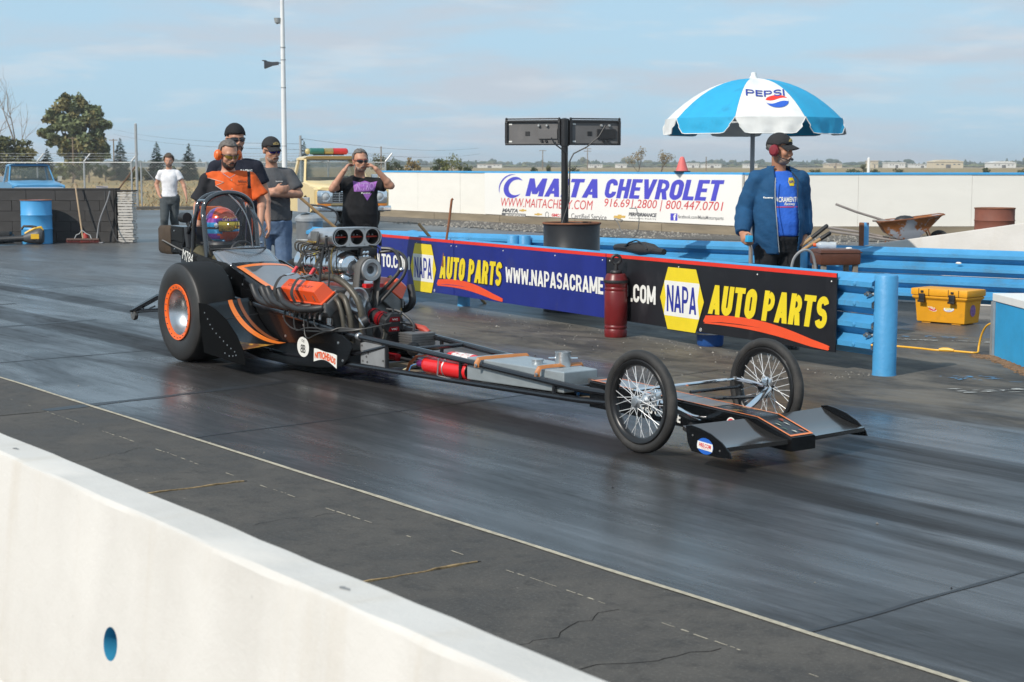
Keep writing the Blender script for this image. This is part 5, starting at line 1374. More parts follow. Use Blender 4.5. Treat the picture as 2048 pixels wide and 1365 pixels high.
# rusty drum and sloping barrier
drum('rusty brown steel drum standing before the white wall behind the sloping barrier', (9.93, 33.0, -0.03), 0.40, 0.735, mat('rust_brown', (0.20, 0.065, 0.04), 0.7, var=0.18, vs=4, dirt=0.3, dcol=(0.1, 0.04, 0.03), ds=5))
rb = thing('sloping_barrier', 'white concrete barrier end sloping up to the right behind the blue rail', 'barrier', (2.9, 19.75, 0), R(-33))
mb = MB(); mb.loft([[(x, y, z) for y, z in ((-0.2, 0), (0.2, 0), (0.08, h), (-0.08, h))] for x, h in ((0.0, 0.40), (1.3, 0.60), (3.8, 1.005), (4.6, 1.02))]); mb.build('body', M_CONC, rb, smooth=0, bevel=0.01)
M_BPOST = mat('flaking_post', (0.10, 0.36, 0.66), 0.6, var=0.15, vs=6, dirt=0.95, dcol=(0.20, 0.06, 0.04), ds=2.4, dlo=0.55, dhi=0.57)
t = thing('steel_post', 'short blue steel post with rust brown flaking side', 'post', (4.15, 18.9, 0))
mb = MB(); mb.lathe([(0.058, 0), (0.058, 0.90), (0.05, 0.905), (0.05, 0.85), (0.01, 0.85)], n=18); tb_ = mb.build('tube', M_BPOST, t); tb_.data.materials.append(M_RUST); tb_.data.polygons.foreach_set('material_index', [1 if p.center.x < -0.012 else 0 for p in tb_.data.polygons])
# hockey stick like rod and a leaning stick
mb = MB(); mb.tube([(-0.78, 17.9, 0.45), (-0.70, 17.95, 0.98), (-0.675, 17.97, 1.19), (-0.66, 17.97, 1.205)], 0.014, 7); mb.build('iron_rod', M_RUST, None, label='thin rusty rod sticking up behind the blue board', category='rod')
mb = MB(); mb.tube([(-1.08, 18.6, 0.90), (-0.72, 18.3, 0.5), (-0.3, 18.2, 0.0)], 0.018, 7); mb.build('wooden_stick', M_WOOD, None, label='pale wooden stick leaning behind the blue board', category='stick')
mb = MB(); mb.tube([(-2.78, 20.6, 1.22), (-2.2, 20.75, 0.7), (-1.5, 20.9, 0.0)], 0.02, 7); mb.build('broom_stick', M_WOOD, None, label='brown broom stick leaning left of the earplugging man', category='stick')
# trash can with hose post
tc_ = thing('trash_can', 'grey galvanised can behind the grey shirted man', 'can', (-2.73, 21.6, 0))
mb = MB(); mb.lathe([(0.16, 0.0), (0.16, 0.02), (0.18, 0.82), (0.19, 0.84), (0.17, 0.84)], n=24); mb.build('body', mat('can_grey', (0.30, 0.31, 0.32), 0.45, 0.5, var=0.2, vs=4), tc_)
mb = MB(); mb.lathe([(0.195, 0.83), (0.195, 0.87), (0.16, 0.91), (0.07, 0.94), (0.02, 0.94)], n=24); mb.build('lid', mat('lid_grey', (0.40, 0.41, 0.42), 0.4, 0.5, var=0.2), tc_)
for z in (0.3, 0.58):
    mb = MB(); mb.torus((0, 0, z), 0.174, 0.009, 'Z', 24, 5); mb.build('band', M_STEEL, tc_)
mb = MB(); mb.box((-2.79, 21.5, 1.05), (0.15, 0.13, 0.2)); mb.build('control_box', mat('box_grey', (0.36, 0.36, 0.36), 0.5), None, smooth=0, bevel=0.008, label='small grey box sitting on the galvanised can lid', category='box')
mb = MB(); mb.tube(smooth_path([(-2.70, 21.48, 1.05), (-2.52, 21.45, 1.03), (-2.36, 21.45, 0.96), (-2.34, 21.45, 0.85), (-2.4, 21.42, 0.75)], 4), 0.014, 6); mb.build('black_hose', M_WIRE, None, label='black hose looping from the grey box on the can', category='hose')

# ================================================================== LEFT SIDE: BLOCK WALL AND ITS THINGS
M_BLOCK = mat('black_block', (0.044, 0.041, 0.040), 0.8, var=0.2, vs=4, dirt=0.3, dcol=(0.09, 0.085, 0.08), ds=3, bump=0.3, bs=50)
M_WBLOCK = mat('block_end_white', (0.52, 0.49, 0.45), 0.8, var=0.12, vs=8, dirt=0.7, dcol=(0.12, 0.11, 0.10), ds=9, dlo=0.56, dhi=0.66)
M_MORT = mat('dark_mortar', (0.036, 0.034, 0.033), 0.9, var=0.2)
bw = thing('block_wall', 'low black painted block wall with a white layered end', 'wall', (-8.14, 32.95, 0), R(178.5))
mb = MB(); mb.box((4.0, -0.21, 0.545), (7.95, 0.36, 1.07)); mb.build('core', M_MORT, bw, smooth=0)
bl = MB(); bl.box((0, 0, 0), (0.599, 0.03, 0.209)); blk = bl.mesh('block', M_BLOCK, 0, 0.008)
bl2 = MB(); bl2.box((0, 0, 0), (0.294, 0.03, 0.209)); blk2 = bl2.mesh('block', M_BLOCK, 0, 0.008)
for r_ in range(5):
    x = 0.02; first = True
    while x < 7.9:
        half = first and r_ % 2 == 1; w = 0.3 if half else 0.605; first = False
        link('block', blk2 if half else blk, bw, (x + w / 2, -0.005 + rnd.uniform(-0.006, 0.009) + 0.02, 0.115 + 0.212 * r_), rnd.uniform(-0.01, 0.01)); x += w
mb = MB(); mb.box((4.0, -0.2, 1.095), (8.0, 0.42, 0.03)); mb.build('coping', M_BLOCK, bw, smooth=0, bevel=0.006)
# ragged end: thin white laid courses
es = thing('layered_stack', 'white painted stack of rough thin layers closing the block wall end', 'stack', (-7.93, 32.88, 0), R(-1.5))
z = 0.012; k = 0
while z < 1.04:
    h = rnd.uniform(0.028, 0.062)
    mb = MB(); xo = rnd.uniform(-0.012, 0.012); w = 0.315 + rnd.uniform(-0.02, 0.015)
    n_ = 7
    top = [(-w / 2 + w * i / n_ + xo, z + h + rnd.uniform(-0.009, 0.003)) for i in range(n_ + 1)]; bot = [(-w / 2 + w * i / n_ + xo, z + rnd.uniform(-0.002, 0.007)) for i in range(n_ + 1)]
    mb.prism(bot + list(reversed(top)), 0.34, frame((0, rnd.uniform(-0.012, 0.012), 0), (1, 0, 0), (0, 0, 1)), z0=-0.34); mb.build('layer', M_WBLOCK, es, smooth=0)
    z += h + 0.006
mb = MB(); mb.box((-0.195, 0.16, 0.54), (0.03, 0.36, 1.08)); mb.box((0, 0.17, 1.06), (0.36, 0.34, 0.03)); mb.build('edging', M_MORT, es, smooth=0)
bd = drum('blue steel drum standing before the black block wall', (-9.62, 32.45, 0), 0.305, 0.88, M_BARRELB, closed=True)
# push broom leaning on the wall
br = thing('push_broom', 'push broom with red bristles and a pale wooden handle leaning on the block wall', 'broom', (-8.72, 32.6, 0))
mb = MB(); mb.box((0, -0.05, 0.085), (0.66, 0.075, 0.035)); mb.build('block', mat('broom_block', (0.12, 0.075, 0.06), 0.7), br, smooth=0, bevel=0.006)
mb = MB()
for i in range(44):
    for j in range(3):
        x = -0.325 + 0.65 * i / 43; y = -0.075 + 0.025 * j; mb.add([(x - 0.006, y, 0.07), (x + 0.006, y, 0.07), (x + rnd.uniform(-0.01, 0.01), y + rnd.uniform(-0.015, 0.01), 0.002)], [(0, 1, 2)])
mb.build('bristles', mat('bristle_red', (0.16, 0.03, 0.028), 0.8, var=0.4, vs=40), br, smooth=0, kind='stuff')
mb = MB(); mb.cyl((0.0, -0.05, 0.1), (-0.2, 0.21, 1.23), 0.0165, n=9); mb.build('handle', mat('pale_wood', (0.44, 0.31, 0.19), 0.6, var=0.2), br)
for s in (-1, 1):
    mb = MB(); mb.tube([(s * 0.17, -0.05, 0.1), (s * 0.14, -0.03, 0.17), (s * 0.07, -0.03, 0.2), (-0.03, -0.02, 0.27)], 0.009, 6); mb.build('brace', M_STEEL, br)
rc = thing('small_cone', 'small red cone standing behind the push broom', 'cone', (-8.72, 32.74, 0)); mb = MB(); mb.lathe([(0.1, 0), (0.095, 0.02), (0.04, 0.2), (0.01, 0.21)], n=14); mb.build('body', mat('cone_red', (0.42, 0.04, 0.03), 0.6), rc)
mb = MB(); mb.box((0, 0, 0.008), (0.22, 0.22, 0.016)); mb.build('base', M_RUST, rc, smooth=0)
mb = MB(); mb.tube(smooth_path([(-8.20, 32.76, 1.06), (-8.26, 32.75, 0.85), (-8.40, 32.72, 0.5), (-8.46, 32.7, 0.2), (-8.44, 32.6, 0.03), (-8.3, 32.5, 0.02)], 4), 0.015, 7); mb.build('grey_hose', mat('hose_light_grey', (0.22, 0.22, 0.23), 0.6), None, label='grey hose hanging down the block wall right of the broom', category='hose')
mb = MB(); mb.tube(smooth_path([(-8.33, 32.85, 1.06), (-8.28, 32.76, 0.7), (-8.2, 32.74, 0.4), (-8.05, 32.6, 0.08), (-7.9, 32.5, 0.02), (-7.75, 32.5, 0.02)], 4), 0.013, 7); mb.build('black_hose', M_WIRE, None, label='black hose hanging at the end of the block wall', category='hose')
# leaf blower
lb = thing('leaf_blower', 'black and yellow leaf blower lying before the blue drum', 'leaf blower', (-9.95, 32.0, 0), R(4))
mb = MB(); mb.tube([(-0.42, 0, 0.10), (-0.38, 0, 0.10), (0.1, 0, 0.125), (0.28, 0, 0.13)], [0.062, 0.058, 0.062, 0.07], 12); mb.build('tube', M_BLKPLAST, lb)
mb = MB(); mb.torus((-0.42, 0, 0.1), 0.058, 0.012, 'X', 16, 6); mb.build('nozzle_ring', M_STEEL, lb)
mb = MB(); mb.loft([[(x, 0.13 * s * math.cos(a), zc + 0.16 * s * math.sin(a)) for a in [2 * PI * j / 14 for j in range(14)]] for x, s, zc in ((0.2, 0.5, 0.13), (0.32, 0.75, 0.15), (0.48, 1.0, 0.17), (0.54, 1.0, 0.17), (0.58, 0.8, 0.17))]); mb.build('housing', mat('dark_plastic_grey', (0.06, 0.062, 0.065), 0.5), lb)
M_TOOLY = mat('tool_yellow', (0.72, 0.42, 0.02), 0.45)
mb = MB(); mb.loft([[(x, -0.10 + dy, 0.17 + z) for dy, z in ((0, -0.05), (-0.03, -0.05), (-0.03, 0.05), (0, 0.05))] for x in (0.36, 0.52)]); mb.build('yellow_flash', M_TOOLY, lb, smooth=0)
mb = MB(); mb.tube([(0.22, 0, 0.22), (0.3, 0, 0.27), (0.42, 0, 0.33), (0.54, 0, 0.35), (0.57, 0, 0.28)], 0.026, 8); mb.build('side_rib', M_TOOLY, lb)
mb = MB(); mb.tube([(0.15, 0, 0.31), (0.2, 0, 0.37), (0.35, 0, 0.365), (0.45, 0, 0.35)], 0.025, 8); mb.build('handle', M_BLKPLAST, lb)
en = thing('small_engine', 'small dark pump engine with a pale box behind the leaf blower', 'engine', (-10.25, 32.15, 0))
mb = MB(); mb.box((0.05, 0, 0.2), (0.3, 0.2, 0.12)); mb.cyl((-0.1, 0, 0.1), (0.25, 0, 0.12), 0.09, n=12); mb.build('body', M_BLKPAINT, en, bevel=0.01)
mb = MB(); mb.box((-0.22, -0.03, 0.28), (0.09, 0.1, 0.22)); mb.build('pale_box', M_PALE, en, bevel=0.008)
mb = MB(); mb.lathe([(0.3, 0), (0.29, 0.004), (0.02, 0.006)], (0.1, -0.3, 0), n=20); mb.build('tray', mat('tray_blue', (0.08, 0.13, 0.17), 0.4), en)

# ================================================================== PARKED TRUCKS
M_GLASS = bpy.data.materials.new('window_glass'); M_GLASS.use_nodes = True
g = M_GLASS.node_tree; gb = g.nodes['Principled BSDF']; gb.inputs['Base Color'].default_value = (0.12, 0.15, 0.14, 1); gb.inputs['Roughness'].default_value = 0.03; gb.inputs['Alpha'].default_value = 0.32; gb.inputs['Specular IOR Level'].default_value = 0.8
M_LAMP = mat('lamp_glass', (0.55, 0.56, 0.56), 0.1, 0.3)
M_SEATV = mat('truck_seat', (0.10, 0.085, 0.07), 0.8)
def truck(name, label, loc, rz, paint, S_, bar):
    t = thing(name, label, 'truck', loc, rz)
    W2 = 0.96
    mb = MB()      # body side outline, x back from the front
    for sgn in (1, -1):
        arch = [(-0.95 + 0.43 * math.cos(a), 0.40 + 0.43 * math.sin(a)) for a in [PI * i / 10 for i in range(11)]]
        arch2 = [(-3.85 + 0.43 * math.cos(a), 0.40 + 0.43 * math.sin(a)) for a in [PI * i / 10 for i in range(11)]]
        out = [(-0.06, 0.52), (-0.05, 0.98), (-0.12, 1.03), (-1.55, 1.13), (-4.95, 1.12), (-4.95, 0.5)] + [(-4.28, 0.42)] + list(reversed(arch2)) + list(reversed(arch))
        mb.prism(out, 0.10, frame((0, sgn * W2, 0), (1, 0, 0), (0, 0, 1)) if sgn > 0 else frame((0, sgn * W2 + 0.10, 0), (1, 0, 0), (0, 0, 1)))
    mb.build('fender_side', paint, t, smooth=0, bevel=0.012)
    mb = MB(); mb.loft([[(x, y * w, z + dz) for y, dz in ((-1, -0.02), (-0.9, 0.035), (-0.5, 0.03), (0, 0.05), (0.5, 0.03), (0.9, 0.035), (1, -0.02), (0, -0.1))] for x, w, z in ((-0.03, 0.84, 1.0), (-0.12, 0.88, 1.035), (-0.8, 0.9, 1.10), (-1.5, 0.9, 1.16))]); mb.build('hood', paint, t, smooth=40)
    mb = MB(); mb.box((-2.3, 0, 0.78), (1.6, 1.7, 0.7)); mb.box((-4.0, 0, 0.6), (1.9, 1.7, 0.2)); mb.box((-4.92, 0, 0.85), (0.05, 1.7, 0.5)); mb.box((-0.8, 0, 0.7), (1.3, 1.4, 0.4)); mb.build('lower_body', paint, t, smooth=0, bevel=0.01)
    zr = 1.72
    # cab: roof, pillars, glass
    mb = MB(); mb.loft([[(x, y, z) for x, y in ((-1.92 + i, -0.72 + i), (-1.86 + i * 0.5, 0), (-1.92 + i, 0.72 - i), (-2.75 - i * 0.3, 0.72 - i), (-2.75 - i * 0.3, -0.72 + i))] for z, i in ((zr, -0.03), (zr + 0.045, -0.03), (zr + 0.085, 0.06), (zr + 0.10, 0.2))]); mb.build('roof', paint, t, smooth=40)
    for s in (-1, 1):
        mb = MB(); mb.tube([(-1.5, s * 0.83, 1.13), (-1.93, s * 0.70, zr)], 0.036, 6); mb.build('pillar', paint, t)
        mb = MB(); mb.loft([[(-2.72, s * 0.86, 1.1), (-2.85, s * 0.86, 1.1), (-2.85, s * 0.8, 1.1), (-2.72, s * 0.8, 1.1)], [(-2.62, s * 0.73, zr), (-2.78, s * 0.73, zr), (-2.78, s * 0.67, zr), (-2.62, s * 0.67, zr)]]); mb.build('pillar', paint, t, smooth=0)
        mb = MB(); mb.add([(-1.56, s * 0.825, 1.14), (-2.72, s * 0.84, 1.12), (-2.65, s * 0.71, zr), (-1.94, s * 0.69, zr)], [(0, 1, 2, 3)]); mb.build('side_window', M_GLASS, t, smooth=0)
        mb = MB(); mb.box((-1.75, s * 1.08, 1.25), (0.08, 0.16, 0.2)); mb.cyl((-1.7, s * 0.9, 1.1), (-1.75, s * 1.06, 1.2), 0.012, n=5); mb.build('mirror', M_CHROME, t, smooth=0, bevel=0.01)
    rows = []
    for i in range(5):
        u = i / 4; rows.append([(-1.5 - 0.42 * u + 0.09 * (1 - (y / 0.8) ** 2), y * (1.0 - 0.13 * u), 1.14 + (zr - 1.14) * u) for y in (-0.79, -0.5, 0, 0.5, 0.79)])
    mb = MB(); mb.sheet(rows); mb.build('windshield', M_GLASS, t, smooth=60)
    mb = MB(); mb.add([(-2.79, -0.78, 1.13), (-2.79, 0.78, 1.13), (-2.74, 0.68, zr - 0.02), (-2.74, -0.68, zr - 0.02)], [(0, 1, 2, 3)]); mb.build('rear_window', M_GLASS, t, smooth=0)
    mb = MB(); mb.tube([rows[0][j] for j in range(5)] + [rows[i][4] for i in range(1, 5)] + [rows[4][j] for j in range(3, -1, -1)] + [rows[i][0] for i in range(3, 0, -1)], 0.016, 5, closed=True); mb.build('windshield_gasket', M_BLKPLAST, t)
    mb = MB(); mb.box((-2.5, 0, 1.0), (0.2, 1.3, 0.55)); mb.build('bench_seat', M_SEATV, t, bevel=0.04)
    mb = MB(); mb.torus((-1.95, 0.38, 1.12), 0.18, 0.014, 'X', 22, 6); mb.build('steering_wheel', M_BLKPLAST, t)
    # front
    mb = MB(); mb.box((-0.03, 0, 0.78), (0.06, 1.78, 0.36)); mb.build('front_panel', paint, t, bevel=0.015)
    mb = MB(); mb.prism([(-0.9, -0.13), (-0.86, -0.16), (0.86, -0.16), (0.9, -0.13), (0.9, 0.13), (0.86, 0.16), (-0.86, 0.16), (-0.9, 0.13)], 0.03, frame((0.001, 0, 0.80), (0, 1, 0), (0, 0, 1))); mb.build('grille_surround', M_CHROME, t, bevel=0.008)
    mb = MB(); mb.box((0.034, 0, 0.80), (0.012, 1.02, 0.24)); mb.build('grille_back', M_BLKPLAST, t, smooth=0)
    for z in (0.72, 0.77, 0.83, 0.88):
        mb = MB(); mb.box((0.045, 0, z), (0.014, 1.0, 0.011)); mb.build('grille_bar', M_ALU, t, smooth=0)
    for y in (-0.34, -0.17, 0, 0.17, 0.34):
        mb = MB(); mb.box((0.047, y, 0.80), (0.014, 0.014, 0.23)); mb.build('grille_bar', M_ALU, t, smooth=0)
    for s in (-1, 1):
        mb = MB(); mb.lathe([(0.001, 0.075), (0.05, 0.07), (0.085, 0.05), (0.10, 0.04), (0.11, 0.03)], (0, s * 0.69, 0.81), 'X', 20); mb.build('headlight', M_LAMP, t)
        mb = MB(); mb.torus((0.045, s * 0.69, 0.81), 0.11, 0.016, 'X', 24, 6); mb.build('headlight_ring', M_CHROME, t)
        mb = MB(); mb.box((0.0, s * 0.72, 0.605), (0.05, 0.34, 0.055)); mb.build('indicator', mat('amber_lens', (0.62, 0.20, 0.02), 0.3), t, bevel=0.008)
    mb = MB(); mb.loft([[(0.10 - abs(y) ** 4 * 0.12, y, 0.44), (0.16 - abs(y) ** 4 * 0.12, y, 0.47), (0.16 - abs(y) ** 4 * 0.12, y, 0.53), (0.10 - abs(y) ** 4 * 0.12, y, 0.575), (0.05 - abs(y) ** 4 * 0.12, y, 0.575), (0.05 - abs(y) ** 4 * 0.12, y, 0.44)] for y in (-1.0, -0.9, -0.6, 0, 0.6, 0.9, 1.0)]); mb.build('bumper', M_CHROME, t, smooth=30)
    for x in (-0.95, -3.85):
        for s in (-1, 1):
            w = link('wheel', None, t, (x, s * 0.80, 0.36))
            mb = MB(); mb.lathe([(0.2, -0.1), (0.33, -0.105), (0.36, -0.07), (0.36, 0.07), (0.33, 0.105), (0.2, 0.1)], (0, 0, 0), 'Y', 30, False); mb.build('tyre', M_RUBBER, w, smooth=40)
            mb = MB(); mb.lathe([(0.01, s * 0.105), (0.06, s * 0.115), (0.1, s * 0.09), (0.17, s * 0.07), (0.2, s * 0.105), (0.21, s * 0.108), (0.2, 0)], (0, 0, 0), 'Y', 24); mb.build('hubcap', M_CHROME, w)
    if bar:
        mb = MB(); mb.box((-2.3, 0, zr + 0.135), (0.1, 0.8, 0.03)); mb.build('light_bar_foot', M_BLKPLAST, t, smooth=0)
        for y0, y1, m in ((-0.52, -0.13, mat('beacon_green', (0.03, 0.15, 0.12), 0.25)), (-0.13, 0.12, mat('beacon_grille', (0.45, 0.36, 0.16), 0.3, 0.6)), (0.12, 0.52, mat('beacon_red', (0.55, 0.03, 0.03), 0.25))):
            mb = MB(); mb.lathe([(0.06, y0 + 0.002), (0.082, y0 + 0.02), (0.085, y1 - 0.02), (0.08, y1 - 0.002)] if m.name == 'beacon_grille' else [(0.05, y0), (0.085, y0 + 0.04), (0.085, y1 - 0.003)] if y0 < 0 else [(0.085, y0 + 0.003), (0.085, y1 - 0.04), (0.05, y1)], (-2.3, 0, zr + 0.225), 'Y', 18); mb.build('beacon', m, t)
        mb = MB(); mb.ell((-2.3, -0.55, zr + 0.225), 0.075, 12, 8); mb.build('end_lamp', mat('lamp_yellowish', (0.5, 0.42, 0.2), 0.2), t)
    if S_ != 1: t.scale = (S_, S_, S_)
    return t
truck('tow_truck', 'old cream yellow truck with a red and green beacon bar on its roof', (-3.98, 40.0, 0), R(-69), mat('cream_yellow_paint', (0.78, 0.60, 0.30), 0.35, var=0.05, vs=2, coat=0.3), 1.0, True)
truck('pickup_truck', 'light blue pickup parked behind the black block wall', (-15.75, 53.5, 0), R(-64), mat('pickup_blue_paint', (0.07, 0.28, 0.50), 0.35, var=0.08, vs=2, coat=0.3), 0.90, False)
# ================================================================== PEOPLE
from mathutils.bvhtree import BVHTree
def skinmat(name, col): return mat(name, col, 0.5, var=0.10, vs=14, dirt=0.25, dcol=(0.42, 0.14, 0.10), ds=9, dlo=0.5, dhi=0.75, spec=0.35)
M_SKIN = skinmat('skin', (0.52, 0.27, 0.18)); M_SKIN2 = skinmat('skin_tanned', (0.44, 0.21, 0.13))
M_SHADES = mat('dark_lens', (0.012, 0.012, 0.018), 0.06, spec=0.9); M_SHADEY = mat('amber_lens_glasses', (0.20, 0.13, 0.02), 0.08, spec=0.9)
M_LIP = mat('lips', (0.30, 0.11, 0.09), 0.5); M_EYEW = mat('eye_white', (0.6, 0.58, 0.55), 0.3)
def cloth(name, col, **k): return mat(name, col, 0.85, var=k.pop('var', 0.14), vs=9, bump=0.25, bs=k.pop('bs', 45), spec=0.25, **k)
M_JEANS = cloth('blue_jeans', (0.11, 0.17, 0.28), dirt=0.5, dcol=(0.24, 0.31, 0.42), ds=4); M_JEANSG = cloth('grey_jeans', (0.07, 0.08, 0.085), dirt=0.4, dcol=(0.14, 0.15, 0.16), ds=4)
M_BLKCL = cloth('black_trousers', (0.016, 0.016, 0.018)); M_SHOE = mat('shoe_dark', (0.03, 0.028, 0.027), 0.6)

def hand(mb, w, d, palm, curl=0.35, thumb_out=1.0, side=1, s=1.0):
    """Palm plus five unequal bent fingers, rooted at the wrist w, pointing along d, the palm facing along palm."""
    w = V(w); d = V(d).normalized(); palm = V(palm); palm = (palm - d * palm.dot(d)).normalized()
    a = d.cross(palm) * side
    mb.loft([[w + d * t * s + (a * math.cos(q) * wx + palm * math.sin(q) * wy) * s for q in [2 * PI * j / 10 for j in range(10)]] for t, wx, wy in ((-0.03, 0.024, 0.02), (0.0, 0.028, 0.019), (0.045, 0.041, 0.019), (0.085, 0.042, 0.016), (0.097, 0.034, 0.011))])
    for k, (o, ln, r) in enumerate(((0.031, 0.070, 0.0098), (0.010, 0.080, 0.0102), (-0.011, 0.075, 0.0098), (-0.031, 0.058, 0.0088))):
        p = w + (d * 0.083 + a * o) * s; c = curl * (0.9 + 0.12 * k)
        dirn = d
        for seg, f in ((0.45, 0.5), (0.32, 1.0), (0.23, 0.9)):
            dirn = (dirn * math.cos(c * f) + palm * math.sin(c * f)).normalized()
            q = p + dirn * ln * seg * s * 1.08
            mb.capsule(p, q, r * s, r * s * 0.94, 8); p = q
    p = w + (d * 0.025 + a * 0.026) * s
    t1 = (d * 0.62 + a * 0.62 * thumb_out + palm * 0.45).normalized(); q = p + t1 * 0.042 * s; mb.capsule(p, q, 0.0135 * s, 0.0115 * s, 8)
    t2 = (d * 0.85 + a * 0.15 + palm * 0.5).normalized(); mb.capsule(q, q + t2 * 0.034 * s, 0.0112 * s, 0.009 * s, 8)

def head_shapes(mb, Mh, wide=1.0):
    """Skull, jaw, cheeks, brow, nose, lips, ears and chin in the head frame (face towards -y)."""
    def e(c, r, rot=None):
        k = len(mb.v); mb.ell(c, r, 16, 12, rot)
        for i in range(k, len(mb.v)): mb.v[i] = Mh @ mb.v[i]
    e((0, 0.012, 0.035), (0.077 * wide, 0.096, 0.090))
    e((0, -0.022, -0.035), (0.062 * wide, 0.070, 0.078))
    e((0, -0.050, -0.082), (0.040 * wide, 0.036, 0.032))
    e((0, -0.072, 0.030), (0.056, 0.022, 0.018))
    for s in (-1, 1):
        e((s * 0.040, -0.058, -0.022), (0.026, 0.026, 0.026)); e((s * 0.078 * wide, 0.012, -0.005), (0.011, 0.022, 0.034))
        e((s * 0.013, -0.093, -0.033), (0.010, 0.012, 0.009))
    k = len(mb.v); mb.tube([(0, -0.080, 0.026), (0, -0.096, -0.004), (0, -0.104, -0.028), (0, -0.094, -0.040)], [0.009, 0.012, 0.015, 0.010], 10)
    for i in range(k, len(mb.v)): mb.v[i] = Mh @ mb.v[i]
    e((0, -0.085, -0.062), (0.026, 0.012, 0.009))

def shell(name, m, parent, Mh, c, r, keep, th=0.0, nn=28, mm=20, rough=0.004, seed=0.0, sol=0.006):
    """Part of an ellipsoid around the head (hair, beard, cap crown) where keep(direction) holds."""
    vs = []; fs = []; idx = {}
    def vid(i, j):
        key = (i, j % nn)
        if key not in idx:
            a = PI * i / mm; b2 = 2 * PI * j / nn; d = V((math.sin(a) * math.cos(b2), math.sin(a) * math.sin(b2), math.cos(a)))
            k = 1 + rough / 0.1 * noise.noise(d * 5.2 + V((seed, seed, 0))) + rough / 0.1 * 0.7 * noise.noise(d * 13 + V((seed, 0, 0)))
            idx[key] = len(vs); vs.append(Mh @ V((c[0] + d.x * r[0] * k, c[1] + d.y * r[1] * k, c[2] + d.z * r[2] * k)))
        return idx[key]
    for i in range(mm):
        for j in range(nn):
            a = PI * (i + 0.5) / mm; b2 = 2 * PI * (j + 0.5) / nn; d = V((math.sin(a) * math.cos(b2), math.sin(a) * math.sin(b2), math.cos(a)))
            if keep(d):
                fs.append((vid(i, j), vid(i + 1, j), vid(i + 1, j + 1), vid(i, j + 1)))
    me = bpy.data.meshes.new(name); me.from_pydata([tuple(v) for v in vs], [], fs); me.materials.append(m)
    bm = bmesh.new(); bm.from_mesh(me); bmesh.ops.remove_doubles(bm, verts=bm.verts, dist=1e-5); bmesh.ops.recalc_face_normals(bm, faces=bm.faces)
    bmesh.ops.solidify(bm, geom=bm.faces[:], thickness=sol); bm.to_mesh(me); bm.free()
    me.polygons.foreach_set('use_smooth', [True] * len(me.polygons))
    return link(name, me, parent)

def folds(amp, seed, sx=7.0, sz=3.2):
    return lambda co: amp * (noise.noise(V((co.x * sx + seed, co.y * sx, co.z * sz))) + 0.5 * abs(noise.noise(V((co.x * 9 + co.z * 11, co.y * 9 + seed, co.z * 5)))) + 0.55 * noise.noise(V((co.x * 17 + co.z * 9, co.y * 17, co.z * 12 + seed))))

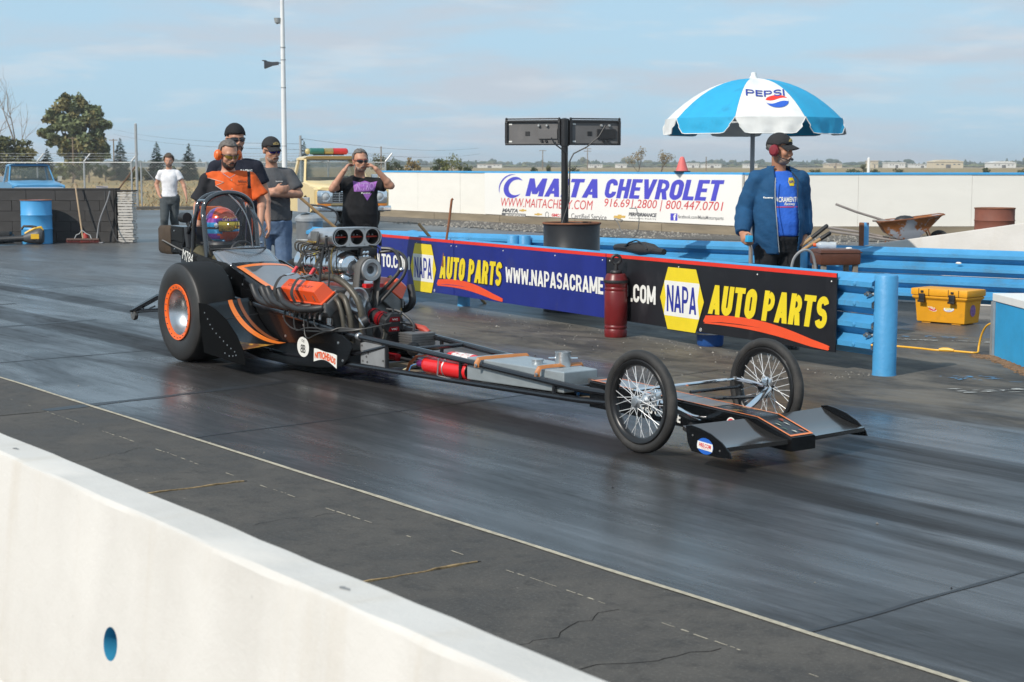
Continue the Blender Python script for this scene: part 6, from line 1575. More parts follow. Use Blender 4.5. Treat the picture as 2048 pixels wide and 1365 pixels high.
class Person:
    def __init__(self, label, loc, rz=0.0, H=1.8, build=1.0, belly=0.0, arms=None, legs=None, head=(0, 0, 0), lean=0.0, headpos=None, skin=None, voxel=0.010, hand_curl=(0.4, 0.4), palm=(None, None), shz=1.475):
        self.t = thing('person', label, 'person', loc, rz)
        self.k = H / 1.8; self.skin = skin or M_SKIN; self.b = build; self.belly = belly
        k = self.k
        def s(p): return V(p) * k
        self.sh = {1: s((0.17 * build, 0.0, shz - 0.055)), -1: s((-0.17 * build, 0.0, shz - 0.055))}
        arms = arms or {}
        self.el = {sd_: V(arms.get(sd_, [(sd_ * 0.26, 0.02, 1.17), (sd_ * 0.28, -0.06, 0.93)])[0]) * k for sd_ in (1, -1)}
        self.wr = {sd_: V(arms.get(sd_, [(sd_ * 0.26, 0.02, 1.17), (sd_ * 0.28, -0.06, 0.93)])[1]) * k for sd_ in (1, -1)}
        self.hd = {sd_: (V(arms[sd_][2]) if sd_ in arms and len(arms[sd_]) > 2 else (self.wr[sd_] - self.el[sd_])).normalized() for sd_ in (1, -1)}
        legs = legs or {}
        self.hp = {sd_: s((sd_ * 0.095, 0.0, 0.92)) for sd_ in (1, -1)}
        self.kn = {sd_: V(legs.get(sd_, [(sd_ * 0.11, -0.01, 0.50), (sd_ * 0.12, 0.03, 0.09)])[0]) * k for sd_ in (1, -1)}
        self.an = {sd_: V(legs.get(sd_, [(sd_ * 0.11, -0.01, 0.50), (sd_ * 0.12, 0.03, 0.09)])[1]) * k for sd_ in (1, -1)}
        hp_ = V(headpos or (0, -0.03, 1.665)) * k
        yaw, pitch, roll = head
        self.Mh = Matrix.Translation(hp_) @ Matrix.Rotation(yaw, 4, 'Z') @ Matrix.Rotation(pitch, 4, 'X') @ Matrix.Rotation(roll, 4, 'Y') @ Matrix.Scale(1.02 * k, 4)
        self.shz = shz
        mb = MB()
        self.torso(mb, -0.004)
        mb.tube([s((0, 0.02, shz - 0.04)), s((0, 0.005, shz + 0.055)), self.Mh @ V((0, 0.01, -0.045))], [0.075 * k, 0.060 * k, 0.058 * k], 12)
        head_shapes(mb, self.Mh)
        for sd_ in (1, -1):
            mb.capsule(self.sh[sd_], self.el[sd_], 0.058 * k, 0.042 * k); mb.capsule(self.el[sd_], self.wr[sd_], 0.045 * k, 0.028 * k)
            mid = self.el[sd_].lerp(self.wr[sd_], 0.25); mb.ell(mid, 0.047 * k, 10, 8)
            pv_ = palm[0 if sd_ > 0 else 1] or (-sd_, 0, 0)
            hand(mb, self.wr[sd_], self.hd[sd_], pv_, hand_curl[0 if sd_ > 0 else 1], side=1, s=1.0 * k)
            mb.capsule(self.hp[sd_], self.kn[sd_], 0.085 * k, 0.055 * k); mb.capsule(self.kn[sd_], self.an[sd_], 0.055 * k, 0.036 * k)
            mb.ell(self.an[sd_] + s((0, -0.07, -0.045)), (0.042 * k, 0.12 * k, 0.035 * k), 10, 6)
        me = remesh(mb, voxel, 'body', 3); me.materials.append(self.skin)
        self.body = link('body', me, self.t)
    def rings(self, g, z0=0.84, z1=9, sx=1.0):
        k, b = self.k, self.b; out = []
        d = self.shz - 1.475
        for z, w, dp, cy in ((0.80, 0.140, 0.105, 0.01), (0.86, 0.160, 0.115, 0.01), (0.95, 0.160, 0.117, 0.0), (1.06, 0.145, 0.108, 0.0), (1.17, 0.150, 0.110, 0.0), (1.29, 0.162, 0.115, 0.0), (1.37, 0.165, 0.108, 0.005), (1.42, 0.145, 0.09, 0.012), (1.46, 0.10, 0.072, 0.015), (1.49, 0.07, 0.062, 0.015)):
            if z < z0 - 0.001 or z > z1: continue
            bl = self.belly * math.exp(-((z - 1.09) / 0.13) ** 2)
            zz = z + d * max(0, (z - 0.9) / 0.55)
            ring = []
            for j in range(18):
                a = 2 * PI * j / 18; c, s_ = math.cos(a), math.sin(a)
                x = (w * b + g + bl * 0.55) * math.copysign(abs(c) ** 0.85, c) * sx; y = cy + (dp * b + g + (bl if s_ < 0 else bl * 0.2)) * math.copysign(abs(s_) ** 0.85, s_)
                ring.append(V((x, y, zz)) * k)
            out.append(ring)
        return out
    def torso(self, mb, g, z0=0.8, z1=9): mb.loft(self.rings(g, z0, z1))
    def shirt(self, name, m, hem=0.86, sleeve=0.55, g=0.012, fold=0.011, seed=1.0, voxel=0.011, loose=0.010, forearm=None, hem_g=0.006):
        k = self.k; mb = MB(); r = self.rings(g, hem, 9)
        lo = r[0]; c = sum(lo, V()) / len(lo); r[0] = [c + (p - c) * 1.03 for p in lo]
        mb.loft(r)
        mb.tube([V((0, 0.012, self.shz - 0.03)) * k, V((0, 0.008, self.shz + 0.018)) * k], [0.085 * k, 0.068 * k], 14)
        for sd_ in (1, -1):
            a, e, w = self.sh[sd_], self.el[sd_], self.wr[sd_]
            if forearm is None:
                q = a.lerp(e, sleeve); mb.ell(a, (0.060 + g * 0.5) * k, 12, 8); mb.tube([a, a.lerp(q, 0.5), q], [(0.058 + g * 0.6) * k, (0.058 + g * 0.7) * k, (0.054 + g * 0.7 + loose) * k], 14)
            else:
                q = e.lerp(w, forearm); mb.capsule(a, e, (0.062 + g) * k, (0.056 + g) * k); mb.tube([e, e.lerp(q, 0.6), q], [(0.055 + g) * k, (0.050 + g) * k, (0.040 + g) * k], 14); mb.ell(e, (0.056 + g) * k, 12, 8)
            mb.capsule(a, V((a.x * 0.45, a.y, a.z + 0.022)), (0.056 + g * 0.5) * k, (0.056 + g * 0.5) * k)
        me = remesh(mb, voxel, name, 5, folds(fold, seed)); me.materials.append(m)
        o = link(name, me, self.t); return o
    def trousers(self, m, seed=2.0, top=0.95, g=0.016, wide=1.0):
        k = self.k; mb = MB(); r = self.rings(0.014, 0.80, top); mb.loft(r)
        mb.ell(V((0, 0.01, 0.86)) * k, (0.165 * self.b * k, 0.13 * k, 0.10 * k), 14, 8)
        for sd_ in (1, -1):
            h, kn, an = self.hp[sd_], self.kn[sd_], self.an[sd_]
            mb.capsule(h, kn, (0.088 + g) * k * wide, (0.064 + g) * k * wide); an2 = kn.lerp(an, 1.0); mb.ell(kn, (0.064 + g) * k * wide, 12, 8)
            mb.tube([kn, kn.lerp(an2, 0.5), an2], [(0.063 + g) * k * wide, (0.058 + g) * k * wide, (0.055 + g) * k * wide], 12)
        me = remesh(mb, 0.012, 'trousers', 5, folds(0.010, seed, 6, 5)); me.materials.append(m); return link('trousers', me, self.t)
    def shoes(self, m=None):
        for sd_ in (1, -1):
            a = self.an[sd_]; mb = MB(); mb.loft([[a + V((x * math.cos(q), y0 + 0, z * (1 if math.sin(q) > 0 else 0) * abs(math.sin(q)) - 0.085 + 0.0)) for q in [2 * PI * j / 12 for j in range(12)]] for y0, x, z in ((0.07, 0.03, 0.07), (0.04, 0.043, 0.10), (-0.04, 0.047, 0.10), (-0.12, 0.052, 0.07), (-0.19, 0.045, 0.045), (-0.215, 0.02, 0.025))]); mb.build('shoe', m or M_SHOE, self.t)
    def eyes(self):
        for s in (-1, 1):
            mb = MB(); mb.ell((s * 0.031, -0.083, 0.004), (0.013, 0.008, 0.007), 10, 6); mb.m = 1; mb.ell((s * 0.031, -0.0895, 0.004), (0.0055, 0.003, 0.0055), 8, 5)
            mb.v = [self.Mh @ p for p in mb.v]; mb.build('eye', [M_EYEW, M_BLKPLAST], self.t)
    def mouth(self):
        mb = MB(); mb.ell((0, -0.0965, -0.062), (0.021, 0.004, 0.0045), 10, 5); mb.v = [self.Mh @ p for p in mb.v]; mb.build('mouth', M_LIP, self.t)
    def glasses(self, lens, frame_m, wrap=True):
        mb = MB()
        for s in (-1, 1):
            rows = []
            for x, y, h in ((0.007, -0.108, 0.007), (0.016, -0.107, 0.017), (0.036, -0.100, 0.019), (0.056, -0.084, 0.016), (0.067, -0.066, 0.008)):
                rows.append([(s * x, y, 0.006 + h * 0.85), (s * x, y - 0.003, 0.006), (s * x, y, 0.006 - h)])
            mb.sheet(rows)
        mb.v = [self.Mh @ p for p in mb.v]; mb.build('sunglasses', lens, self.t, smooth=60)
        mb = MB()
        for s in (-1, 1): mb.tube([(s * 0.066, -0.068, 0.012), (s * 0.082, -0.02, 0.012), (s * 0.083, 0.03, 0.008)], 0.004, 5)
        mb.tube([(-0.066, -0.069, 0.019), (-0.036, -0.104, 0.023), (0, -0.111, 0.019), (0.036, -0.104, 0.023), (0.066, -0.069, 0.019)], 0.0035, 5)
        mb.v = [self.Mh @ p for p in mb.v]; mb.build('glasses_frame', frame_m, self.t)
    def hair(self, m, front=0.35, low=-0.25, puff=1.0, rough=0.006, seed=0.0):
        def keep(d):
            if front > 1: return d.y > 0.02 and low < d.z < 0.12
            return d.z > 0.62 - (0 if d.y < 0.1 else 2) and (d.y > -0.75) or (d.y > -0.30 and d.z > low + (0.0 if d.y > 0.2 else 0.35 * (0.2 - d.y) + 0.1)) or (d.z > front and d.y > -0.85 + 0.0)
        return shell('hair', m, self.t, self.Mh, (0, 0.014, 0.036), (0.083 * puff, 0.101 * puff, 0.096 * puff), keep, rough=rough, seed=seed, sol=-0.005)
    def beard(self, m, low=1.0, moustache=True, wide=0.3):
        shell('beard', m, self.t, self.Mh, (0, -0.028, -0.058), (0.062, 0.070 * low, 0.066 * low), lambda d: d.y < wide and d.z < -0.30 + 0.55 * max(0, abs(d.x) - 0.5) and not (abs(d.x) < 0.34 and d.z > -0.42 and d.y < -0.3), rough=0.005, sol=-0.005)
        if moustache:
            mb = MB(); mb.tube([(-0.030, -0.086, -0.070), (-0.018, -0.098, -0.053), (0, -0.103, -0.049), (0.018, -0.098, -0.053), (0.030, -0.086, -0.070)], [0.004, 0.0055, 0.005, 0.0055, 0.004], 7); mb.v = [self.Mh @ p for p in mb.v]; mb.build('moustache', m, self.t)
    def cap(self, m, logo=None, tilt=0.0):
        shell('cap', m, self.t, self.Mh, (0, 0.012, 0.040), (0.086, 0.106, 0.098), lambda d: d.z > 0.02 + 0.12 * (-d.y), rough=0.001, sol=-0.006)
        mb = MB(); rows = []
        for i in range(7):
            u = i / 6; row = []
            for j in range(13):
                a = (j / 12 - 0.5) * 2; row.append((0.074 * a * (1 - 0.15 * u * u), -0.080 - 0.085 * u * math.sqrt(max(0, 1 - (a * 0.85) ** 2)) + 0.045 * a * a, 0.060 - 0.022 * a * a - 0.030 * u))
            rows.append(row)
        mb.sheet(rows); lo = [[(p[0], p[1], p[2] - 0.005) for p in r] for r in rows]; mb.sheet(lo); mb.v = [self.Mh @ p for p in mb.v]; mb.build('cap_brim', m, self.t, smooth=60)
        if logo:
            mb = MB()
            for s in (-1, 1):
                for q, (px, pz, ln) in enumerate(((0.008, 0.085, 0.018), (0.018, 0.083, 0.014), (0.027, 0.080, 0.010))): mb.tube([(s * px, -0.088, pz - 0.004), (s * px * 1.15, -0.082, pz + ln)], 0.0025, 5)
            mb.tube([(-0.034, -0.083, 0.079), (0, -0.094, 0.077), (0.034, -0.083, 0.079)], 0.003, 5); mb.v = [self.Mh @ p for p in mb.v]; mb.build('cap_emblem', logo, self.t)
    def earmuffs(self, m, band_m, mic=False):
        for s in (-1, 1):
            mb = MB(); mb.lathe([(0.02, s * 0.075), (0.040, s * 0.078), (0.043, s * 0.090), (0.040, s * 0.112), (0.028, s * 0.124), (0.004, s * 0.126)], (0, 0, 0), 'X', 18)
            mb.v = [self.Mh @ V((p.x, p.y + 0.012, p.z * 1.15 - 0.004)) for p in mb.v]; mb.build('ear_cup', m, self.t)
        mb = MB(); mb.tube([(0.105 * math.cos(a), 0.055 + 0.05 * math.sin(a), -0.005 + 0.02 * math.sin(a)) for a in [PI * i / 12 for i in range(13)]], 0.006, 6); mb.v = [self.Mh @ p for p in mb.v]; mb.build('headband', band_m, self.t)
        if mic:
            mb = MB(); mb.tube([(-0.10, -0.01, -0.03), (-0.095, -0.06, -0.06), (-0.06, -0.105, -0.072), (-0.025, -0.12, -0.068)], [0.004, 0.004, 0.004, 0.004], 6); mb.ell((-0.012, -0.118, -0.066), (0.016, 0.011, 0.011), 8, 6); mb.v = [self.Mh @ p for p in mb.v]; mb.build('microphone', M_BLKPLAST, self.t)
    def print_on(self, garment, me, name, m, x, z, lift=0.004):
        """Lay flat lettering on the front of a garment."""
        bm = bmesh.new(); bm.from_mesh(garment.data); bvh = BVHTree.FromBMesh(bm); bm.free()
        for v in me.vertices:
            q = V((v.co.x + x, -2.0, v.co.y + z)); h = bvh.ray_cast(q, V((0, 1, 0)))
            v.co = V((q.x, (h[0].y if h[0] else -0.14) - lift, q.z))
        me.materials.clear(); me.materials.append(m); return link(name, me, self.t)
def flat_poly(pts, name):
    mb = MB(); mb.v = [V((x, y, 0)) for x, y in pts]; mb.f = [tuple(range(len(pts)))]; mb.mi = [0]; me = mb.mesh(name, [], 0); subdiv(me, 3); return me
def recolor(o, mats, fn):
    me = o.data; me.materials.clear()
    for m in mats: me.materials.append(m)
    me.polygons.foreach_set('material_index', [fn(p.center) for p in me.polygons])

M_HAIRG = mat('grey_hair', (0.13, 0.115, 0.105), 0.7, var=0.5, vs=60, bump=0.3, bs=90); M_HAIRB = mat('dark_hair', (0.035, 0.026, 0.02), 0.6, var=0.35, vs=40, bump=0.3, bs=90)
M_BEARDG = mat('grey_beard', (0.36, 0.25, 0.20), 0.8, var=0.3, vs=50, bump=0.3, bs=90); M_HAIRC = mat('curly_brown_hair', (0.085, 0.06, 0.042), 0.8, var=0.4, vs=40, bump=0.5, bs=60)
M_CAPB = cloth('cap_charcoal', (0.03, 0.03, 0.032)); M_GOLD = mat('gold_thread', (0.50, 0.38, 0.14), 0.5)

# --- starter with headset, beside the umbrella
pr = Person('man in open blue jacket, black cap and red headset, holding a blue switch box', (2.285, 13.78, 0), R(6), 1.84, 1.06, 0.05,
            arms={-1: [(-0.285, 0.05, 1.17), (-0.325, -0.08, 0.975), (0.0, -0.7, -0.45)], 1: [(0.225, 0.05, 1.17), (0.225, -0.02, 0.95), (-0.4, -0.25, -0.85)]},
            head=(R(52), R(5), 0), skin=M_SKIN2, voxel=0.0085, hand_curl=(0.9, 1.15), palm=((-1, 0, 0), (0.9, 0.1, -0.3)))
polo = pr.shirt('polo_shirt', cloth('polo_blue', (0.035, 0.14, 0.60)), hem=0.90, sleeve=0.5, g=0.012, fold=0.006, seed=3)
M_JACK = cloth('jacket_navy', (0.016, 0.072, 0.165), dirt=0.3, dcol=(0.02, 0.10, 0.24), ds=5)
pr.trousers(M_BLKCL, wide=1.06); pr.shoes()
mb = MB(); r = pr.rings(0.032, 0.775, 9); mb.loft(r)
for sd_ in (1, -1):
    a, e, w = pr.sh[sd_], pr.el[sd_], pr.wr[sd_]
    q = e.lerp(w, 0.97); mb.capsule(a, e, 0.082, 0.078); mb.ell(e, 0.08, 12, 8); mb.tube([e, e.lerp(q, 0.6), q], [0.078, 0.074, 0.058], 14); mb.capsule(a, V((a.x * 0.4, a.y, a.z + 0.03)), 0.076, 0.078)
mb.tube([V((0, 0.012, 1.44)) * pr.k, V((0, 0.012, 1.55)) * pr.k], [0.105, 0.092], 16)
jm = remesh(mb, 0.011, 'jacket', 5, folds(0.015, 8.0, 6, 3.5)); jm.materials.append(M_JACK)
bm = bmesh.new(); bm.from_mesh(jm)
def opened(c, nrm):
    if c.z > 1.538 * pr.k: return True
    if c.z < 0.80 * pr.k and nrm.z < -0.6: return True
    if nrm.y < 0.15 and c.y < 0.02 and c.z > 0.80:
        u = (c.z / pr.k - 0.82) / 0.72
        xl = -0.025 - 0.03 * math.sin(u * 3.1) - 0.03 * u; xr = 0.118 + 0.035 * (1 - u) - 0.06 * max(0, u - 0.7) * 2
        return xl < c.x < xr
    return False
bmesh.ops.delete(bm, geom=[f for f in bm.faces if opened(f.calc_center_median(), f.normal)], context='FACES')
bm.to_mesh(jm); bm.free()
jk = link('jacket', jm, pr.t); md = jk.modifiers.new('thick', 'SOLIDIFY'); md.thickness = 0.006; md.offset = -1
mb = MB(); mb.tube([V((-0.032 - 0.03 * math.sin(u * 3.1) - 0.03 * u, -0.165 - 0.055 * math.exp(-((u - 0.35) / 0.3) ** 2) + 0.05 * max(0, u - 0.75), (0.82 + 0.72 * u) * pr.k)) for u in [i / 14 for i in range(13)]], 0.004, 5); mb.build('zip', M_STEEL, pr.t)
pr.print_on(polo, text_mesh('SACRAMENTO', 0.235, 0.045, 0.03, 0.1), 'lettering', M_WHT, 0.035, 1.285)
pr.print_on(polo, text_mesh('Raceway', 0.10, 0.032, 0.02, 0.3), 'lettering', M_WHT, 0.06, 1.245)
pr.print_on(polo, flat_poly([(-0.09, -0.003), (0.1, -0.003), (0.1, 0.004), (-0.09, 0.004)], 'stripe'), 'shirt_stripe', M_DRED, 0.03, 1.222)
pr.print_on(polo, flat_poly([(-0.03, 0), (-0.019, -0.035), (0.019, -0.035), (0.03, 0), (0.019, 0.035), (-0.019, 0.035)], 'badge'), 'badge', M_YEL, 0.085, 1.435)
pr.print_on(polo, text_mesh('NAPA', 0.045, 0.026, 0.03), 'lettering', M_NAVYLET, 0.085, 1.435, 0.006)
pr.print_on(polo, text_mesh('F', 0.014, 0.026, 0.03), 'lettering', M_WHT, -0.058, 1.435, 0.006)
pr.print_on(jk, text_mesh('Raceway', 0.075, 0.018, 0.03), 'lettering', M_WHT, -0.128, 1.30, 0.006)
pr.cap(M_CAPB, M_GOLD); pr.eyes(); pr.mouth(); pr.beard(M_BEARDG, 0.96); pr.hair(M_HAIRG, 2, -0.35)
pr.earmuffs(mat('headset_red', (0.22, 0.02, 0.03), 0.35), M_BLKPLAST, True)
mb = MB(); mb.tube([pr.Mh @ V((0.095, -0.03, -0.03)), pr.Mh @ V((0.10, -0.02, -0.12)), V((0.12, -0.17, 1.46)), V((0.115, -0.19, 1.3))], 0.004, 5); mb.build('headset_cord', M_BLKPLAST, pr.t)
hw = pr.t.matrix_basis @ (pr.wr[-1] + pr.hd[-1] * 0.085 + V((0.028, -0.02, 0.0)))
sb = thing('switch_box', 'bright blue hand held switch box in the starter fist', 'switch', hw, R(20))
mb = MB(); mb.box((0, 0, 0.005), (0.05, 0.085, 0.055)); mb.build('case', mat('switch_blue', (0.03, 0.36, 0.62), 0.4), sb, bevel=0.006)
mb = MB(); mb.lathe([(0.006, 0.032), (0.006, 0.045), (0.002, 0.046)], n=8); mb.build('button', M_STEEL, sb)
mb = MB(); mb.tube(smooth_path([(0, 0.0, -0.02), (0.035, 0.01, -0.08), (0.045, 0.03, -0.22), (0.04, 0.03, -0.45)], 4), 0.006, 6); mb.build('lead', mat('lead_tan', (0.28, 0.20, 0.14), 0.6), sb)
mb = MB(); mb.tube(smooth_path([(2.36, 13.55, 0.62), (2.38, 13.53, 0.78), (2.45, 13.5, 0.86), (2.53, 13.52, 0.84), (2.57, 13.54, 0.72), (2.575, 13.54, 0.6)], 4), 0.012, 7); mb.build('hose', mat('hose_light_grey2', (0.28, 0.28, 0.28), 0.6), None, label='light grey looped hose standing up before the starter legs', category='hose')

# --- man plugging his ears
pe = Person('grey haired man in black shirt plugging both ears with his fingers', (-1.70, 17.95, 0), R(4), 1.765, 1.08, 0.06,
            arms={-1: [(-0.305, -0.16, 1.34), (-0.165, -0.20, 1.55), (0.35, 0.55, 0.55)], 1: [(0.355, -0.08, 1.375), (0.185, -0.15, 1.57), (-0.45, 0.45, 0.35)]},
            head=(R(22), R(4), 0), headpos=(0.01, -0.05, 1.655), hand_curl=(0.8, 0.8), palm=((-0.8, 0.5, 0), (0.8, 0.5, 0)), shz=1.455)
pe.trousers(M_BLKCL); pe.shoes(); sh = pe.shirt('black_t_shirt', cloth('tee_black', (0.014, 0.014, 0.016)), hem=0.80, sleeve=0.62, seed=5, fold=0.012, loose=0.014, g=0.014)
M_PURP = mat('print_purple', (0.30, 0.11, 0.42), 0.7, var=0.4, vs=30)
pe.print_on(sh, flat_poly([(-0.135, 0.06), (-0.12, -0.06), (0.10, -0.055), (0.135, 0.055), (0.06, 0.04), (0.0, 0.06), (-0.06, 0.042)], 'print'), 'shirt_print', M_PURP, 0.06, 1.345)
pe.print_on(sh, flat_poly([(-0.05, 0.03), (0.05, 0.03), (0.0, -0.05)], 'print'), 'shirt_print', M_PURP, 0.085, 1.235)
pe.print_on(sh, text_mesh('NITRO', 0.20, 0.085, 0.03), 'lettering', mat('print_violet_pale', (0.42, 0.24, 0.55), 0.7), 0.06, 1.345, 0.007)
pe.print_on(sh, text_mesh('Racing', 0.10, 0.022, 0.02), 'lettering', M_WHT, 0.07, 1.268, 0.007)
pe.hair(M_HAIRG, 0.66, -0.45, 1.0, 0.007, 2.0); pe.glasses(M_SHADES, mat('red_frame', (0.25, 0.03, 0.03), 0.4)); pe.beard(M_BEARDG, 0.95); pe.mouth()

# --- man with crossed arms
pg = Person('man in charcoal shirt, black cap and mirrored sunglasses, arms crossed', (-2.57, 17.2, 0), R(10), 1.87, 1.04, 0.035,
            arms={-1: [(-0.275, -0.06, 1.22), (0.02, -0.235, 1.265), (0.9, 0.0, 0.1)], 1: [(0.275, -0.06, 1.22), (-0.02, -0.275, 1.225), (-0.95, 0.1, 0.05)]},
            head=(R(28), R(10), 0), skin=M_SKIN, hand_curl=(0.5, 0.5), palm=((0, 1, 0), (0, 1, 0)))
pg.trousers(M_JEANS, wide=1.06); pg.shoes(); sh = pg.shirt('grey_t_shirt', cloth('tee_charcoal', (0.085, 0.088, 0.096)), hem=0.87, sleeve=0.75, seed=11, fold=0.011, g=0.014, loose=0.012)
pg.print_on(sh, text_mesh('SNAP-ON', 0.075, 0.012, 0.03), 'lettering', M_WHT, 0.075, 1.405)
pg.cap(M_CAPB, M_GOLD); pg.glasses(mat('mirror_blue_lens', (0.03, 0.02, 0.22), 0.05, 0.6), M_BLKPLAST); pg.hair(M_HAIRB, 2, -0.25); pg.beard(M_BEARDG, 0.92, True, -0.1); pg.mouth()

# --- tall man at the back
pn = Person('tall man in navy shirt, black beanie and dark wraparound sunglasses, behind the orange shirt', (-2.745, 16.0, 0), R(10), 1.975, 1.08, 0.03, head=(R(18), R(4), 0), voxel=0.011)
pn.trousers(M_BLKCL); pn.shoes(); sh = pn.shirt('navy_t_shirt', cloth('tee_navy', (0.016, 0.018, 0.03)), hem=0.86, sleeve=0.6, seed=21, g=0.014)
pn.print_on(sh, text_mesh('RACING', 0.12, 0.04, 0.03, 0.2), 'lettering', M_WHT, 0.10, 1.515)
shell('beanie', cloth('beanie_black', (0.02, 0.02, 0.022)), pn.t, pn.Mh, (0, 0.014, 0.038), (0.086, 0.106, 0.104), lambda d: d.z > 0.12 + 0.16 * (-d.y) - 0.1, rough=0.002, sol=-0.007)
pn.glasses(M_SHADES, M_BLKPLAST); pn.beard(mat('stubble_dark', (0.10, 0.065, 0.05), 0.8), 0.93, True, -0.15); pn.mouth()

# --- crew man in the orange and black shirt
po = Person('bearded man in orange and black bowling shirt with orange earmuffs, watching the driver', (-2.60, 14.75, 0), R(14), 1.80, 1.16, 0.055,
            arms={1: [(0.30, -0.02, 1.245), (0.27, -0.14, 1.03), (-0.05, -0.15, -0.95)], -1: [(-0.28, 0.02, 1.2), (-0.29, -0.08, 0.95)]},
            head=(R(20), R(16), 0), headpos=(0.0, -0.06, 1.67), hand_curl=(0.55, 0.4), shz=1.50)
po.trousers(M_BLKCL); po.shoes()
sh = po.shirt('bowling_shirt', M_BLKCL, hem=0.80, sleeve=0.8, seed=31, g=0.016, fold=0.012, loose=0.028, voxel=0.0095)
M_ORSH = cloth('shirt_orange', (0.70, 0.115, 0.025)); M_BKSH = cloth('shirt_black', (0.022, 0.022, 0.026))
zig = [(-0.22, 1.54), (-0.19, 1.46), (-0.05, 1.42), (-0.125, 1.39), (0.03, 1.28), (0.135, 1.17), (0.15, 1.23), (0.185, 1.17), (0.22, 1.27)]
def zigz(x):
    # lightning edge: lowest orange height at x
    best = 9
    for (x0, z0), (x1, z1) in zip(zig[:-1], zig[1:]):
        if min(x0, x1) <= x <= max(x0, x1) and abs(x1 - x0) > 1e-6:
            z = z0 + (z1 - z0) * (x - x0) / (x1 - x0); best = min(best, z) if x1 > x0 else best
    return best
def shirt_col(c):
    if c.z > 1.53 and abs(c.x) < 0.10: return 1
    if c.y > 0.03 and c.x < 0.17: return 1
    if c.x > 0.165 and c.z > 1.36 and c.x < 0.195: return 1
    if c.x > 0.195: return 0
    return 0 if c.z > zigz(c.x) else 1
recolor(sh, [M_ORSH, M_BKSH], shirt_col)
M_EDGE = mat('piping_pale', (0.6, 0.4, 0.32), 0.8)
bm = bmesh.new(); bm.from_mesh(sh.data); bvh = BVHTree.FromBMesh(bm); bm.free()
pp = []
for (x0, z0), (x1, z1) in zip(zig[1:-1], zig[2:]):
    for i in range(7):
        u = i / 7; x, z = x0 + (x1 - x0) * u, z0 + (z1 - z0) * u; h = bvh.ray_cast(V((x, -2, z)), V((0, 1, 0)))
        if h[0]: pp.append(V((x, h[0].y - 0.003, z)))
mb = MB(); mb.tube(pp, 0.0035, 5); mb.build('shirt_piping', M_EDGE, po.t)
po.print_on(sh, text_mesh('Mike', 0.075, 0.022, 0.03), 'lettering', mat('name_brown', (0.25, 0.06, 0.02), 0.8), 0.115, 1.43, 0.006)
for z in (1.44, 1.36, 1.28):
    h = bvh.ray_cast(V((0.02, -2, z)), V((0, 1, 0)))
    if h[0]:
        mb = MB(); mb.lathe([(0.007, 0), (0.006, -0.004), (0.001, -0.004)], (0.02, h[0].y, z), 'Y', 8); mb.build('button', M_EDGE, po.t)
po.hair(M_HAIRG, 0.60, -0.4, 1.0, 0.007, 6.0); po.glasses(M_SHADEY, M_BLKPLAST); po.beard(mat('dark_beard', (0.03, 0.025, 0.024), 0.8, var=0.4, vs=50), 1.12)
po.earmuffs(mat('earmuff_orange', (0.80, 0.16, 0.03), 0.4), mat('band_pale', (0.5, 0.45, 0.42), 0.4)); po.mouth()
mb = MB(); mb.tube([V((-0.06, -0.135, 1.5)), V((0.0, -0.17, 1.46)), V((0.05, -0.16, 1.49))], 0.003, 5); mb.build('necklace', M_CHROME, po.t)
mb = MB(); p = po.wr[1] + po.hd[1] * 0.16 + V((0.0, -0.015, 0)); mb.tube([p + V((-0.02, 0, 0)), p + V((0.02, -0.004, 0.0))], 0.0115, 8); mb.build('ring', M_CHROME, po.t)

# --- walking man
pw = Person('man with curly hair in white shirt and grey jeans walking by the fence gate', (-6.86, 32.2, 0), R(4), 1.80, 0.96, 0.0,
            arms={-1: [(-0.27, 0.06, 1.2), (-0.20, -0.04, 0.98), (0.45, -0.1, -0.9)], 1: [(0.28, -0.02, 1.2), (0.34, -0.12, 0.98), (0.2, -0.1, -0.95)]},
            legs={-1: [(-0.10, -0.12, 0.50), (-0.13, 0.02, 0.10)], 1: [(0.07, 0.06, 0.50), (0.10, 0.26, 0.14)]}, head=(R(4), R(6), 0), voxel=0.012)
pw.trousers(M_JEANSG, wide=1.04); pw.shoes(); pw.shirt('white_t_shirt', cloth('tee_white', (0.75, 0.74, 0.76)), hem=0.87, sleeve=0.55, seed=41, g=0.012, fold=0.012)
pw.hair(M_HAIRC, 0.4, -0.3, 1.16, 0.016, 9.0); pw.beard(mat('grey_stubble', (0.22, 0.16, 0.13), 0.85), 0.97); pw.eyes(); pw.mouth()
# ================================================================== DRAGSTER
DR_O = V((-2.1185, 13.1815, 0)); DR_A = R(-52.8)
M_CARBLK = mat('gloss_black_paint', (0.004, 0.004, 0.0045), 0.22, var=0.2, vs=3, coat=0.22, spec=0.3, dirt=0.2, dcol=(0.05, 0.045, 0.04), ds=3, dlo=0.55, dhi=0.8)
M_TUBE = mat('frame_black', (0.012, 0.013, 0.016), 0.25, var=0.2, vs=6, coat=0.3)
M_CARORG = mat('stripe_orange', (0.85, 0.20, 0.02), 0.3, var=0.05, vs=4, coat=0.3)
M_CARGREY = mat('panel_grey_metallic', (0.24, 0.23, 0.235), 0.35, 0.35, var=0.12, vs=8, coat=0.4)
M_COWL = mat('cowl_dark_silver', (0.30, 0.31, 0.33), 0.26, 0.7, var=0.12, vs=4, coat=0.4)
M_BROWNSTR = mat('stripe_brown', (0.22, 0.065, 0.02), 0.3, var=0.1)
M_FLAME = mat('flame_gold', (0.62, 0.27, 0.03), 0.3, var=0.9, vs=16, stretch=(1, 1, 3), dirt=0.9, dcol=(0.12, 0.03, 0.01), ds=14, dlo=0.47, dhi=0.55)
M_VALVE = mat('valve_cover_orange', (0.78, 0.085, 0.015), 0.32, var=0.06, vs=5, coat=0.3)
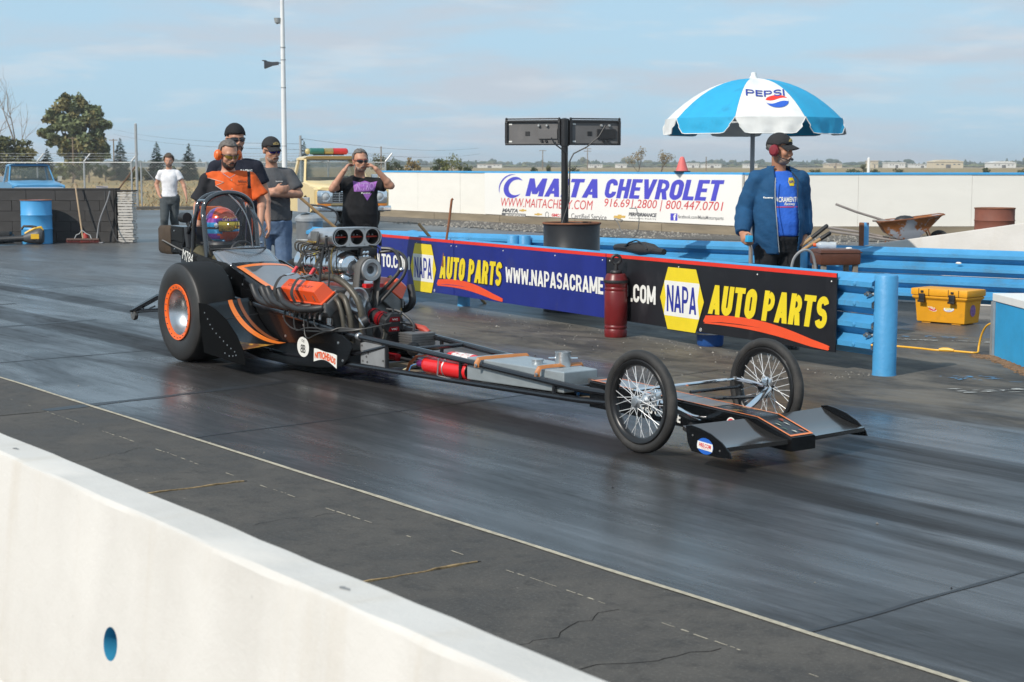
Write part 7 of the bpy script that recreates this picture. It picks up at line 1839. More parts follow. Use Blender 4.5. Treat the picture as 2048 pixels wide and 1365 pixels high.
M_SLICK = mat('slick_rubber', (0.012, 0.0115, 0.0115), 0.62, var=0.3, vs=3, bump=0.06, bs=40, dirt=0.3, dcol=(0.04, 0.035, 0.03), ds=5, dlo=0.5, dhi=0.8, spec=0.25)
M_CAST = mat('cast_metal', (0.20, 0.195, 0.19), 0.45, 0.6, var=0.3, vs=12, bump=0.1, bs=50)
M_POLISH = mat('polished_alloy', (0.72, 0.73, 0.75), 0.14, 1.0, var=0.08, vs=10)
M_SPUN = mat('spun_alloy', (0.62, 0.62, 0.62), 0.28, 1.0, var=0.12, vs=3)
M_HEADER = mat('header_black', (0.022, 0.022, 0.023), 0.5, var=0.25, vs=10)
M_BHOSE = mat('braided_hose', (0.085, 0.075, 0.058), 0.45, 0.25, var=0.25, vs=60)
M_HOSEB = mat('hose_black', (0.025, 0.025, 0.026), 0.45, var=0.2)
M_BELT = mat('belt_grey', (0.10, 0.095, 0.09), 0.7, var=0.1)
M_EXRED = mat('bottle_red', (0.72, 0.018, 0.02), 0.28, var=0.06, vs=4, coat=0.4)
M_REDANO = mat('red_anodised', (0.42, 0.012, 0.02), 0.25, 0.6, var=0.1)
M_BRASS = mat('brass', (0.50, 0.33, 0.10), 0.35, 0.9, var=0.2)
M_TANKAL = mat('tank_aluminium', (0.40, 0.44, 0.455), 0.42, 0.55, var=0.10, vs=6, stretch=(1, 3, 3))
M_CAN = mat('spun_can', (0.62, 0.63, 0.64), 0.3, 0.9, var=0.2, vs=16, bump=0.08, bs=30)
M_LEATHS = mat('tan_strap', (0.42, 0.15, 0.035), 0.5, var=0.25)
M_WEB = mat('webbing_black', (0.03, 0.03, 0.03), 0.85, var=0.2)

CAR = thing('dragster', 'black and orange front engine dragster with blown engine and spoked front wheels', 'dragster', (DR_O.x, DR_O.y, 0.004), DR_A)
# ---- rear wheels
def rear_wheel(s):
    w = link('rear_wheel', None, CAR, (0, s * 0.535, 0.40))
    prof = [(0.19, -0.15), (0.215, -0.158), (0.26, -0.172), (0.32, -0.176), (0.365, -0.168), (0.388, -0.155), (0.3965, -0.135), (0.40, -0.06), (0.40, 0.06), (0.3965, 0.135), (0.388, 0.155), (0.365, 0.168), (0.32, 0.176), (0.26, 0.172), (0.215, 0.158), (0.19, 0.15)]
    mb = MB(); mb.lathe(prof, ax='Y', n=72, cap=False); tyr = mb.build('tyre', M_SLICK, w, smooth=45); recolor(tyr, [M_SLICK, mat('sidewall', (0.026, 0.025, 0.0245), 0.5, var=0.25, vs=3, dirt=0.35, dcol=(0.065, 0.06, 0.055), ds=4)], lambda c: 1 if abs(c.y) > 0.153 else 0)
    q = s
    mb = MB(); mb.lathe([(0.02, q * 0.02), (0.06, q * 0.02), (0.065, q * 0.03), (0.10, q * 0.028), (0.155, q * 0.07), (0.175, q * 0.12), (0.188, q * 0.158), (0.192, q * 0.158), (0.19, q * 0.1), (0.17, 0.0)], ax='Y', n=48, cap=False); mb.build('rim', M_SPUN, w, smooth=50)
    mb = MB(); mb.lathe([(0.183, q * 0.156), (0.186, q * 0.168), (0.222, q * 0.176), (0.226, q * 0.168)], ax='Y', n=56, cap=False); mb.build('bead_ring', mat('ring_orange', (0.85, 0.13, 0.015), 0.35, var=0.04), w, smooth=40)
    mb = MB()
    for k in range(24):
        a = 2 * PI * k / 24; mb.lathe([(0.0045, q * 0.170), (0.0045, q * 0.179), (0.001, q * 0.18)], (0.204 * math.cos(a), 0, 0.204 * math.sin(a)), 'Y', 6)
    mb.build('ring_bolts', M_CAST, w, kind='stuff')
    mb = MB(); mb.lathe([(0.045, q * 0.0), (0.045, q * 0.045), (0.02, q * 0.055), (0.002, q * 0.055)], ax='Y', n=16); mb.build('hub', M_CAST, w)
rear_wheel(-1); rear_wheel(1)
mb = MB(); mb.cyl((0, -0.5, 0.40), (0, 0.5, 0.40), 0.045, n=14); mb.ell((0, 0, 0.40), (0.14, 0.13, 0.14), 14, 10); mb.build('rear_axle', M_CAST, CAR)
# ---- wheelie bar
wb_ = link('wheelie_bar', None, CAR)
for y in (-0.17, 0.17):
    mb = MB(); mb.tube([(-0.1, y, 0.52), (-1.5, y * 0.95, 0.41), (-2.06, y * 0.9, 0.245)], 0.027, 8); mb.tube([(-0.15, y, 0.28), (-1.55, y * 0.95, 0.275), (-2.06, y * 0.9, 0.225)], 0.013, 7); mb.build('bar', M_TUBE, wb_)
    mb = MB()
    for k in range(6):
        x = -0.6 - 0.25 * k; mb.cyl((x, y * 0.96, 0.47 - 0.04 * k), (x - 0.12, y * 0.95, 0.28), 0.008, n=5)
    mb.build('lattice', M_TUBE, wb_)
    mb = MB(); mb.lathe([(0.01, y * 0.9 - 0.02), (0.045, y * 0.9 - 0.018), (0.05, y * 0.9), (0.045, y * 0.9 + 0.018), (0.01, y * 0.9 + 0.02)], (-2.07, 0, 0.195), 'Y', 16); mb.build('caster', M_CAST, wb_)
mb = MB(); mb.cyl((-2.06, -0.2, 0.235), (-2.06, 0.2, 0.235), 0.013, n=7); mb.build('cross_tube', M_TUBE, wb_)
# ---- frame tubes
def lat(x): return (0.285 - 0.185 * max(0, min(1, (x - 1.2) / 4.2))) * (1 - 0.5 * max(0, min(1, (x - 4.35) / 0.3)))
UP = [(0.2, 0.50), (1.0, 0.44), (1.85, 0.36), (2.05, 0.345), (3.3, 0.282), (4.13, 0.235), (4.36, 0.222), (4.6, 0.212), (5.3, 0.18)]
LO = [(0.2, 0.16), (1.0, 0.13), (1.85, 0.135), (3.3, 0.145), (4.36, 0.153), (4.6, 0.155), (5.6, 0.12)]
def zi(P_, x):
    for (a, za), (b2, zb) in zip(P_[:-1], P_[1:]):
        if a <= x <= b2: return za + (zb - za) * (x - a) / (b2 - a)
    return P_[-1][1]
fr = link('frame', None, CAR)
for s in (-1, 1):
    mb = MB(); mb.tube([(x, s * lat(x), z) for x, z in UP], 0.021, 10); mb.build('upper_rail', M_TUBE, fr)
    mb = MB(); mb.tube([(x, s * lat(x), z) for x, z in LO], 0.019, 10); mb.build('lower_rail', M_TUBE, fr)
    for x in (2.36, 3.2, 4.14):
        mb = MB(); mb.cyl((x, s * lat(x), zi(LO, x)), (x, s * lat(x), zi(UP, x)), 0.014, n=8); mb.build('upright', M_TUBE, fr)
    mb = MB(); mb.cyl((1.75, s * lat(1.8), zi(LO, 1.8) + 0.03), (2.62 if s > 0 else 2.36, s * lat(2.4), zi(UP, 2.4) - 0.02), 0.013, n=8); mb.build('diagonal', M_TUBE, fr)
for x in (2.36, 2.66, 3.2, 4.14, 4.75):
    mb = MB(); mb.cyl((x, -lat(x), zi(LO, x)), (x, lat(x), zi(LO, x)), 0.013, n=8); mb.build('cross_tube', M_TUBE, fr)
for x in (2.66, 4.3):
    mb = MB(); mb.cyl((x, -lat(x), zi(UP, x)), (x, lat(x), zi(UP, x)), 0.013, n=8); mb.build('cross_tube', M_TUBE, fr)
mb = MB(); mb.lathe([(0.026, 2.0), (0.028, 2.008), (0.028, 2.03), (0.024, 2.035)], (0, -lat(2.0), 0.3475), 'X', 12); mb.build('collar', M_ALU, fr)
# belly pan
mb = MB(); mb.sheet([[(x, -lat(x) + 0.01, zi(LO, x) - 0.012) for x in (1.9, 2.6, 3.3, 4.1, 4.6)], [(x, lat(x) - 0.01, zi(LO, x) - 0.012) for x in (1.9, 2.6, 3.3, 4.1, 4.6)]]); mb.build('belly_pan', mat('pan_tan', (0.20, 0.15, 0.10), 0.7, var=0.2), CAR)
# ---- body sides
for s in (-1, 1):
    out = [(0.30, 0.10), (0.30, 0.60), (0.80, 0.55), (0.93, 0.46), (1.24, 0.415), (1.54, 0.385), (1.85, 0.35), (1.97, 0.30), (1.985, 0.26), (1.92, 0.17), (1.84, 0.115), (1.53, 0.075), (1.1, 0.055), (0.6, 0.06)]
    mb = MB(); mb.prism(out, 0.012, frame((0, s * 0.293 + (0.012 if s < 0 else 0.0), 0), (1, 0, 0), (0, 0, 1))); bp_ = mb.build('side_panel', M_CARBLK, CAR, smooth=0, bevel=0.004)
    if s < 0:
        for x, z in ((0.99, 0.42), (1.30, 0.375), (1.80, 0.285), (1.86, 0.16), (1.02, 0.27)):
            mb = MB(); mb.lathe([(0.010, 0), (0.009, -0.004), (0.001, -0.005)], (x, -0.2935, z), 'Y', 10); mb.build('button_fastener', M_ALU, bp_)
        T0 = frame((1.29, -0.2945, 0.21), (1, 0, -0.03), (0.03, 0, 1))
        for k, (sc, m) in enumerate(((1, M_WHT),)):
            mb = MB(); mb.prism([(0.088 * math.cos(a) * sc, 0.076 * math.sin(a) * sc) for a in [2 * PI * i / 32 for i in range(32)]], 0.001, T0); mb.build('sticker', m, bp_, smooth=0)
        lettering('B', 0.034, 0.062, M_BLKLET, bp_, T0 @ Matrix.Translation((0.020, -0.014, 0.0022)), 0.01); lettering('B', 0.034, 0.062, M_BLKLET, bp_, T0 @ Matrix.Translation((0.020, -0.014, 0.0022)) @ Matrix.Translation((-0.04, 0, 0)) @ Matrix.Scale(-1, 4, (1, 0, 0)), 0.01)
        lettering('DJ', 0.036, 0.022, M_BLKLET, bp_, T0 @ Matrix.Translation((0, 0.045, 0.0022)), 0.01)
        T1 = frame((1.615, -0.2945, 0.168), (1, 0, -0.07), (0.07, 0, 1))
        wp = lambda x, y: (x, y * (1.0 - 0.25 * math.cos(x * 18)) - 0.10 * (x * x) * 8 + 0.006, 0)
        mb = MB(); op = []
        for i in range(15):
            x = -0.165 + 0.33 * i / 14; op.append((x, 0.046 - 0.012 * math.cos(x * 16) - x * x * 0.8))
        for i in range(15):
            x = 0.165 - 0.33 * i / 14; op.append((x, -0.036 + 0.008 * math.cos(x * 16) - x * x * 0.8))
        mb.prism(op, 0.001, T1); mb.build('sticker', M_WHT, bp_, smooth=0)
        lettering('NITROHEADS', 0.30, 0.062, mat('sticker_orange', (0.72, 0.10, 0.02), 0.4), bp_, T1 @ Matrix.Translation((0, 0, 0.0022)), 0.05, 0.0, warp=lambda x, y: (x, y * (0.85 + 0.1 * math.cos(x * 20)) + 0.002 - x * x * 0.8, 0))
# ---- rear tyre fairing on the near side and its twin
for s in (-1, 1):
    pl = [(0.345, 0.50), (0.50, 0.502), (0.66, 0.47), (0.83, 0.405), (0.99, 0.30), (1.10, 0.185), (1.13, 0.085), (0.98, 0.085), (0.45, 0.115), (0.40, 0.27)]
    mb = MB(); mb.prism(pl, 0.006, frame((0, s * 0.69, 0), (1, 0, 0), (0, 0, 1))); fp = mb.build('fairing_plate', mat('flat_black', (0.004, 0.004, 0.0042), 0.6, var=0.2, spec=0.06), CAR, smooth=0, bevel=0.002)
    sc = []
    NU = 14
    for i in range(NU + 1):
        u = i / NU; x = 0.50 + 0.56 * u ** 1.25; z = 0.50 - 0.315 * (1 - (1 - u) ** 1.7)
        sc.append((x, z))
    rows = [[(x - 0.02 * t, s * (0.682 - 0.385 * t), z + 0.03 * t) for t in [j / 12 for j in range(13)]] for x, z in sc]
    mb = MB(); mb.sheet(rows); scoop = mb.build('fairing_scoop', M_CARBLK, CAR, smooth=60); md = scoop.modifiers.new('thick', 'SOLIDIFY'); md.thickness = 0.006
    def scp(u, t, lift=0.005):
        x = 0.50 + 0.56 * u ** 1.25; z = 0.50 - 0.315 * (1 - (1 - u) ** 1.7)
        return V((x - 0.02 * t + lift, s * (0.682 - 0.385 * t), z + 0.03 * t + lift))
    if s < 0:
        def band(t0, t1, w0, w1, m, nm, lift, u0=0.0, u1=1.0):
            rr = []
            for i in range(25):
                u = u0 + (u1 - u0) * i / 24; tc2 = t0 + (t1 - t0) * u ** 1.9; w = w0 + (w1 - w0) * u; rr.append([scp(u, min(0.995, max(0.0, tc2 - w / 2)), lift), scp(u, min(0.995, tc2 + w / 2), lift)])
            mb = MB(); mb.sheet(rr); mb.build(nm, m, scoop, smooth=60)
        band(0.50, 0.90, 0.10, 0.17, M_CARORG, 'orange_stripe', 0.007)
        band(0.70, 1.00, 0.07, 0.10, M_BROWNSTR, 'brown_stripe', 0.0072, 0, 0.85)
        rr = []
        for i in range(16):
            u = 0.70 + 0.29 * i / 15; hi = 0.06 + 0.70 * ((u - 0.62) / 0.38) ** 1.2; rr.append([scp(u, 0.02 + (hi - 0.02) * j / 8, 0.0078) for j in range(9)])
        mb = MB(); mb.sheet(rr); mb.build('flame_art', M_FLAME, scoop, smooth=60)
        for u in (0.26,):
            mb = MB(); mb.tube([scp(u, j / 10, 0.004) for j in range(11)], 0.005, 5); mb.build('panel_joint', M_BLKPLAST, scoop)
        for x, z in ((0.47, 0.43), (0.52, 0.385), (0.56, 0.345), (0.60, 0.315), (0.66, 0.285), (0.72, 0.26), (0.78, 0.235), (0.84, 0.21), (0.90, 0.19), (0.96, 0.17), (0.98, 0.145), (0.93, 0.135), (0.87, 0.13), (0.80, 0.145)):
            mb = MB(); mb.lathe([(0.006, 0), (0.005, -0.002), (0.001, -0.003)], (x, -0.6965, z), 'Y', 7); mb.build('rivet', M_ALU, fp)
# ---- cockpit and cowl
def ring(x, w, zt, zb, crown=0.03, cor=0.06):
    pts = []
    for j in range(5):
        pts.append((x, -w, zb + (zt - cor - zb) * j / 4))
    for j in range(1, 4):
        a = PI / 2 * j / 4; pts.append((x, -w + cor * (1 - math.cos(a)), zt - cor + cor * math.sin(a)))
    for j in range(9):
        y = (-w + cor) + 2 * (w - cor) * j / 8; pts.append((x, y, zt + crown * (1 - (y / w) ** 2)))
    for j in range(3, 0, -1):
        a = PI / 2 * j / 4; pts.append((x, w - cor * (1 - math.cos(a)), zt - cor + cor * math.sin(a)))
    for j in range(4, -1, -1):
        pts.append((x, w, zb + (zt - cor - zb) * j / 4))
    return pts
# tail and tub (open on top)
def tub_ring(x, w, zt, zb):
    return [(x, -w, zt), (x, -w * 1.05, (zt + zb) / 2), (x, -w * 0.85, zb), (x, w * 0.85, zb), (x, w * 1.05, (zt + zb) / 2), (x, w, zt), (x, w - 0.015, zt), (x, w * 1.05 - 0.02, (zt + zb) / 2), (x, w * 0.85 - 0.02, zb + 0.015), (x, -w * 0.85 + 0.02, zb + 0.015), (x, -w * 1.05 + 0.02, (zt + zb) / 2), (x, -w + 0.015, zt)]
mb = MB(); mb.loft([tub_ring(-1.02, 0.17, 0.86, 0.45), tub_ring(-0.8, 0.23, 0.875, 0.35), tub_ring(-0.55, 0.262, 0.83, 0.25), tub_ring(-0.25, 0.272, 0.80, 0.2), tub_ring(0.0, 0.272, 0.78, 0.18), tub_ring(0.3, 0.278, 0.70, 0.15)]); tub = mb.build('cockpit_tub', M_CARBLK, CAR, smooth=40)
lettering('M784', 0.25, 0.09, M_WHT, tub, frame((-0.70, -0.2665, 0.80), (1, -0.10, -0.16), (0.16, 0, 1)), 0.0, 0.1)
lettering('HU', 0.09, 0.05, M_WHT, tub, frame((-0.70, -0.266, 0.73), (1, -0.10, -0.16), (0.16, 0, 1)), 0.02, 0.1)
# engine cowl
mb = MB(); cr = [ring(x, w, zt, zb, c_, co) for x, w, zt, zb, c_, co in ((-0.10, 0.272, 0.775, 0.5, 0.05, 0.07), (0.05, 0.275, 0.752, 0.48, 0.035, 0.06), (0.2, 0.275, 0.725, 0.46, 0.02, 0.05), (0.55, 0.272, 0.63, 0.44, 0.015, 0.05), (0.92, 0.265, 0.55, 0.42, 0.012, 0.05))]; mb.loft(cr, cap=False); cowl = mb.build('engine_cowl', M_CARBLK, CAR, smooth=45)
def cowl_z(x):
    P2 = ((-0.10, 0.775, 0.05), (0.05, 0.752, 0.035), (0.2, 0.725, 0.02), (0.55, 0.63, 0.015), (0.92, 0.55, 0.012))
    for (a, za, ca_), (b2, zb, cb) in zip(P2[:-1], P2[1:]):
        if a <= x <= b2: t_ = (x - a) / (b2 - a); return za + (zb - za) * t_, ca_ + (cb - ca_) * t_
    return P2[-1][1:]
def on_cowl(x, y, lift=0.003):
    z, c_ = cowl_z(x); return V((x, y, z + c_ * (1 - (y / 0.275) ** 2) + lift))
def cowl_strip(a, b2, wa, nm, m, lift):
    rr = []
    a, b2 = V(a + (0,)), V(b2 + (0,)); d = (b2 - a).normalized(); n_ = V((-d.y, d.x, 0))
    for i in range(13):
        p = a.lerp(b2, i / 12); rr.append([on_cowl(p.x + n_.x * wa * q, p.y + n_.y * wa * q, lift) for q in (-0.5, 0, 0.5)])
    mb = MB(); mb.sheet(rr); mb.build(nm, m, cowl, smooth=60)
mb = MB(); mb.sheet([[on_cowl(x, -0.205 + 0.41 * j / 8, 0.003) for j in range(9)] for x in [0.16 + 0.72 * i / 10 for i in range(11)]]); mb.build('grey_panel', M_CARGREY, cowl, smooth=60)
cowl_strip((0.14, -0.23), (0.14, 0.23), 0.05, 'orange_stripe', M_CARORG, 0.005)
cowl_strip((0.13, -0.213), (0.90, -0.213), 0.045, 'orange_stripe', M_CARORG, 0.006)
cowl_strip((0.13, 0.215), (0.90, 0.215), 0.03, 'orange_stripe', M_CARORG, 0.006)
mb = MB(); mb.sheet([[on_cowl(x, -0.17 + 0.15 * j / 4 * (1 - i / 6.0) + 0.0, 0.006) for j in range(5)] for i, x in [(i, 0.175 + 0.10 * i / 5) for i in range(6)]]); mb.build('dark_corner', mat('corner_charcoal', (0.05, 0.045, 0.042), 0.35), cowl, smooth=60)
for x, y in ((-0.06, -0.2735), (0.05, -0.277), (0.12, -0.277), (0.30, -0.2765), (0.62, -0.274)):
    mb = MB(); mb.lathe([(0.008, 0), (0.007, -0.003), (0.001, -0.004)], (x, y, cowl_z(x)[0] - 0.075), 'Y', 8); mb.build('button_fastener', M_ALU, cowl)
# silver windscreen cowling
rows = []
for i in range(9):
    u = i / 8; row = []
    for j in range(15):
        v = (j / 14 - 0.5) * 2; y = 0.262 * v * (1 - 0.06 * u)
        xb = -0.19 + 0.10 * (1 - v * v) * 0.6 + 0.215 * u - 0.10 * v * v * (1 - u) * 0.5
        z = 0.872 - 0.018 * v * v + 0.028 * math.sin(PI * min(1, max(0, (v + 1) / 2))) * (1 - u) - (0.112 * u ** 1.35) - 0.012 * math.sin(PI * u) * 1.2
        row.append((xb, y, z))
    rows.append(row)
mb = MB(); mb.sheet(rows); cwl = mb.build('windscreen_cowling', M_COWL, CAR, smooth=70); md = cwl.modifiers.new('thick', 'SOLIDIFY'); md.thickness = 0.008
mb = MB(); mb.sheet([[rows[i][0] for i in range(9)], [(-0.12 + 0.19 * i / 8, -0.272, 0.78 - 0.03 * i / 8) for i in range(9)]]); mb.build('cowling_side', M_COWL, CAR, smooth=60)
mb = MB(); mb.sheet([[rows[i][14] for i in range(9)], [(-0.12 + 0.19 * i / 8, 0.272, 0.78 - 0.03 * i / 8) for i in range(9)]]); mb.build('cowling_side', M_COWL, CAR, smooth=60)
# roll cage
def hoop(xb, xt, zb, zt, w, r, m, nm):
    pts = [(xb, -w, zb), (xb + (xt - xb) * 0.55, -w, zb + (zt - zb) * 0.55)]
    for k in range(9):
        a = PI * k / 8; pts.append((xt, -w * 0.96 * math.cos(a), zt - 0.17 + 0.17 * math.sin(a) ** 0.8))
    pts += [(xb + (xt - xb) * 0.55, w, zb + (zt - zb) * 0.55), (xb, w, zb)]
    mb = MB(); mb.tube(smooth_path(pts, 3), r, 12); mb.build(nm, m, CAR, smooth=60)
M_CAGE = mat('cage_chrome_black', (0.02, 0.021, 0.024), 0.12, 0.0, var=0.1, coat=1.0, spec=0.8)
hoop(-0.66, -0.60, 0.72, 1.335, 0.235, 0.020, M_CAGE, 'roll_hoop'); hoop(-0.38, -0.46, 0.74, 1.34, 0.24, 0.022, M_CAGE, 'roll_hoop')
for y in (-0.2, 0.2):
    mb = MB(); mb.cyl((-0.60, y, 1.27), (-0.46, y, 1.275), 0.015, n=8); mb.build('cage_tube', M_CAGE, CAR)
    mb = MB(); mb.tube([(-0.61, y, 1.2), (-0.9, y * 0.9, 0.95), (-1.05, y * 0.8, 0.8)], 0.016, 8); mb.build('cage_tube', M_TUBE, CAR)
    mb = MB(); mb.cyl((-0.63, y * 1.1, 1.05), (-0.9, y * 0.8, 1.04), 0.01, n=7); mb.build('cage_tube', M_TUBE, CAR)
mb = MB(); mb.box((-0.80, 0, 1.16), (0.04, 0.24, 0.12)); mb.build('head_pad', mat('pad_orange', (0.55, 0.11, 0.02), 0.6), CAR, bevel=0.02)
mb = MB(); mb.box((-0.83, 0, 0.80), (0.06, 0.40, 0.5), Matrix.Rotation(R(-12), 3, 'Y')); mb.build('seat', M_BLKPLAST, CAR, bevel=0.02)
# windscreen: dark tinted bubble from the front hoop down to the cowling
M_TINT = bpy.data.materials.new('tinted_screen'); M_TINT.use_nodes = True
gb = M_TINT.node_tree.nodes['Principled BSDF']; gb.inputs['Base Color'].default_value = (0.10, 0.11, 0.13, 1); gb.inputs['Roughness'].default_value = 0.05; gb.inputs['Alpha'].default_value = 0.13; gb.inputs['Specular IOR Level'].default_value = 0.6
rows = []
for i in range(15):
    a = PI * i / 14; yb = -0.235 * math.cos(a); sw = math.sin(a)
    row = []
    for j in range(13):
        u = j / 12
        zt = 0.90 + 0.43 * sw ** 0.45 if 0.02 < sw else 0.90
        top = V((-0.45, yb, zt)); base = V((-0.32 + 0.29 * sw ** 1.2, yb * 1.02, 0.875 + 0.015 * sw))
        p = top.lerp(base, u); bul = math.sin(PI * u) * sw
        row.append((p.x + 0.10 * bul, p.y * (1 + 0.06 * bul), p.z + 0.045 * bul))
    rows.append(row)
mb = MB(); mb.sheet(rows); mb.build('windscreen', M_TINT, CAR, smooth=80)
mb = MB(); mb.tube([rows[7][j] for j in range(13)], 0.006, 6); mb.build('screen_seam', mat('screen_edge', (0.15, 0.16, 0.17), 0.15, 0.4), CAR)
mb = MB(); mb.tube([rows[i][12] for i in range(15)], 0.007, 6); mb.build('screen_trim', M_BLKPLAST, CAR)
mb = MB(); mb.tube([rows[12][j] for j in range(13)], 0.010, 6); mb.build('screen_trim', M_CAGE, CAR)
# ---- parachute pack
ch = link('parachute_pack', None, CAR)
mb = MB(); mb.loft([[(x, y * s_, 0.915 + z * s_) for y, z in ((-0.15, -0.10), (-0.13, -0.125), (0.13, -0.125), (0.15, -0.10), (0.15, 0.10), (0.13, 0.125), (-0.13, 0.125), (-0.15, 0.10))] for x, s_ in ((-1.56, 0.80), (-1.53, 0.97), (-1.40, 1.02), (-1.27, 1.0))]); mb.build('bag', mat('bag_brown', (0.055, 0.036, 0.022), 0.85, var=0.25, vs=8, bump=0.5, bs=12), ch, smooth=50)
mb = MB(); mb.loft([[(x, y * s_, 0.925 + z * s_) for y, z in ((-0.15, -0.12), (0.15, -0.12), (0.15, 0.12), (-0.15, 0.12))] for x, s_ in ((-1.268, 0.99), (-1.05, 0.95), (-0.92, 0.6))]); mb.build('box', M_CARBLK, ch, smooth=0, bevel=0.004)
for z in (0.84, 1.0):
    mb = MB(); mb.lathe([(0.008, 0), (0.007, -0.004), (0.001, -0.005)], (-1.2, -0.1475, z), 'Y', 8); mb.build('button_fastener', M_ALU, ch)
mb = MB(); mb.tube(smooth_path([(-1.56, -0.1, 0.9), (-1.3, -0.2, 0.91), (-1.05, -0.22, 0.87), (-0.8, -0.245, 0.84)], 4), 0.006, 6); mb.build('release_cable', mat('cable_grey', (0.16, 0.15, 0.14), 0.5), ch)
mb = MB(); mb.tube([(-0.95, -0.14, 1.12), (-1.05, -0.14, 1.12)], 0.045, 12); mb.tube([(-0.98, -0.14, 1.12), (-0.95, -0.12, 1.04)], 0.018, 7); mb.build('pump', M_BLKPLAST, ch)

# ---- engine
en_ = link('engine', None, CAR)
mb = MB(); mb.loft([[(x, y, z) for y, z in ((-0.30, 0.55), (-0.21, 0.66), (0.21, 0.66), (0.30, 0.55), (0.22, 0.42), (0.15, 0.22), (-0.15, 0.22), (-0.22, 0.42))] for x in (1.02, 1.64)]); mb.build('block', M_CAST, en_, smooth=0, bevel=0.01)
mb = MB(); mb.box((1.33, 0, 0.685), (0.56, 0.26, 0.08)); mb.build('intake_manifold', M_POLISH, en_, bevel=0.012)
for s in (-1, 1):
    # head and valve cover, leaning outward
    Tm = Matrix.Translation((0, s * 0.285, 0.585)) @ Matrix.Rotation(s * R(-38), 4, 'X')
    mb = MB(); mb.T = Tm; mb.box((1.40, 0, -0.045), (0.58, 0.17, 0.10)); mb.build('cylinder_head', M_CAST, en_, smooth=0, bevel=0.008)
    mb = MB(); mb.T = Tm; mb.loft([[(x0, -w, z), (x1, -w, z), (x1, w, z), (x0, w, z)] for z, x0, x1, w in ((0.012, 1.125, 1.675, 0.075), (0.025, 1.125, 1.675, 0.075), (0.028, 1.135, 1.665, 0.068), (0.125, 1.15, 1.65, 0.056), (0.138, 1.17, 1.63, 0.042))])
    vc = mb.build('valve_cover', M_VALVE, en_, bevel=0.006)
    if s < 0:
        lettering('CHEVROLET', 0.36, 0.026, mat('cast_letter', (0.32, 0.05, 0.03), 0.4), vc, Tm @ frame((1.42, -0.018, 0.1395), (1, 0, 0), (0, 1, 0)), 0.03)
        for x in (1.19, 1.33, 1.47, 1.6):
            mb = MB(); mb.T = Tm; mb.tube([(x, -0.064, 0.045), (x, -0.058, 0.09)], 0.006, 6); mb.build('cover_stud', M_CAST, vc)
    # header pipes
    for k, (x0, xt, zt) in enumerate(((1.15, 0.70, 0.655), (1.30, 0.865, 0.645), (1.45, 0.965, 0.645), (1.61, 1.155, 0.645))):
        yo = s * (0.40 + 0.008 * k)
        mb = MB(); pts = smooth_path([(x0 + 0.06, s * 0.335, 0.535), (x0, s * 0.385, 0.525), (x0 - 0.14, yo, 0.515), (xt + 0.15, yo + s * 0.004 * k, 0.53 + 0.004 * k), (xt + 0.06, yo, 0.575), (xt, yo, zt)], 4); mb.tube(pts, 0.027, 11, cap=False)
        hd_ = mb.build('header_pipe', M_HEADER, en_, smooth=60); md = hd_.modifiers.new('wall', 'SOLIDIFY'); md.thickness = 0.003
        mb = MB(); mb.box((x0 + 0.05, s * 0.335, 0.535), (0.09, 0.012, 0.07)); mb.build('header_flange', M_CAST, en_, smooth=0)
    for k in range(8):
        x = 1.1 + 0.075 * k; mb = MB(); mb.tube([(x, s * 0.31, 0.49), (x + 0.01, s * 0.345, 0.47), (x + 0.03, s * 0.36, 0.445)], [0.012, 0.011, 0.009], 7); mb.build('spark_plug_boot', M_ALU if k % 2 else M_CAST, en_)
    for k in range(4):
        x = 1.12 + 0.15 * k; zz = 0.44; mb = MB(); mb.tube(smooth_path([(x, s * 0.36, zz), (x + 0.05, s * 0.37, 0.39 - 0.045 * (k % 3)), (x + 0.22, s * 0.36, 0.345 + 0.03 * (k % 2)), (1.85, s * 0.305, 0.375 + 0.008 * k), (2.02, s * 0.22, 0.40), (2.12, s * 0.04, 0.44)], 4), 0.005, 6); mb.build('plug_wire', mat('wire_grey', (0.035, 0.035, 0.035), 0.45), en_)
# blower
bl_ = link('blower', None, CAR)
mb = MB(); prof_ = []
for i in range(41):
    x = 1.00 + 0.46 * i / 40; r = 0.120 + (0.005 if (i // 3) % 4 == 0 else 0.0); prof_.append((r, x))
for y in (-0.075, 0.075):
    mb.lathe(prof_, (0, y, 0.825), 'X', 30)
mb.box((1.23, 0, 0.76), (0.44, 0.30, 0.12)); mb.build('case', M_POLISH, bl_, smooth=30)
mb = MB(); mb.loft([[(x, (0.075 * c1 + 0.122 * c2) , 0.825 + 0.122 * s2) for c1, c2, s2 in [(-1 if math.cos(a) < 0 else 1, math.cos(a), math.sin(a)) for a in [2 * PI * (j + 0.5) / 28 for j in range(28)]]] for x in (1.455, 1.50)]); mb.lathe([(0.115, 1.50), (0.112, 1.545), (0.085, 1.585), (0.05, 1.60), (0.01, 1.60)], (0, -0.035, 0.815), 'X', 26); mb.build('front_cover', M_POLISH, bl_, smooth=40)
mb = MB(); mb.lathe([(0.05, 1.55), (0.05, 1.70), (0.02, 1.71)], (0, 0.03, 0.80), 'X', 20); mb.build('snout', M_CAST, bl_)
mb = MB(); mb.lathe([(0.03, 1.66), (0.066, 1.66), (0.083, 1.665), (0.083, 1.765), (0.080, 1.772), (0.055, 1.772), (0.05, 1.755), (0.03, 1.75), (0.028, 1.70), (0.002, 1.70)], (0, 0.02, 0.802), 'X', 36); mb.build('upper_pulley', mat('pulley_alloy', (0.50, 0.50, 0.505), 0.36, 0.7), bl_)
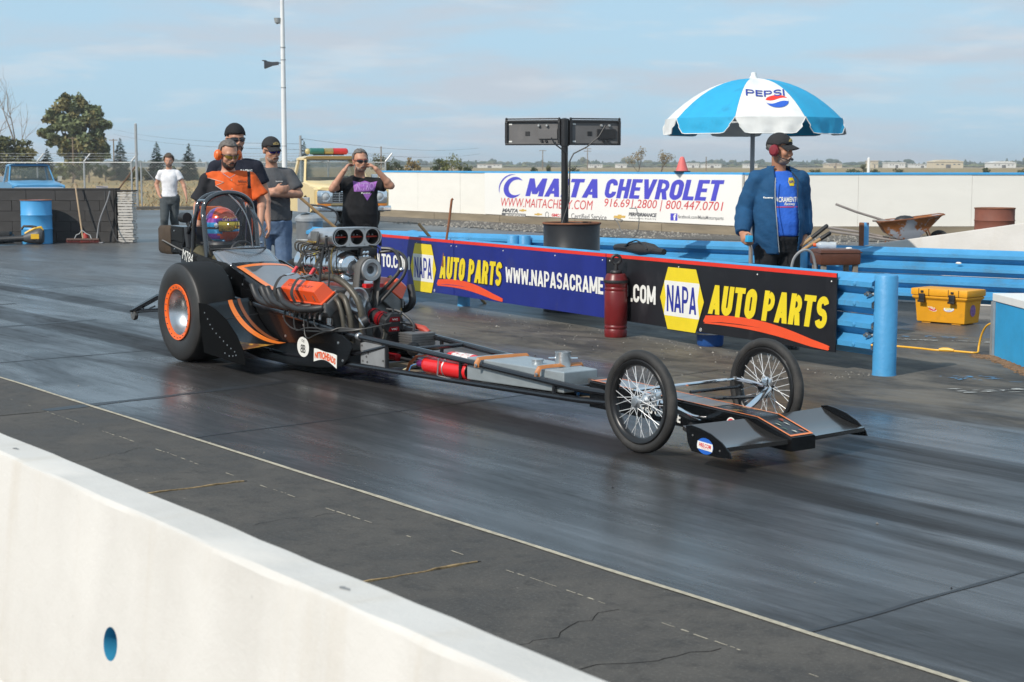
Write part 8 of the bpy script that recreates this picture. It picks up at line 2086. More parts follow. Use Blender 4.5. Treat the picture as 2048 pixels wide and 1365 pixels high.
mb = MB(); mb.lathe([(0.002, 1.60), (0.035, 1.60), (0.07, 1.605), (0.086, 1.61), (0.086, 1.69), (0.083, 1.695), (0.06, 1.695), (0.055, 1.68), (0.03, 1.68), (0.028, 1.70), (0.002, 1.70)], (0, -0.02, 0.50), 'X', 36); mb.build('crank_pulley', mat('pulley_alloy', (0.50, 0.50, 0.505), 0.36, 0.7), bl_)
mb = MB(); mb.lathe([(0.002, 1.70), (0.05, 1.70), (0.092, 1.71), (0.095, 1.765), (0.085, 1.77), (0.065, 1.762), (0.055, 1.75), (0.04, 1.765), (0.03, 1.75), (0.002, 1.75)], (0, -0.10, 0.585), 'X', 30); mb.build('idler_pulley', mat('pulley_alloy', (0.50, 0.50, 0.505), 0.36, 0.7), bl_)
mb = MB()
A1, B1, r1, r2 = V((0, 0.02, 0.802)), V((0, -0.02, 0.50)), 0.086, 0.089
loopp = []
for k in range(13): a = PI * k / 12; loopp.append((A1.y + r1 * math.cos(a), A1.z + r1 * math.sin(a)))
for k in range(13): a = PI + PI * k / 12; loopp.append((B1.y + r2 * math.cos(a), B1.z + r2 * math.sin(a)))
rr = [[(x, y, z) for y, z in loopp + [loopp[0]]] for x in (1.672, 1.755)]
mb.sheet(rr); bt_ = mb.build('drive_belt', M_BELT, bl_, smooth=50); md = bt_.modifiers.new('thick', 'SOLIDIFY'); md.thickness = 0.006; md.offset = 1
for xs, y0 in ((1.10, -0.13), (1.36, -0.13)):
    mb = MB(); mb.tube(smooth_path([(xs - 0.03, 0.13, 0.90), (xs - 0.01, 0.0, 0.962), (xs, -0.13, 0.945), (xs + 0.01, -0.222, 0.82), (xs + 0.03, -0.275, 0.752), (xs + 0.04, -0.39, 0.735), (xs + 0.05, -0.455, 0.64), (xs + 0.06, -0.43, 0.56)], 4), 0.024, 8, flat=0.2); mb.build('restraint_strap', M_WEB, bl_)
    mb = MB(); p0, p1 = V((xs + 0.02, -0.25, 0.80)), V((xs + 0.03, -0.275, 0.765)); mb.box((p0 + p1) / 2, (0.03, 0.012, 0.06), Matrix.Rotation(R(-38), 3, 'X')); mb.build('strap_label', M_DRED, bl_, smooth=0)
    mb = MB(); mb.tube([(xs + 0.03, -0.28, 0.757), (xs + 0.04, -0.33, 0.75), (xs + 0.045, -0.36, 0.745)], 0.027, 8, flat=0.25); mb.build('strap_buckle', M_ALU, bl_)
mb = MB(); mb.prism([(0.028 * math.cos(a) * (1 + 0.3 * math.sin(3 * a)), 0.03 * math.sin(a)) for a in [2 * PI * i / 20 for i in range(20)]], 0.002, frame((1.27, -0.165, 0.912), (1, 0, 0.0), (0, 0.62, 0.78))); mb.build('yellow_sticker', mat('sticker_yellow', (0.8, 0.72, 0.03), 0.4), bl_, smooth=0)
for s in (-1, 1):
    for k in range(9):
        mb = MB(); mb.lathe([(0.008, 0), (0.008, 0.007), (0.002, 0.009)], (1.03 + 0.05 * k, s * 0.138, 0.82), 'Z', 6); mb.build('case_bolt', M_CAST, bl_)
    mb = MB(); mb.box((1.25, s * 0.128, 0.81), (0.50, 0.045, 0.022)); mb.build('case_flange', M_POLISH, bl_, bevel=0.004)
    for k in range(8):
        x = 1.08 + 0.075 * k; mb = MB(); mb.tube(smooth_path([(x, s * 0.10, 0.975), (x + 0.01, s * 0.18, 0.95), (x + 0.015, s * 0.19, 0.80), (x + 0.02, s * 0.15, 0.72)], 3), 0.0045, 5); mb.build('nozzle_line', M_HOSEB if k % 3 else M_BRASS, bl_)
for k in range(10):
    a = 2 * PI * k / 10; mb = MB(); mb.lathe([(0.007, 1.545), (0.007, 1.556), (0.001, 1.558)], (0, -0.035 + 0.10 * math.cos(a), 0.815 + 0.10 * math.sin(a)), 'X', 6); mb.build('cover_bolt', M_CAST, bl_)
for pts, r in (([(1.70, -0.22, 0.52), (1.78, -0.24, 0.44), (1.86, -0.2, 0.35), (1.9, -0.1, 0.3)], 0.009), ([(1.64, 0.1, 0.66), (1.74, 0.02, 0.62), (1.8, -0.05, 0.52), (1.84, -0.05, 0.42)], 0.010), ([(1.5, -0.19, 0.96), (1.6, -0.24, 0.88), (1.62, -0.26, 0.7), (1.60, -0.27, 0.5)], 0.006), ([(1.9, 0.06, 0.52), (1.98, 0.13, 0.50), (2.1, 0.16, 0.42), (2.16, 0.12, 0.36)], 0.010)):
    mb = MB(); mb.tube(smooth_path(pts, 4), r, 7); mb.build('feed_line', M_HOSEB, bl_)
# injector plate and hat
mb = MB(); mb.box((1.34, 0, 0.952), (0.44, 0.30, 0.022)); mb.box((1.34, 0, 0.972), (0.36, 0.24, 0.03)); mb.build('injector_plate', M_CAST, bl_, bevel=0.003)
hat = link('injector_hat', None, CAR)
def stadium(x, hw, hh, z, n=10):
    p = []
    for j in range(n + 1): a = -PI / 2 + PI * j / n; p.append((x, (hw - hh) + hh * math.cos(a), z + hh * math.sin(a)))
    for j in range(n + 1): a = PI / 2 + PI * j / n; p.append((x, -(hw - hh) + hh * math.cos(a), z + hh * math.sin(a)))
    return p
HZ_ = 1.04; HXF = 1.60
mb = MB(); mb.loft([stadium(x, hw, hh, z) for x, hw, hh, z in ((1.16, 0.17, 0.045, 1.02), (1.22, 0.185, 0.060, 1.035), (1.36, 0.205, 0.066, HZ_), (1.50, 0.213, 0.069, HZ_), (HXF, 0.216, 0.071, HZ_), (HXF, 0.208, 0.064, HZ_), (1.54, 0.205, 0.062, HZ_), (1.48, 0.2, 0.06, HZ_))], cap=True); mb.build('scoop_shell', mat('hat_alloy', (0.58, 0.58, 0.59), 0.3, 0.85, var=0.15, vs=8), hat, smooth=40)
# face plate with three bores
mesh_f = MB()
ys = (-0.134, 0.0, 0.134)
# build the plate as three cells, each an outline strip joined to its bore
for ci, yc in enumerate(ys):
    yl, yr = yc - 0.067, yc + 0.067
    ring_o = []; ring_i = []
    for j in range(32):
        a = 2 * PI * j / 32; dy_, dz_ = math.cos(a), math.sin(a)
        t_ = min((0.067 / abs(dy_)) if abs(dy_) > 1e-6 else 9, (0.064 / abs(dz_)) if abs(dz_) > 1e-6 else 9)
        py, pz = yc + dy_ * t_, dz_ * t_
        if (ci == 0 and dy_ < 0) or (ci == 2 and dy_ > 0):
            py, pz = yc + dy_ * 0.0645, dz_ * 0.0645
        ring_o.append((HXF - 0.002, py, HZ_ + pz)); ring_i.append((HXF - 0.002, yc + dy_ * 0.057, HZ_ + dz_ * 0.057))
    k0 = len(mesh_f.v); mesh_f.add(ring_o + ring_i, [(j, (j + 1) % 32, 32 + (j + 1) % 32, 32 + j) for j in range(32)])
mesh_f.build('face_plate', mat('hat_face', (0.50, 0.49, 0.48), 0.45, 0.5), hat, smooth=0)
for yc in ys:
    mb = MB(); mb.lathe([(0.057, HXF - 0.002), (0.055, HXF - 0.05), (0.054, HXF - 0.13), (0.002, HXF - 0.13)], (0, yc, HZ_), 'X', 30, cap=False); mb.build('bore', mat('bore_dark', (0.02, 0.018, 0.017), 0.4), hat)
    mb = MB(); mb.box((HXF - 0.045, yc, HZ_ + 0.002), (0.05, 0.104, 0.008), Matrix.Rotation(R(6), 3, 'Y')); mb.build('butterfly', mat('butterfly_red', (0.45, 0.03, 0.012), 0.35), hat, smooth=0)
    for q in (-0.03, 0, 0.03):
        mb = MB(); mb.ell((HXF - 0.05, yc + q, HZ_ + 0.013), 0.006, 7, 5); mb.build('screw', M_ALU, hat)
mb = MB(); mb.cyl((HXF - 0.045, -0.245, HZ_), (HXF - 0.045, 0.245, HZ_), 0.007, n=8); mb.build('throttle_shaft', M_CAST, hat)
for s in (-1, 1):
    mb = MB(); mb.box((1.36, s * 0.222, 1.03), (0.10, 0.02, 0.10)); mb.build('barrel_valve', M_CAST, hat, bevel=0.006)
    mb = MB(); mb.box((HXF - 0.05, s * 0.235, 1.01), (0.02, 0.012, 0.09)); mb.cyl((HXF - 0.06, s * 0.24, 0.975), (1.2, s * 0.24, 0.985), 0.005, n=6); mb.build('throttle_arm', M_BLKPLAST, hat, smooth=0)
    for k in range(4):
        mb = MB(); mb.tube(smooth_path([(1.36 + 0.03 * k - 0.05, s * 0.235, 1.0), (1.30 + 0.04 * k - 0.1, s * 0.29, 0.995 - 0.01 * k), (1.20 + 0.05 * k, s * 0.28, 0.93 - 0.012 * k), (1.28 + 0.05 * k, s * 0.17, 0.935)], 4), 0.0065, 6); mb.build('fuel_line', M_HOSEB if k % 2 else M_BHOSE, hat)
        mb = MB(); mb.cyl((1.31 + 0.03 * k, s * 0.238, 1.0), (1.31 + 0.03 * k, s * 0.26, 1.0), 0.009, n=6); mb.build('fitting', M_BRASS, hat)
mb = MB(); mb.tube([(1.50, -0.27, 0.58), (1.50, -0.26, 0.80), (1.50, -0.23, 0.965), (1.52, -0.15, 0.975), (1.46, -0.10, 0.91)], 0.010, 7); mb.build('linkage_bracket', M_BLKPLAST, bl_)
# black carb linkage on the front
lk = link('fuel_distribution', None, CAR)
mb = MB(); mb.box((1.58, 0.10, 0.925), (0.08, 0.13, 0.06)); mb.build('block', M_BLKPLAST, lk, bevel=0.008)
for k in range(4):
    mb = MB(); mb.lathe([(0.012, 0.0), (0.014, 0.012), (0.006, 0.02)], (1.655, 0.02 + 0.028 * (k % 2), 0.895 + 0.03 * (k // 2)), 'X', 8); mb.build('fitting', M_CHROME, lk)
mb = MB(); mb.tube(smooth_path([(1.62, 0.20, 0.95), (1.70, 0.25, 0.94), (1.80, 0.24, 0.88), (1.83, 0.22, 0.79), (1.77, 0.16, 0.69), (1.68, 0.10, 0.58), (1.66, 0.02, 0.50)], 4), 0.014, 8); mb.build('hose', M_HOSEB, lk)
mb = MB(); mb.tube(smooth_path([(1.60, 0.19, 0.92), (1.72, 0.27, 0.93), (1.84, 0.275, 0.87), (1.86, 0.24, 0.76), (1.80, 0.18, 0.66), (1.74, 0.11, 0.56), (1.72, 0.04, 0.49)], 4), 0.012, 8); mb.build('hose', M_HOSEB, lk)
for p in ((1.845, 0.225, 0.80), (1.69, 0.10, 0.585), (1.60, 0.26, 0.59)):
    mb = MB(); mb.ell(p, 0.019, 10, 7); mb.build('hose_clamp', M_CHROME, lk)
mb = MB(); mb.box((1.62, 0.13, 0.60), (0.03, 0.16, 0.18)); mb.build('red_guard', M_EXRED, lk, smooth=0, bevel=0.006)
mb = MB(); mb.tube(smooth_path([(1.50, 0.34, 0.72), (1.55, 0.36, 0.66), (1.60, 0.36, 0.55), (1.62, 0.355, 0.40)], 4), 0.024, 10); mb.build('gold_pipe', mat('pipe_gold_brown', (0.28, 0.22, 0.12), 0.35, 0.6), lk)
mb = MB(); mb.tube(smooth_path([(1.46, 0.30, 0.48), (1.56, 0.42, 0.47), (1.64, 0.46, 0.53), (1.60, 0.47, 0.66)], 4), 0.028, 10); mb.build('black_pipe', M_HEADER, lk)
# big breather hoses at the front of the engine
for pts, r, m in (([(1.42, -0.20, 0.735), (1.56, -0.20, 0.745), (1.70, -0.18, 0.71), (1.82, -0.155, 0.62), (1.87, -0.14, 0.52), (1.88, -0.13, 0.36), (1.88, -0.12, 0.26)], 0.026, M_BHOSE), ([(1.68, -0.20, 0.62), (1.76, -0.21, 0.60), (1.81, -0.21, 0.52), (1.83, -0.20, 0.43), (1.83, -0.19, 0.28)], 0.022, M_BHOSE), ([(1.66, -0.24, 0.60), (1.73, -0.25, 0.58), (1.77, -0.245, 0.51), (1.79, -0.24, 0.42), (1.80, -0.23, 0.28)], 0.018, M_BHOSE),
                  ([(1.56, -0.28, 0.49), (1.50, -0.33, 0.52), (1.45, -0.34, 0.46), (1.44, -0.335, 0.36)], 0.008, M_HOSEB)):
    mb = MB(); mb.tube(smooth_path(pts, 4), r, 10); mb.build('breather_hose', m, lk, smooth=60)
mb = MB(); mb.lathe([(0.03, 0), (0.03, 0.05), (0.02, 0.06), (0.02, 0.10), (0.004, 0.10)], (1.60, -0.24, 0.40), n=12); mb.build('oil_fitting', M_CHROME, lk)
mb = MB(); mb.cyl((1.62, -0.25, 0.30), (1.62, -0.25, 0.40), 0.012, n=8); mb.build('red_fitting', M_REDANO, lk)
mb = MB(); mb.box((1.70, 0, 0.34), (0.05, 0.36, 0.26)); mb.build('front_motor_plate', M_CAST, en_, smooth=0, bevel=0.004)
mb = MB(); mb.loft([[(x, y, z) for y, z in ((-0.15, 0.09), (0.15, 0.09), (0.17, 0.24), (-0.17, 0.24))] for x in (0.9, 1.7)]); mb.build('oil_pan', M_BLKPAINT, en_, smooth=0, bevel=0.01)
# ---- magneto, pump and gauge ahead of the engine
mg = link('magneto', None, CAR)
mb = MB(); mb.T = Matrix.Translation((1.80, 0.0, 0.47)) @ Matrix.Rotation(R(8), 4, 'Y'); mb.lathe([(0.045, 0), (0.05, 0.02), (0.05, 0.10), (0.056, 0.105), (0.056, 0.14), (0.05, 0.145), (0.05, 0.22), (0.062, 0.235), (0.066, 0.25)], ax='X', n=26); mb.build('body', M_BLKPLAST, mg)
for x0, x1 in ((0.01, 0.045), (0.11, 0.155), (0.17, 0.185)):
    mb = MB(); mb.T = Matrix.Translation((1.80, 0.0, 0.47)) @ Matrix.Rotation(R(8), 4, 'Y'); mb.lathe([(0.0575, x0), (0.0585, x0 + 0.004), (0.0585, x1 - 0.004), (0.0575, x1)], ax='X', n=26, cap=False); mb.build('red_band', M_REDANO, mg)
Tm = Matrix.Translation((1.80, 0.0, 0.47)) @ Matrix.Rotation(R(8), 4, 'Y')
mb = MB(); mb.T = Tm; mb.prism([(0.085 * math.cos(a), 0.085 * math.sin(a)) for a in [R(22.5) + 2 * PI * i / 8 for i in range(8)]], 0.05, frame((0.25, 0, 0), (0, 1, 0), (0, 0, 1))); mb.build('cap', M_BLKPLAST, mg, bevel=0.008)
for dz in (0.036, -0.036):
    mb = MB(); mb.T = Tm; mb.prism([(-0.045, -0.016), (0.045, -0.016), (0.038, 0.016), (-0.038, 0.016)], 0.003, frame((0.301, 0, dz), (0, 1, 0), (0, 0, 1))); mb.build('cap_plate', M_REDANO, mg, smooth=0)
    lettering('VIC', 0.05, 0.014, M_WHT, mg, Tm @ frame((0.3052, 0, dz), (0, 1, 0), (0, 0, 1)), 0.02)
for k in range(8):
    a = 2 * PI * k / 8; mb = MB(); mb.T = Tm; mb.tube([(0.275, 0.082 * math.cos(a), 0.082 * math.sin(a)), (0.265, 0.108 * math.cos(a), 0.108 * math.sin(a))], 0.010, 6); mb.build('tower', M_BLKPLAST, mg)
mb = MB(); mb.box((1.95, 0.02, 0.33), (0.16, 0.14, 0.16)); mb.build('fuel_pump', M_BLKPLAST, mg, bevel=0.012)
for k in range(3):
    mb = MB(); mb.tube(smooth_path([(2.05, -0.06 + 0.02 * k, 0.40), (2.10, -0.10, 0.33 - 0.015 * k), (2.06, -0.16, 0.28), (1.96, -0.2, 0.26 - 0.01 * k)], 4), 0.006, 6); mb.build('thin_line', M_BHOSE, mg)
gg = link('gauge', None, CAR)
Tg = frame((1.96, -0.19, 0.435), (0.55, -0.35, 0.0), (-0.25, -0.35, 0.75))
mb = MB(); mb.T = Tg; mb.lathe([(0.01, -0.06), (0.040, -0.05), (0.043, 0.0), (0.01, 0.0)], n=22); mb.build('case', M_BLKPLAST, gg)
mb = MB(); mb.T = Tg; mb.torus((0, 0, 0.0), 0.042, 0.006, 'Z', 24, 6); mb.build('bezel', M_ALU, gg)
mb = MB(); mb.T = Tg; mb.lathe([(0.001, 0.002), (0.040, 0.002), (0.040, 0.003), (0.001, 0.003)], n=22); mb.build('dial', M_WHT, gg)
mb = MB(); mb.T = Tg; mb.add([(-0.003, -0.002, 0.0045), (0.003, -0.004, 0.0045), (0.02, 0.026, 0.0045)], [(0, 1, 2)]); mb.build('needle', M_DRED, gg, smooth=0)
mb = MB(); mb.tube([(1.96, -0.18, 0.41), (1.97, -0.17, 0.33), (1.97, -0.2, 0.30)], 0.014, 7); mb.build('stem', M_BLKPLAST, gg)
mb = MB(); mb.box((2.20, 0.13, 0.31), (0.16, 0.20, 0.12))
for k in range(7): mb.box((2.20, 0.13, 0.258 + 0.0175 * k), (0.172, 0.212, 0.007))
mb.build('finned_regulator', M_CAST, CAR, smooth=0)
mb = MB(); mb.lathe([(0.05, 0.0), (0.052, 0.02), (0.02, 0.03), (0.02, 0.045), (0.003, 0.045)], (2.33, 0.0, 0.27), 'X', 18); mb.build('idler_hub', M_BLKPLAST, CAR)
mb = MB(); mb.tube([(2.06, 0.20, 0.40), (2.16, 0.22, 0.385), (2.2, 0.23, 0.36)], [0.02, 0.024, 0.02], 8); mb.build('red_lever', mat('lever_red', (0.40, 0.05, 0.03), 0.5), CAR)
mb = MB(); mb.tube(smooth_path([(1.85, 0.0, 0.22), (2.2, -0.02, 0.19), (2.6, 0.0, 0.185), (3.2, 0.02, 0.19)], 4), 0.014, 8); mb.build('fuel_hose', M_HOSEB, CAR)
mb = MB(); mb.tube([(2.08, -0.05, 0.2), (2.22, -0.05, 0.2)], 0.028, 10); mb.build('red_filter', M_REDANO, CAR)
# steel plate
pl_ = link('shield_plate', None, CAR)
mb = MB(); mb.prism([(2.02, 0.15), (2.335, 0.145), (2.335, 0.305), (2.08, 0.315), (2.02, 0.30)], 0.004, frame((0, -0.235, 0), (1, 0, 0), (0, 0, 1))); mb.build('sheet', mat('steel_plate', (0.42, 0.42, 0.42), 0.45, 0.6, var=0.12, vs=10), pl_, smooth=0)
for x, z in ((2.05, 0.175), (2.11, 0.172), (2.1, 0.21), (2.05, 0.24), (2.32, 0.2), (2.04, 0.285), (2.12, 0.235)):
    mb = MB(); mb.lathe([(0.008, 0), (0.007, -0.006), (0.001, -0.007)], (x, -0.2395, z), 'Y', 8); mb.build('screw', M_CAST, pl_)
# fire bottles
def bottle(y, z, x0, x1, r, m, nm='fire_bottle'):
    b_ = link(nm, None, CAR)
    mb = MB(); mb.lathe([(0.01, x0), (r * 0.6, x0 + 0.01), (r * 0.9, x0 + 0.03), (r, x0 + 0.06), (r, x1 - 0.03), (r * 0.93, x1 - 0.01), (r * 0.85, x1), (0.01, x1 - 0.005)], (0, y, z), 'X', 28); mb.build('cylinder', m, b_, smooth=50)
    return b_
fb = bottle(-0.14, 0.208, 2.70, 3.235, 0.062, M_EXRED)
lettering('DJ', 0.05, 0.024, M_WHT, fb, frame((3.2368, -0.14, 0.222), (0, 1, 0), (0, 0, 1)), 0.02, 0.2)
mb = MB(); mb.lathe([(0.051, 0), (0.05, 0.0015), (0.001, 0.0015)], (3.2345, -0.14, 0.208), 'X', 22); mb.build('end_label', M_BLKLET, fb)
mb = MB(); mb.torus((2.99, -0.14, 0.208), 0.0635, 0.006, 'X', 26, 6); mb.build('clamp', M_ALU, fb)
mb = MB(); mb.cyl((2.96, -0.208, 0.275), (2.945, -0.208, 0.15), 0.006, n=6); mb.build('clamp_bolt', M_ALU, fb)
mb = MB(); mb.lathe([(0.02, 2.62), (0.028, 2.63), (0.028, 2.68), (0.02, 2.71)], (0, -0.14, 0.208), 'X', 14); mb.build('valve', mat('purple_anodised', (0.25, 0.04, 0.2), 0.3, 0.6), fb)
mb = MB(); mb.tube([(2.55, -0.19, 0.145), (2.60, -0.19, 0.215), (2.66, -0.18, 0.262), (2.74, -0.17, 0.272)], 0.02, 6, flat=0.3); mb.build('bracket', mat('bracket_orange', (0.48, 0.15, 0.03), 0.4, 0.3), fb)
mb = MB(); mb.tube([(2.50, -0.19, 0.15), (2.57, -0.17, 0.18), (2.63, -0.15, 0.2)], 0.006, 6); mb.build('pull_cable', mat('cable_cream', (0.5, 0.45, 0.3), 0.6), fb)
mb = MB(); mb.tube([(2.64, -0.15, 0.21), (2.60, -0.19, 0.19), (2.585, -0.2, 0.15)], 0.004, 6); mb.build('blue_wire', mat('wire_blue', (0.04, 0.22, 0.5), 0.5), fb)
fb2 = bottle(0.10, 0.225, 2.62, 2.98, 0.052, M_EXRED)
mb = MB(); mb.lathe([(0.0527, 2.72), (0.0535, 2.724), (0.0535, 2.93), (0.0527, 2.935)], (0, 0.10, 0.225), 'X', 28, cap=False); mb.build('paper_label', mat('label_print', (0.70, 0.62, 0.60), 0.5, var=0.5, vs=45, dirt=0.9, dcol=(0.55, 0.05, 0.05), ds=30, dlo=0.55, dhi=0.6), fb2)
# fuel tank
tk_ = link('fuel_tank', None, CAR)
mb = MB(); mb.loft([[(x, -w, z0), (x, w, z0), (x, w, z1), (x, -w, z1)] for x, w, z0, z1 in ((3.255, 0.185, 0.165, 0.313), (4.21, 0.135, 0.175, 0.305))]); mb.build('shell', M_TANKAL, tk_, smooth=0, bevel=0.007)
for x, w in ((3.42, 0.176), (4.02, 0.146)):
    mb = MB(); mb.tube([(x, -w - 0.05, 0.262), (x, -w - 0.048, 0.290), (x, -w - 0.03, 0.318), (x, -w + 0.02, 0.321), (x, 0, 0.321), (x, w + 0.02, 0.318), (x, w + 0.04, 0.28)], 0.017, 8, flat=0.16); mb.build('strap', M_LEATHS, tk_, smooth=40)
    mb = MB(); mb.lathe([(0.012, 0), (0.011, -0.004), (0.001, -0.005)], (x, -w - 0.0555, 0.277), 'Y', 10); mb.build('snap', M_ALU, tk_)
mb = MB(); mb.lathe([(0.034, 0.302), (0.036, 0.31), (0.036, 0.325), (0.039, 0.327), (0.039, 0.338), (0.034, 0.342), (0.002, 0.342)], (3.80, -0.02, 0), n=22); mb.build('filler_cap', M_CAN, tk_)
mb = MB(); mb.lathe([(0.050, 0.297), (0.052, 0.31), (0.051, 0.395), (0.053, 0.40), (0.049, 0.40), (0.047, 0.33), (0.002, 0.33)], (3.985, 0.04, 0), n=26); mb.build('breather_can', M_CAN, tk_)
mb = MB(); mb.cyl((3.985 - 0.06, -0.03, 0.36), (3.985 + 0.06, 0.11, 0.36), 0.005, n=6); mb.build('can_pin', M_CHROME, tk_)
mb = MB(); mb.box((4.33, 0.06, 0.235), (0.13, 0.10, 0.06)); mb.build('battery_box', mat('box_dark_grey', (0.06, 0.055, 0.055), 0.5), CAR, smooth=0, bevel=0.004)
mb = MB(); mb.cyl((4.24, -0.06, 0.19), (4.38, -0.05, 0.185), 0.02, n=10); mb.cyl((4.28, -0.06, 0.19), (4.28, -0.085, 0.165), 0.01, n=6); mb.build('blue_fuel_cell_fitting', mat('blue_anodised', (0.015, 0.09, 0.22), 0.3, 0.6), CAR)
mb = MB(); mb.cyl((4.385, -0.05, 0.185), (4.44, -0.045, 0.183), 0.016, n=10); mb.build('red_fitting', M_REDANO, CAR)

# ---- nose
ns = link('nose', None, CAR)
def nz_(x): return 0.275 - (x - 4.42) * 0.0395 if x < 5.80 else 0.2205 - (x - 5.80) * 0.30
def nw(x): return 0.105 - 0.012 * max(0, (x - 4.4) / 1.6)
def nb(x): return 0.115 - 0.045 * max(0, (x - 4.6) / 1.45)
xs_ = [4.42, 4.8, 5.2, 5.6, 5.80, 5.9, 6.02, 6.055]
mb = MB(); mb.loft([[(x, -nw(x), nb(x)), (x, nw(x), nb(x)), (x, nw(x), nz_(x) - 0.008), (x, nw(x) - 0.01, nz_(x)), (x, -nw(x) + 0.01, nz_(x)), (x, -nw(x), nz_(x) - 0.008)] for x in xs_]); mb.build('shell', M_CARBLK, ns, smooth=25)
def ntop(x, y, l_): return V((x, y, nz_(x) + l_))
mb = MB(); mb.sheet([[ntop(x, nw(x) * v, 0.002) for v in (-0.9, -0.3, 0.3, 0.9)] for x in (4.44, 4.8, 5.2, 5.45)]); mb.build('grey_panel', M_CARGREY, ns, smooth=30)
for s in (-1, 1):
    mb = MB(); mb.sheet([[ntop(x, s * (nw(x) - 0.006), 0.0032), ntop(x, s * (nw(x) - 0.019), 0.0032)] for x in xs_[:-1] + [6.045]]); mb.build('orange_pinstripe', M_CARORG, ns, smooth=30)
for xa, xb in ((4.44, 4.47), (6.03, 6.045)):
    mb = MB(); mb.sheet([[ntop(x, nw(x) * v, 0.0034) for v in (-0.92, 0.92)] for x in (xa, xb)]); mb.build('orange_pinstripe', M_CARORG, ns, smooth=30)
rg = random.Random(3)
mb = MB()
for k in range(16):
    x = rg.uniform(5.28, 5.68); y = rg.uniform(-0.07, 0.07); a = rg.uniform(0.05, 0.11); w = rg.uniform(0.006, 0.014)
    mb.add([ntop(x, y - w, 0.003 + k * 0.00015), ntop(x + a * 0.6, y - w * 0.5 + 0.01, 0.003 + k * 0.00015), ntop(x + a, y + 0.004, 0.003 + k * 0.00015), ntop(x + a * 0.5, y + w, 0.003 + k * 0.00015)], [(0, 1, 2, 3)])
mb.build('flame_art', M_FLAME, ns, smooth=0, kind='stuff')
mb = MB()
for k in range(9):
    x = rg.uniform(5.84, 6.0); y = rg.uniform(-0.045, 0.045); a = rg.uniform(0.02, 0.05); w = rg.uniform(0.006, 0.013); l_ = 0.003 + k * 0.0003
    mb.m = k % 3
    mb.add([ntop(x, y - w, l_), ntop(x + a * 0.6, y - w * 0.3, l_), ntop(x + a, y + 0.006, l_), ntop(x + a * 0.4, y + w, l_)], [(0, 1, 2, 3)])
mb.build('painted_figure', [mat('art_green', (0.04, 0.10, 0.05), 0.3), mat('art_rust', (0.35, 0.06, 0.02), 0.3), mat('art_pale', (0.6, 0.58, 0.5), 0.3)], ns, smooth=0, kind='stuff')
lettering("DAVE'S GARAGE", 0.40, 0.062, M_WHT, ns, frame((5.02, -0.1085, 0.165), (1, 0.03, -0.10), (0.10, 0, 1)), 0.03)
mb = MB(); mb.prism([(0.035 * math.cos(a), 0.035 * math.sin(a)) for a in [2 * PI * i / 24 for i in range(24)]], 0.001, frame((5.62, -0.1025, 0.165), (1, 0.02, 0), (0, 0, 1))); mb.build('sticker', M_WHT, ns, smooth=0)
mb = MB(); mb.prism([(0.028 * math.cos(a), 0.028 * math.sin(a)) for a in [2 * PI * i / 24 for i in range(24)]], 0.001, frame((5.62, -0.1037, 0.165), (1, 0.02, 0), (0, 0, 1))); mb.build('sticker', M_DRED, ns, smooth=0)
# ---- front wing
wg = link('front_wing', None, CAR)
for s in (-1, 1):
    rows_t = []; 
    for i in range(11):
        u = i / 10; x = 5.70 + 0.31 * u; z = 0.205 - 0.055 * math.sin(u * PI / 2) - 0.020 * u + 0.002
        rows_t.append([(x + 0.03 * (1 - t_), s * (0.095 + 0.445 * t_), z) for t_ in (0, 0.25, 0.5, 0.75, 1.0)])
    top = rows_t; bot = [[(p[0], p[1], p[2] - 0.022) for p in r_] for r_ in rows_t]
    mb = MB(); mb.loft([[r_[j] for r_ in top] + [r_[j] for r_ in reversed(bot)] for j in range(5)]); mb.build('wing_blade', mat('wing_black_sky_tint', (0.030, 0.026, 0.023), 0.17, 0.2, var=0.15, vs=5, coat=0.6), wg, smooth=30)  # black blade, with the brownish sky reflection put into its base colour
    pl2 = [(5.735, 0.215), (5.78, 0.222), (5.84, 0.214), (5.92, 0.195), (6.0, 0.16), (6.06, 0.115), (6.075, 0.085), (5.98, 0.078), (5.86, 0.08), (5.78, 0.085), (5.75, 0.13)]
    if s > 0: pl2 = [(x - 0.05, z) for x, z in pl2]
    mb = MB(); mb.prism(pl2, 0.008, frame((0, s * 0.548, 0), (1, 0, 0), (0, 0, 1)), z0=-0.004); ep = mb.build('end_plate', M_CARBLK, wg, smooth=0, bevel=0.002)
    if s < 0:
        sticker(ep, (5.885, -0.5545, 0.125), 0.12, 0.085, R(-4), [(1.0, mat('sticker_blue', (0.02, 0.12, 0.50), 0.4))], [])
        mb = MB(); mb.prism([(-0.055, -0.020), (0.055, -0.020), (0.058, 0), (0.055, 0.020), (-0.055, 0.020), (-0.058, 0)], 0.001, frame((5.885, -0.5555, 0.125), (1, 0, -0.07), (0.07, 0, 1))); mb.build('sticker', M_WHT, ep, smooth=0)
        lettering('HRE.COM', 0.088, 0.022, M_DRED, ep, frame((5.886, -0.557, 0.128), (1, 0, -0.07), (0.07, 0, 1)), 0.04)
        lettering('headgate fuel', 0.06, 0.007, M_DRED, ep, frame((5.888, -0.557, 0.112), (1, 0, -0.07), (0.07, 0, 1)), 0.0)
        for x, z in ((5.79, 0.17), (5.99, 0.115)):
            mb = MB(); mb.lathe([(0.006, 0), (0.005, -0.003), (0.001, -0.004)], (x, -0.5515, z), 'Y', 8); mb.build('bolt', M_CAST, ep)
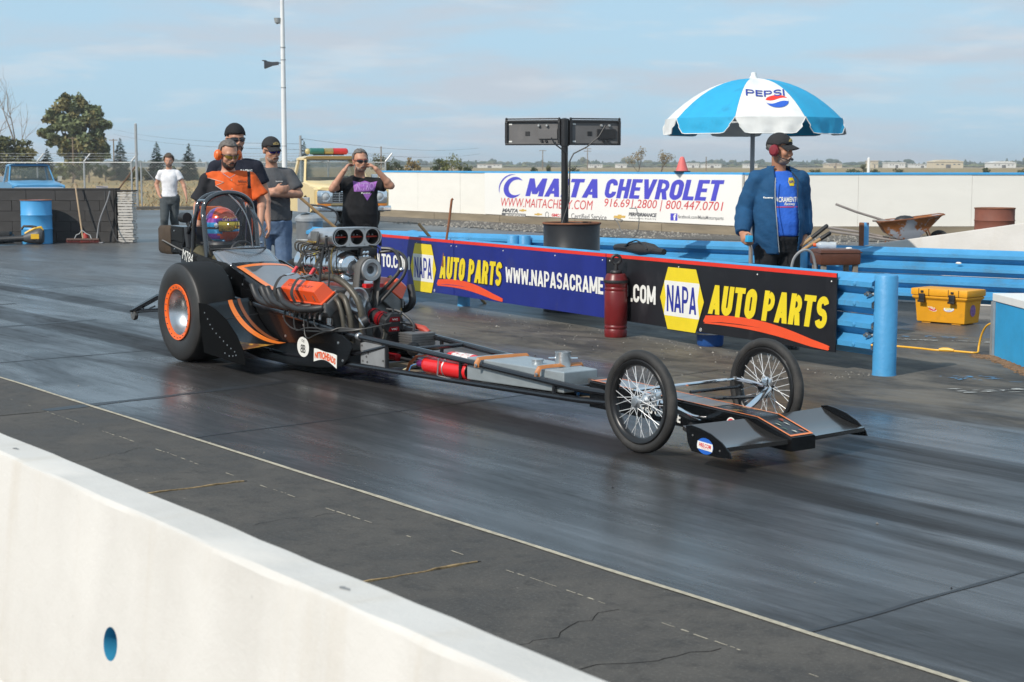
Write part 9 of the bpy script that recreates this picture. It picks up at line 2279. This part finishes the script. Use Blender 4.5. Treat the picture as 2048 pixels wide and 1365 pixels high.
# ---- front axle, steering and spoked wheels
FX = 5.31
ax_ = link('front_axle', None, CAR)
mb = MB(); mb.tube(smooth_path([(FX + 0.08, -0.43, 0.285), (FX + 0.10, -0.33, 0.245), (FX + 0.11, -0.2, 0.185), (FX + 0.11, -0.08, 0.165), (FX + 0.11, 0.08, 0.165), (FX + 0.11, 0.2, 0.185), (FX + 0.10, 0.33, 0.245), (FX + 0.08, 0.43, 0.285)], 4), 0.019, 12); mb.build('axle_tube', M_CHROME, ax_, smooth=60)
for s in (-1, 1):
    mb = MB(); mb.box((FX + 0.06, s * 0.43, 0.29), (0.045, 0.04, 0.11)); mb.cyl((FX + 0.06, s * 0.43, 0.23), (FX + 0.06, s * 0.43, 0.355), 0.013, n=10); mb.build('kingpin', M_CHROME, ax_, bevel=0.008)
    mb = MB(); mb.tube([(FX + 0.05, s * 0.42, 0.30), (FX - 0.06, s * 0.41, 0.315), (FX - 0.16, s * 0.40, 0.32)], [0.012, 0.014, 0.011], 7); mb.build('steering_arm', M_CHROME, ax_)
    mb = MB(); mb.tube([(FX + 0.09, s * 0.35, 0.25), (5.0, s * 0.2, 0.20), (4.75, s * 0.115, 0.19)], 0.010, 8); mb.build('radius_rod', M_TUBE, ax_)
mb = MB(); mb.cyl((FX - 0.16, -0.39, 0.322), (FX - 0.16, 0.39, 0.322), 0.0105, n=9); mb.build('tie_rod', M_CHROME, ax_)
mb = MB(); mb.cyl((FX - 0.10, -0.02, 0.285), (FX - 0.10, 0.40, 0.285), 0.010, n=8); mb.build('drag_link', M_TUBE, ax_)
for s in (-1, 1):
    mb = MB(); mb.ell((FX - 0.16, s * 0.395, 0.322), (0.016, 0.02, 0.016), 8, 6); mb.build('rod_end', M_CAST, ax_)
def front_wheel(s):
    w = link('front_wheel', None, CAR, (FX, s * 0.49, 0.285))
    mb = MB(); mb.torus((0, 0, 0), 0.2565, 0.0285, 'Y', 64, 14, 1.0); mb.build('tyre', mat('cycle_tyre', (0.022, 0.021, 0.0205), 0.7, var=0.2, vs=6, dirt=0.4, dcol=(0.11, 0.10, 0.09), ds=6, dlo=0.5, dhi=0.75), w, smooth=60)
    mb = MB(); mb.lathe([(0.234, -0.020), (0.228, -0.026), (0.206, -0.022), (0.198, -0.008), (0.198, 0.008), (0.206, 0.022), (0.228, 0.026), (0.234, 0.020)], ax='Y', n=64, cap=False); mb.build('rim', mat('rim_black', (0.02, 0.02, 0.021), 0.3, 0.3), w, smooth=50)
    mb = MB(); mb.lathe([(0.003, -0.052), (0.022, -0.05), (0.026, -0.042), (0.026, -0.036), (0.034, -0.034), (0.034, -0.028), (0.018, -0.02), (0.018, 0.02), (0.034, 0.028), (0.034, 0.034), (0.02, 0.04), (0.003, 0.045)], ax='Y', n=24); mb.build('hub', M_ALU if s < 0 else M_BLKPLAST, w, smooth=40)
    for k in range(32):
        side = -1 if k % 2 else 1
        a0 = 2 * PI * k / 32; off = R(38) * (1 if (k // 2) % 2 else -1)
        p0 = (0.033 * math.cos(a0 + off), side * 0.031, 0.033 * math.sin(a0 + off)); p1 = (0.20 * math.cos(a0), side * 0.006, 0.20 * math.sin(a0))
        mb = MB(); mb.cyl(p0, p1, 0.0019, n=5, cap=False); mb.build('spoke', mat('spoke_steel', (0.80, 0.80, 0.80), 0.35, 0.35, var=0.03), w)
    mb = MB(); mb.cyl((0.06, 0.005, 0.20), (0.055, 0.0, 0.165), 0.004, n=6); mb.build('valve_stem', M_CHROME, w)
front_wheel(-1); front_wheel(1)
mb = MB(); mb.tube([(5.45, -0.14, 0.135), (5.55, -0.13, 0.14), (5.62, -0.115, 0.16)], 0.012, 7); mb.build('wing_strut', M_CHROME, CAR)
mb = MB(); mb.tube([(5.40, -0.10, 0.14), (5.42, -0.22, 0.14)], 0.02, 8); mb.build('axle_mount', M_BLKPLAST, CAR)

# ================================================================== DRIVER
dr = thing('person', 'dragster driver in green fire suit and colourful full face helmet behind the windscreen', 'person', (DR_O.x, DR_O.y, 0.0), DR_A)
M_SUIT = cloth('fire_suit_green', (0.085, 0.075, 0.045), dirt=0.4, dcol=(0.14, 0.12, 0.08), ds=8)
mb = MB(); mb.loft([[(cx + dx_ * math.cos(a), w_ * math.sin(a), z_) for a in [2 * PI * j / 16 for j in range(16)]] for cx, dx_, w_, z_ in ((-0.62, 0.13, 0.17, 0.42), (-0.66, 0.13, 0.18, 0.6), (-0.68, 0.125, 0.205, 0.78), (-0.68, 0.11, 0.20, 0.86), (-0.66, 0.08, 0.11, 0.91))])
mb.tube([(-0.66, 0, 0.88), (-0.63, 0, 0.98)], [0.07, 0.065], 12); mb.ell((-0.62, 0, 1.07), (0.09, 0.075, 0.11), 14, 10)
for s in (-1, 1):
    mb.capsule((-0.67, s * 0.185, 0.84), (-0.48, s * 0.20, 0.74), 0.068, 0.055); mb.capsule((-0.48, s * 0.20, 0.74), (-0.25, s * 0.10, 0.83), 0.055, 0.045)
    hand(mb, (-0.24, s * 0.10, 0.835), (0.7, -s * 0.5, 0.3), (0.3, -s * 0.3, -0.9), 0.95, s=1.1)
    mb.capsule((-0.58, s * 0.1, 0.45), (-0.05, s * 0.13, 0.52), 0.085, 0.06); mb.capsule((-0.05, s * 0.13, 0.52), (0.35, s * 0.10, 0.30), 0.06, 0.045); mb.ell((0.38, s * 0.1, 0.29), (0.08, 0.045, 0.05), 8, 6)
me = remesh(mb, 0.011, 'body', 3, folds(0.006, 4.0, 12, 10)); me.materials.append(M_SUIT); link('body', me, dr)
HC = V((-0.60, 0.0, 1.075))
hm_ = link('helmet', None, dr, HC - Matrix.Rotation(R(34), 3, 'Z') @ HC, R(34))
mb = MB()
rings_h = []
for i in range(1, 26):
    a = PI * i / 26; ring_ = []
    for j in range(40):
        b2 = 2 * PI * j / 40; d = V((math.sin(a) * math.cos(b2), math.sin(a) * math.sin(b2), math.cos(a)))
        rx, ry, rz_ = (0.155 if d.x > 0 else 0.145), 0.124, (0.148 if d.z > 0 else 0.165)
        chin = 0.035 * max(0, d.x) * max(0, -d.z) * 2
        squ = 1.0 - 0.10 * max(0, -d.z) ** 2
        ring_.append(HC + V((d.x * (rx + chin), d.y * ry * squ, d.z * rz_)))
    rings_h.append(ring_)
mb.loft(list(reversed(rings_h)), cap=True)
HM = [mat('helmet_orange', (0.62, 0.07, 0.012), 0.12, 0.3, coat=0.8), mat('helmet_purple', (0.16, 0.025, 0.36), 0.12, 0.4, coat=0.8), mat('helmet_blue', (0.02, 0.30, 0.62), 0.12, 0.4, coat=0.8), mat('helmet_black', (0.01, 0.01, 0.012), 0.15, coat=0.8), mat('helmet_magenta', (0.40, 0.06, 0.38), 0.12, 0.4, coat=0.8)]
hs = mb.build('shell', HM, hm_, smooth=60)
def hcol(c):
    d = c - HC; x, z = d.x, d.z + 0.15 * d.x * 0
    if z > 0.055: return 0 if x > -0.02 + 0.15 * (z - 0.1) else (1 if x > -0.10 else 3)
    if z > 0.015: return 4 if x < 0.0 else 1
    if z > -0.01 and x < 0.02: return 2
    if z < -0.06 and x > 0.06: return 0
    if z < -0.125: return 2
    if z < -0.075: return 1 if x < 0.03 else 0
    if z < -0.045: return 2
    return 3
recolor(hs, HM, hcol)
rows = []
for i in range(7):
    z = -0.052 + 0.085 * i / 6; row = []
    for j in range(15):
        b2 = R(-74) + R(148) * j / 14; zz = z + 0.0; k = math.sqrt(max(0, 1 - (zz / 0.16) ** 2))
        row.append(HC + V((0.164 * k * math.cos(b2) + 0.004, 0.130 * k * math.sin(b2), zz - 0.006 * math.cos(b2))))
    rows.append(row)
mb = MB(); mb.sheet(rows); mb.build('visor', mat('visor_gold', (0.75, 0.50, 0.06), 0.10, 0.85, var=0.1), hm_, smooth=70)
mb = MB(); mb.tube(rows[6], 0.004, 5); mb.tube(rows[0], 0.004, 5); mb.build('visor_trim', M_BLKPLAST, hm_)
lettering('Green', 0.125, 0.04, mat('name_gold', (0.62, 0.42, 0.2), 0.4), hm_, Matrix.Identity(4), 0.01, 0.35, warp=lambda x, y: tuple(HC + V((0.163 * math.cos(R(-36) + x / 0.145), 0.132 * math.sin(R(-36) + x / 0.145), 0.055 + y + x * 0.15)) * 1.0))
for s in (-1, 1):
    mb = MB(); mb.lathe([(0.022, s * 0.126), (0.02, s * 0.134), (0.002, s * 0.136)], HC + V((0.03, 0, -0.005)), 'Y', 14); mb.build('visor_pivot', M_CHROME, hm_)
mb = MB(); mb.torus((-0.60, 0, 0.905), 0.105, 0.028, 'Z', 26, 8); mb.build('neck_collar', M_BLKPLAST, dr)
for s in (-1, 1):
    mb = MB(); mb.tube([(-0.70, s * 0.12, 0.92), (-0.58, s * 0.11, 0.88), (-0.545, s * 0.07, 0.76), (-0.535, s * 0.05, 0.62)], 0.028, 8, flat=0.2); mb.build('harness', M_WEB, dr)
mb = MB(); mb.torus((-0.22, 0, 0.83), 0.11, 0.011, 'X', 26, 8); mb.build('steering_wheel', M_BLKPLAST, CAR)
mb = MB(); mb.ell((-0.54, 0.0, 0.885), (0.03, 0.035, 0.03), 10, 7); mb.build('breather', M_ALU, dr)
# ================================================================== HAZE
hm = bpy.data.materials.new('haze'); hm.use_nodes = True
hn = hm.node_tree.nodes; hn.remove(hn['Principled BSDF'])
pv = hn.new('ShaderNodeVolumePrincipled')
pv.inputs['Color'].default_value = (0.95, 0.97, 1.0, 1); pv.inputs['Density'].default_value = 0.00032; pv.inputs['Anisotropy'].default_value = 0.2
hm.node_tree.links.new(pv.outputs[0], hn['Material Output'].inputs['Volume'])
mb = MB(); mb.box((0, 1475, 9.2), (6000, 3060, 20.5))
mb.build('haze', hm, smooth=0, kind='stuff')
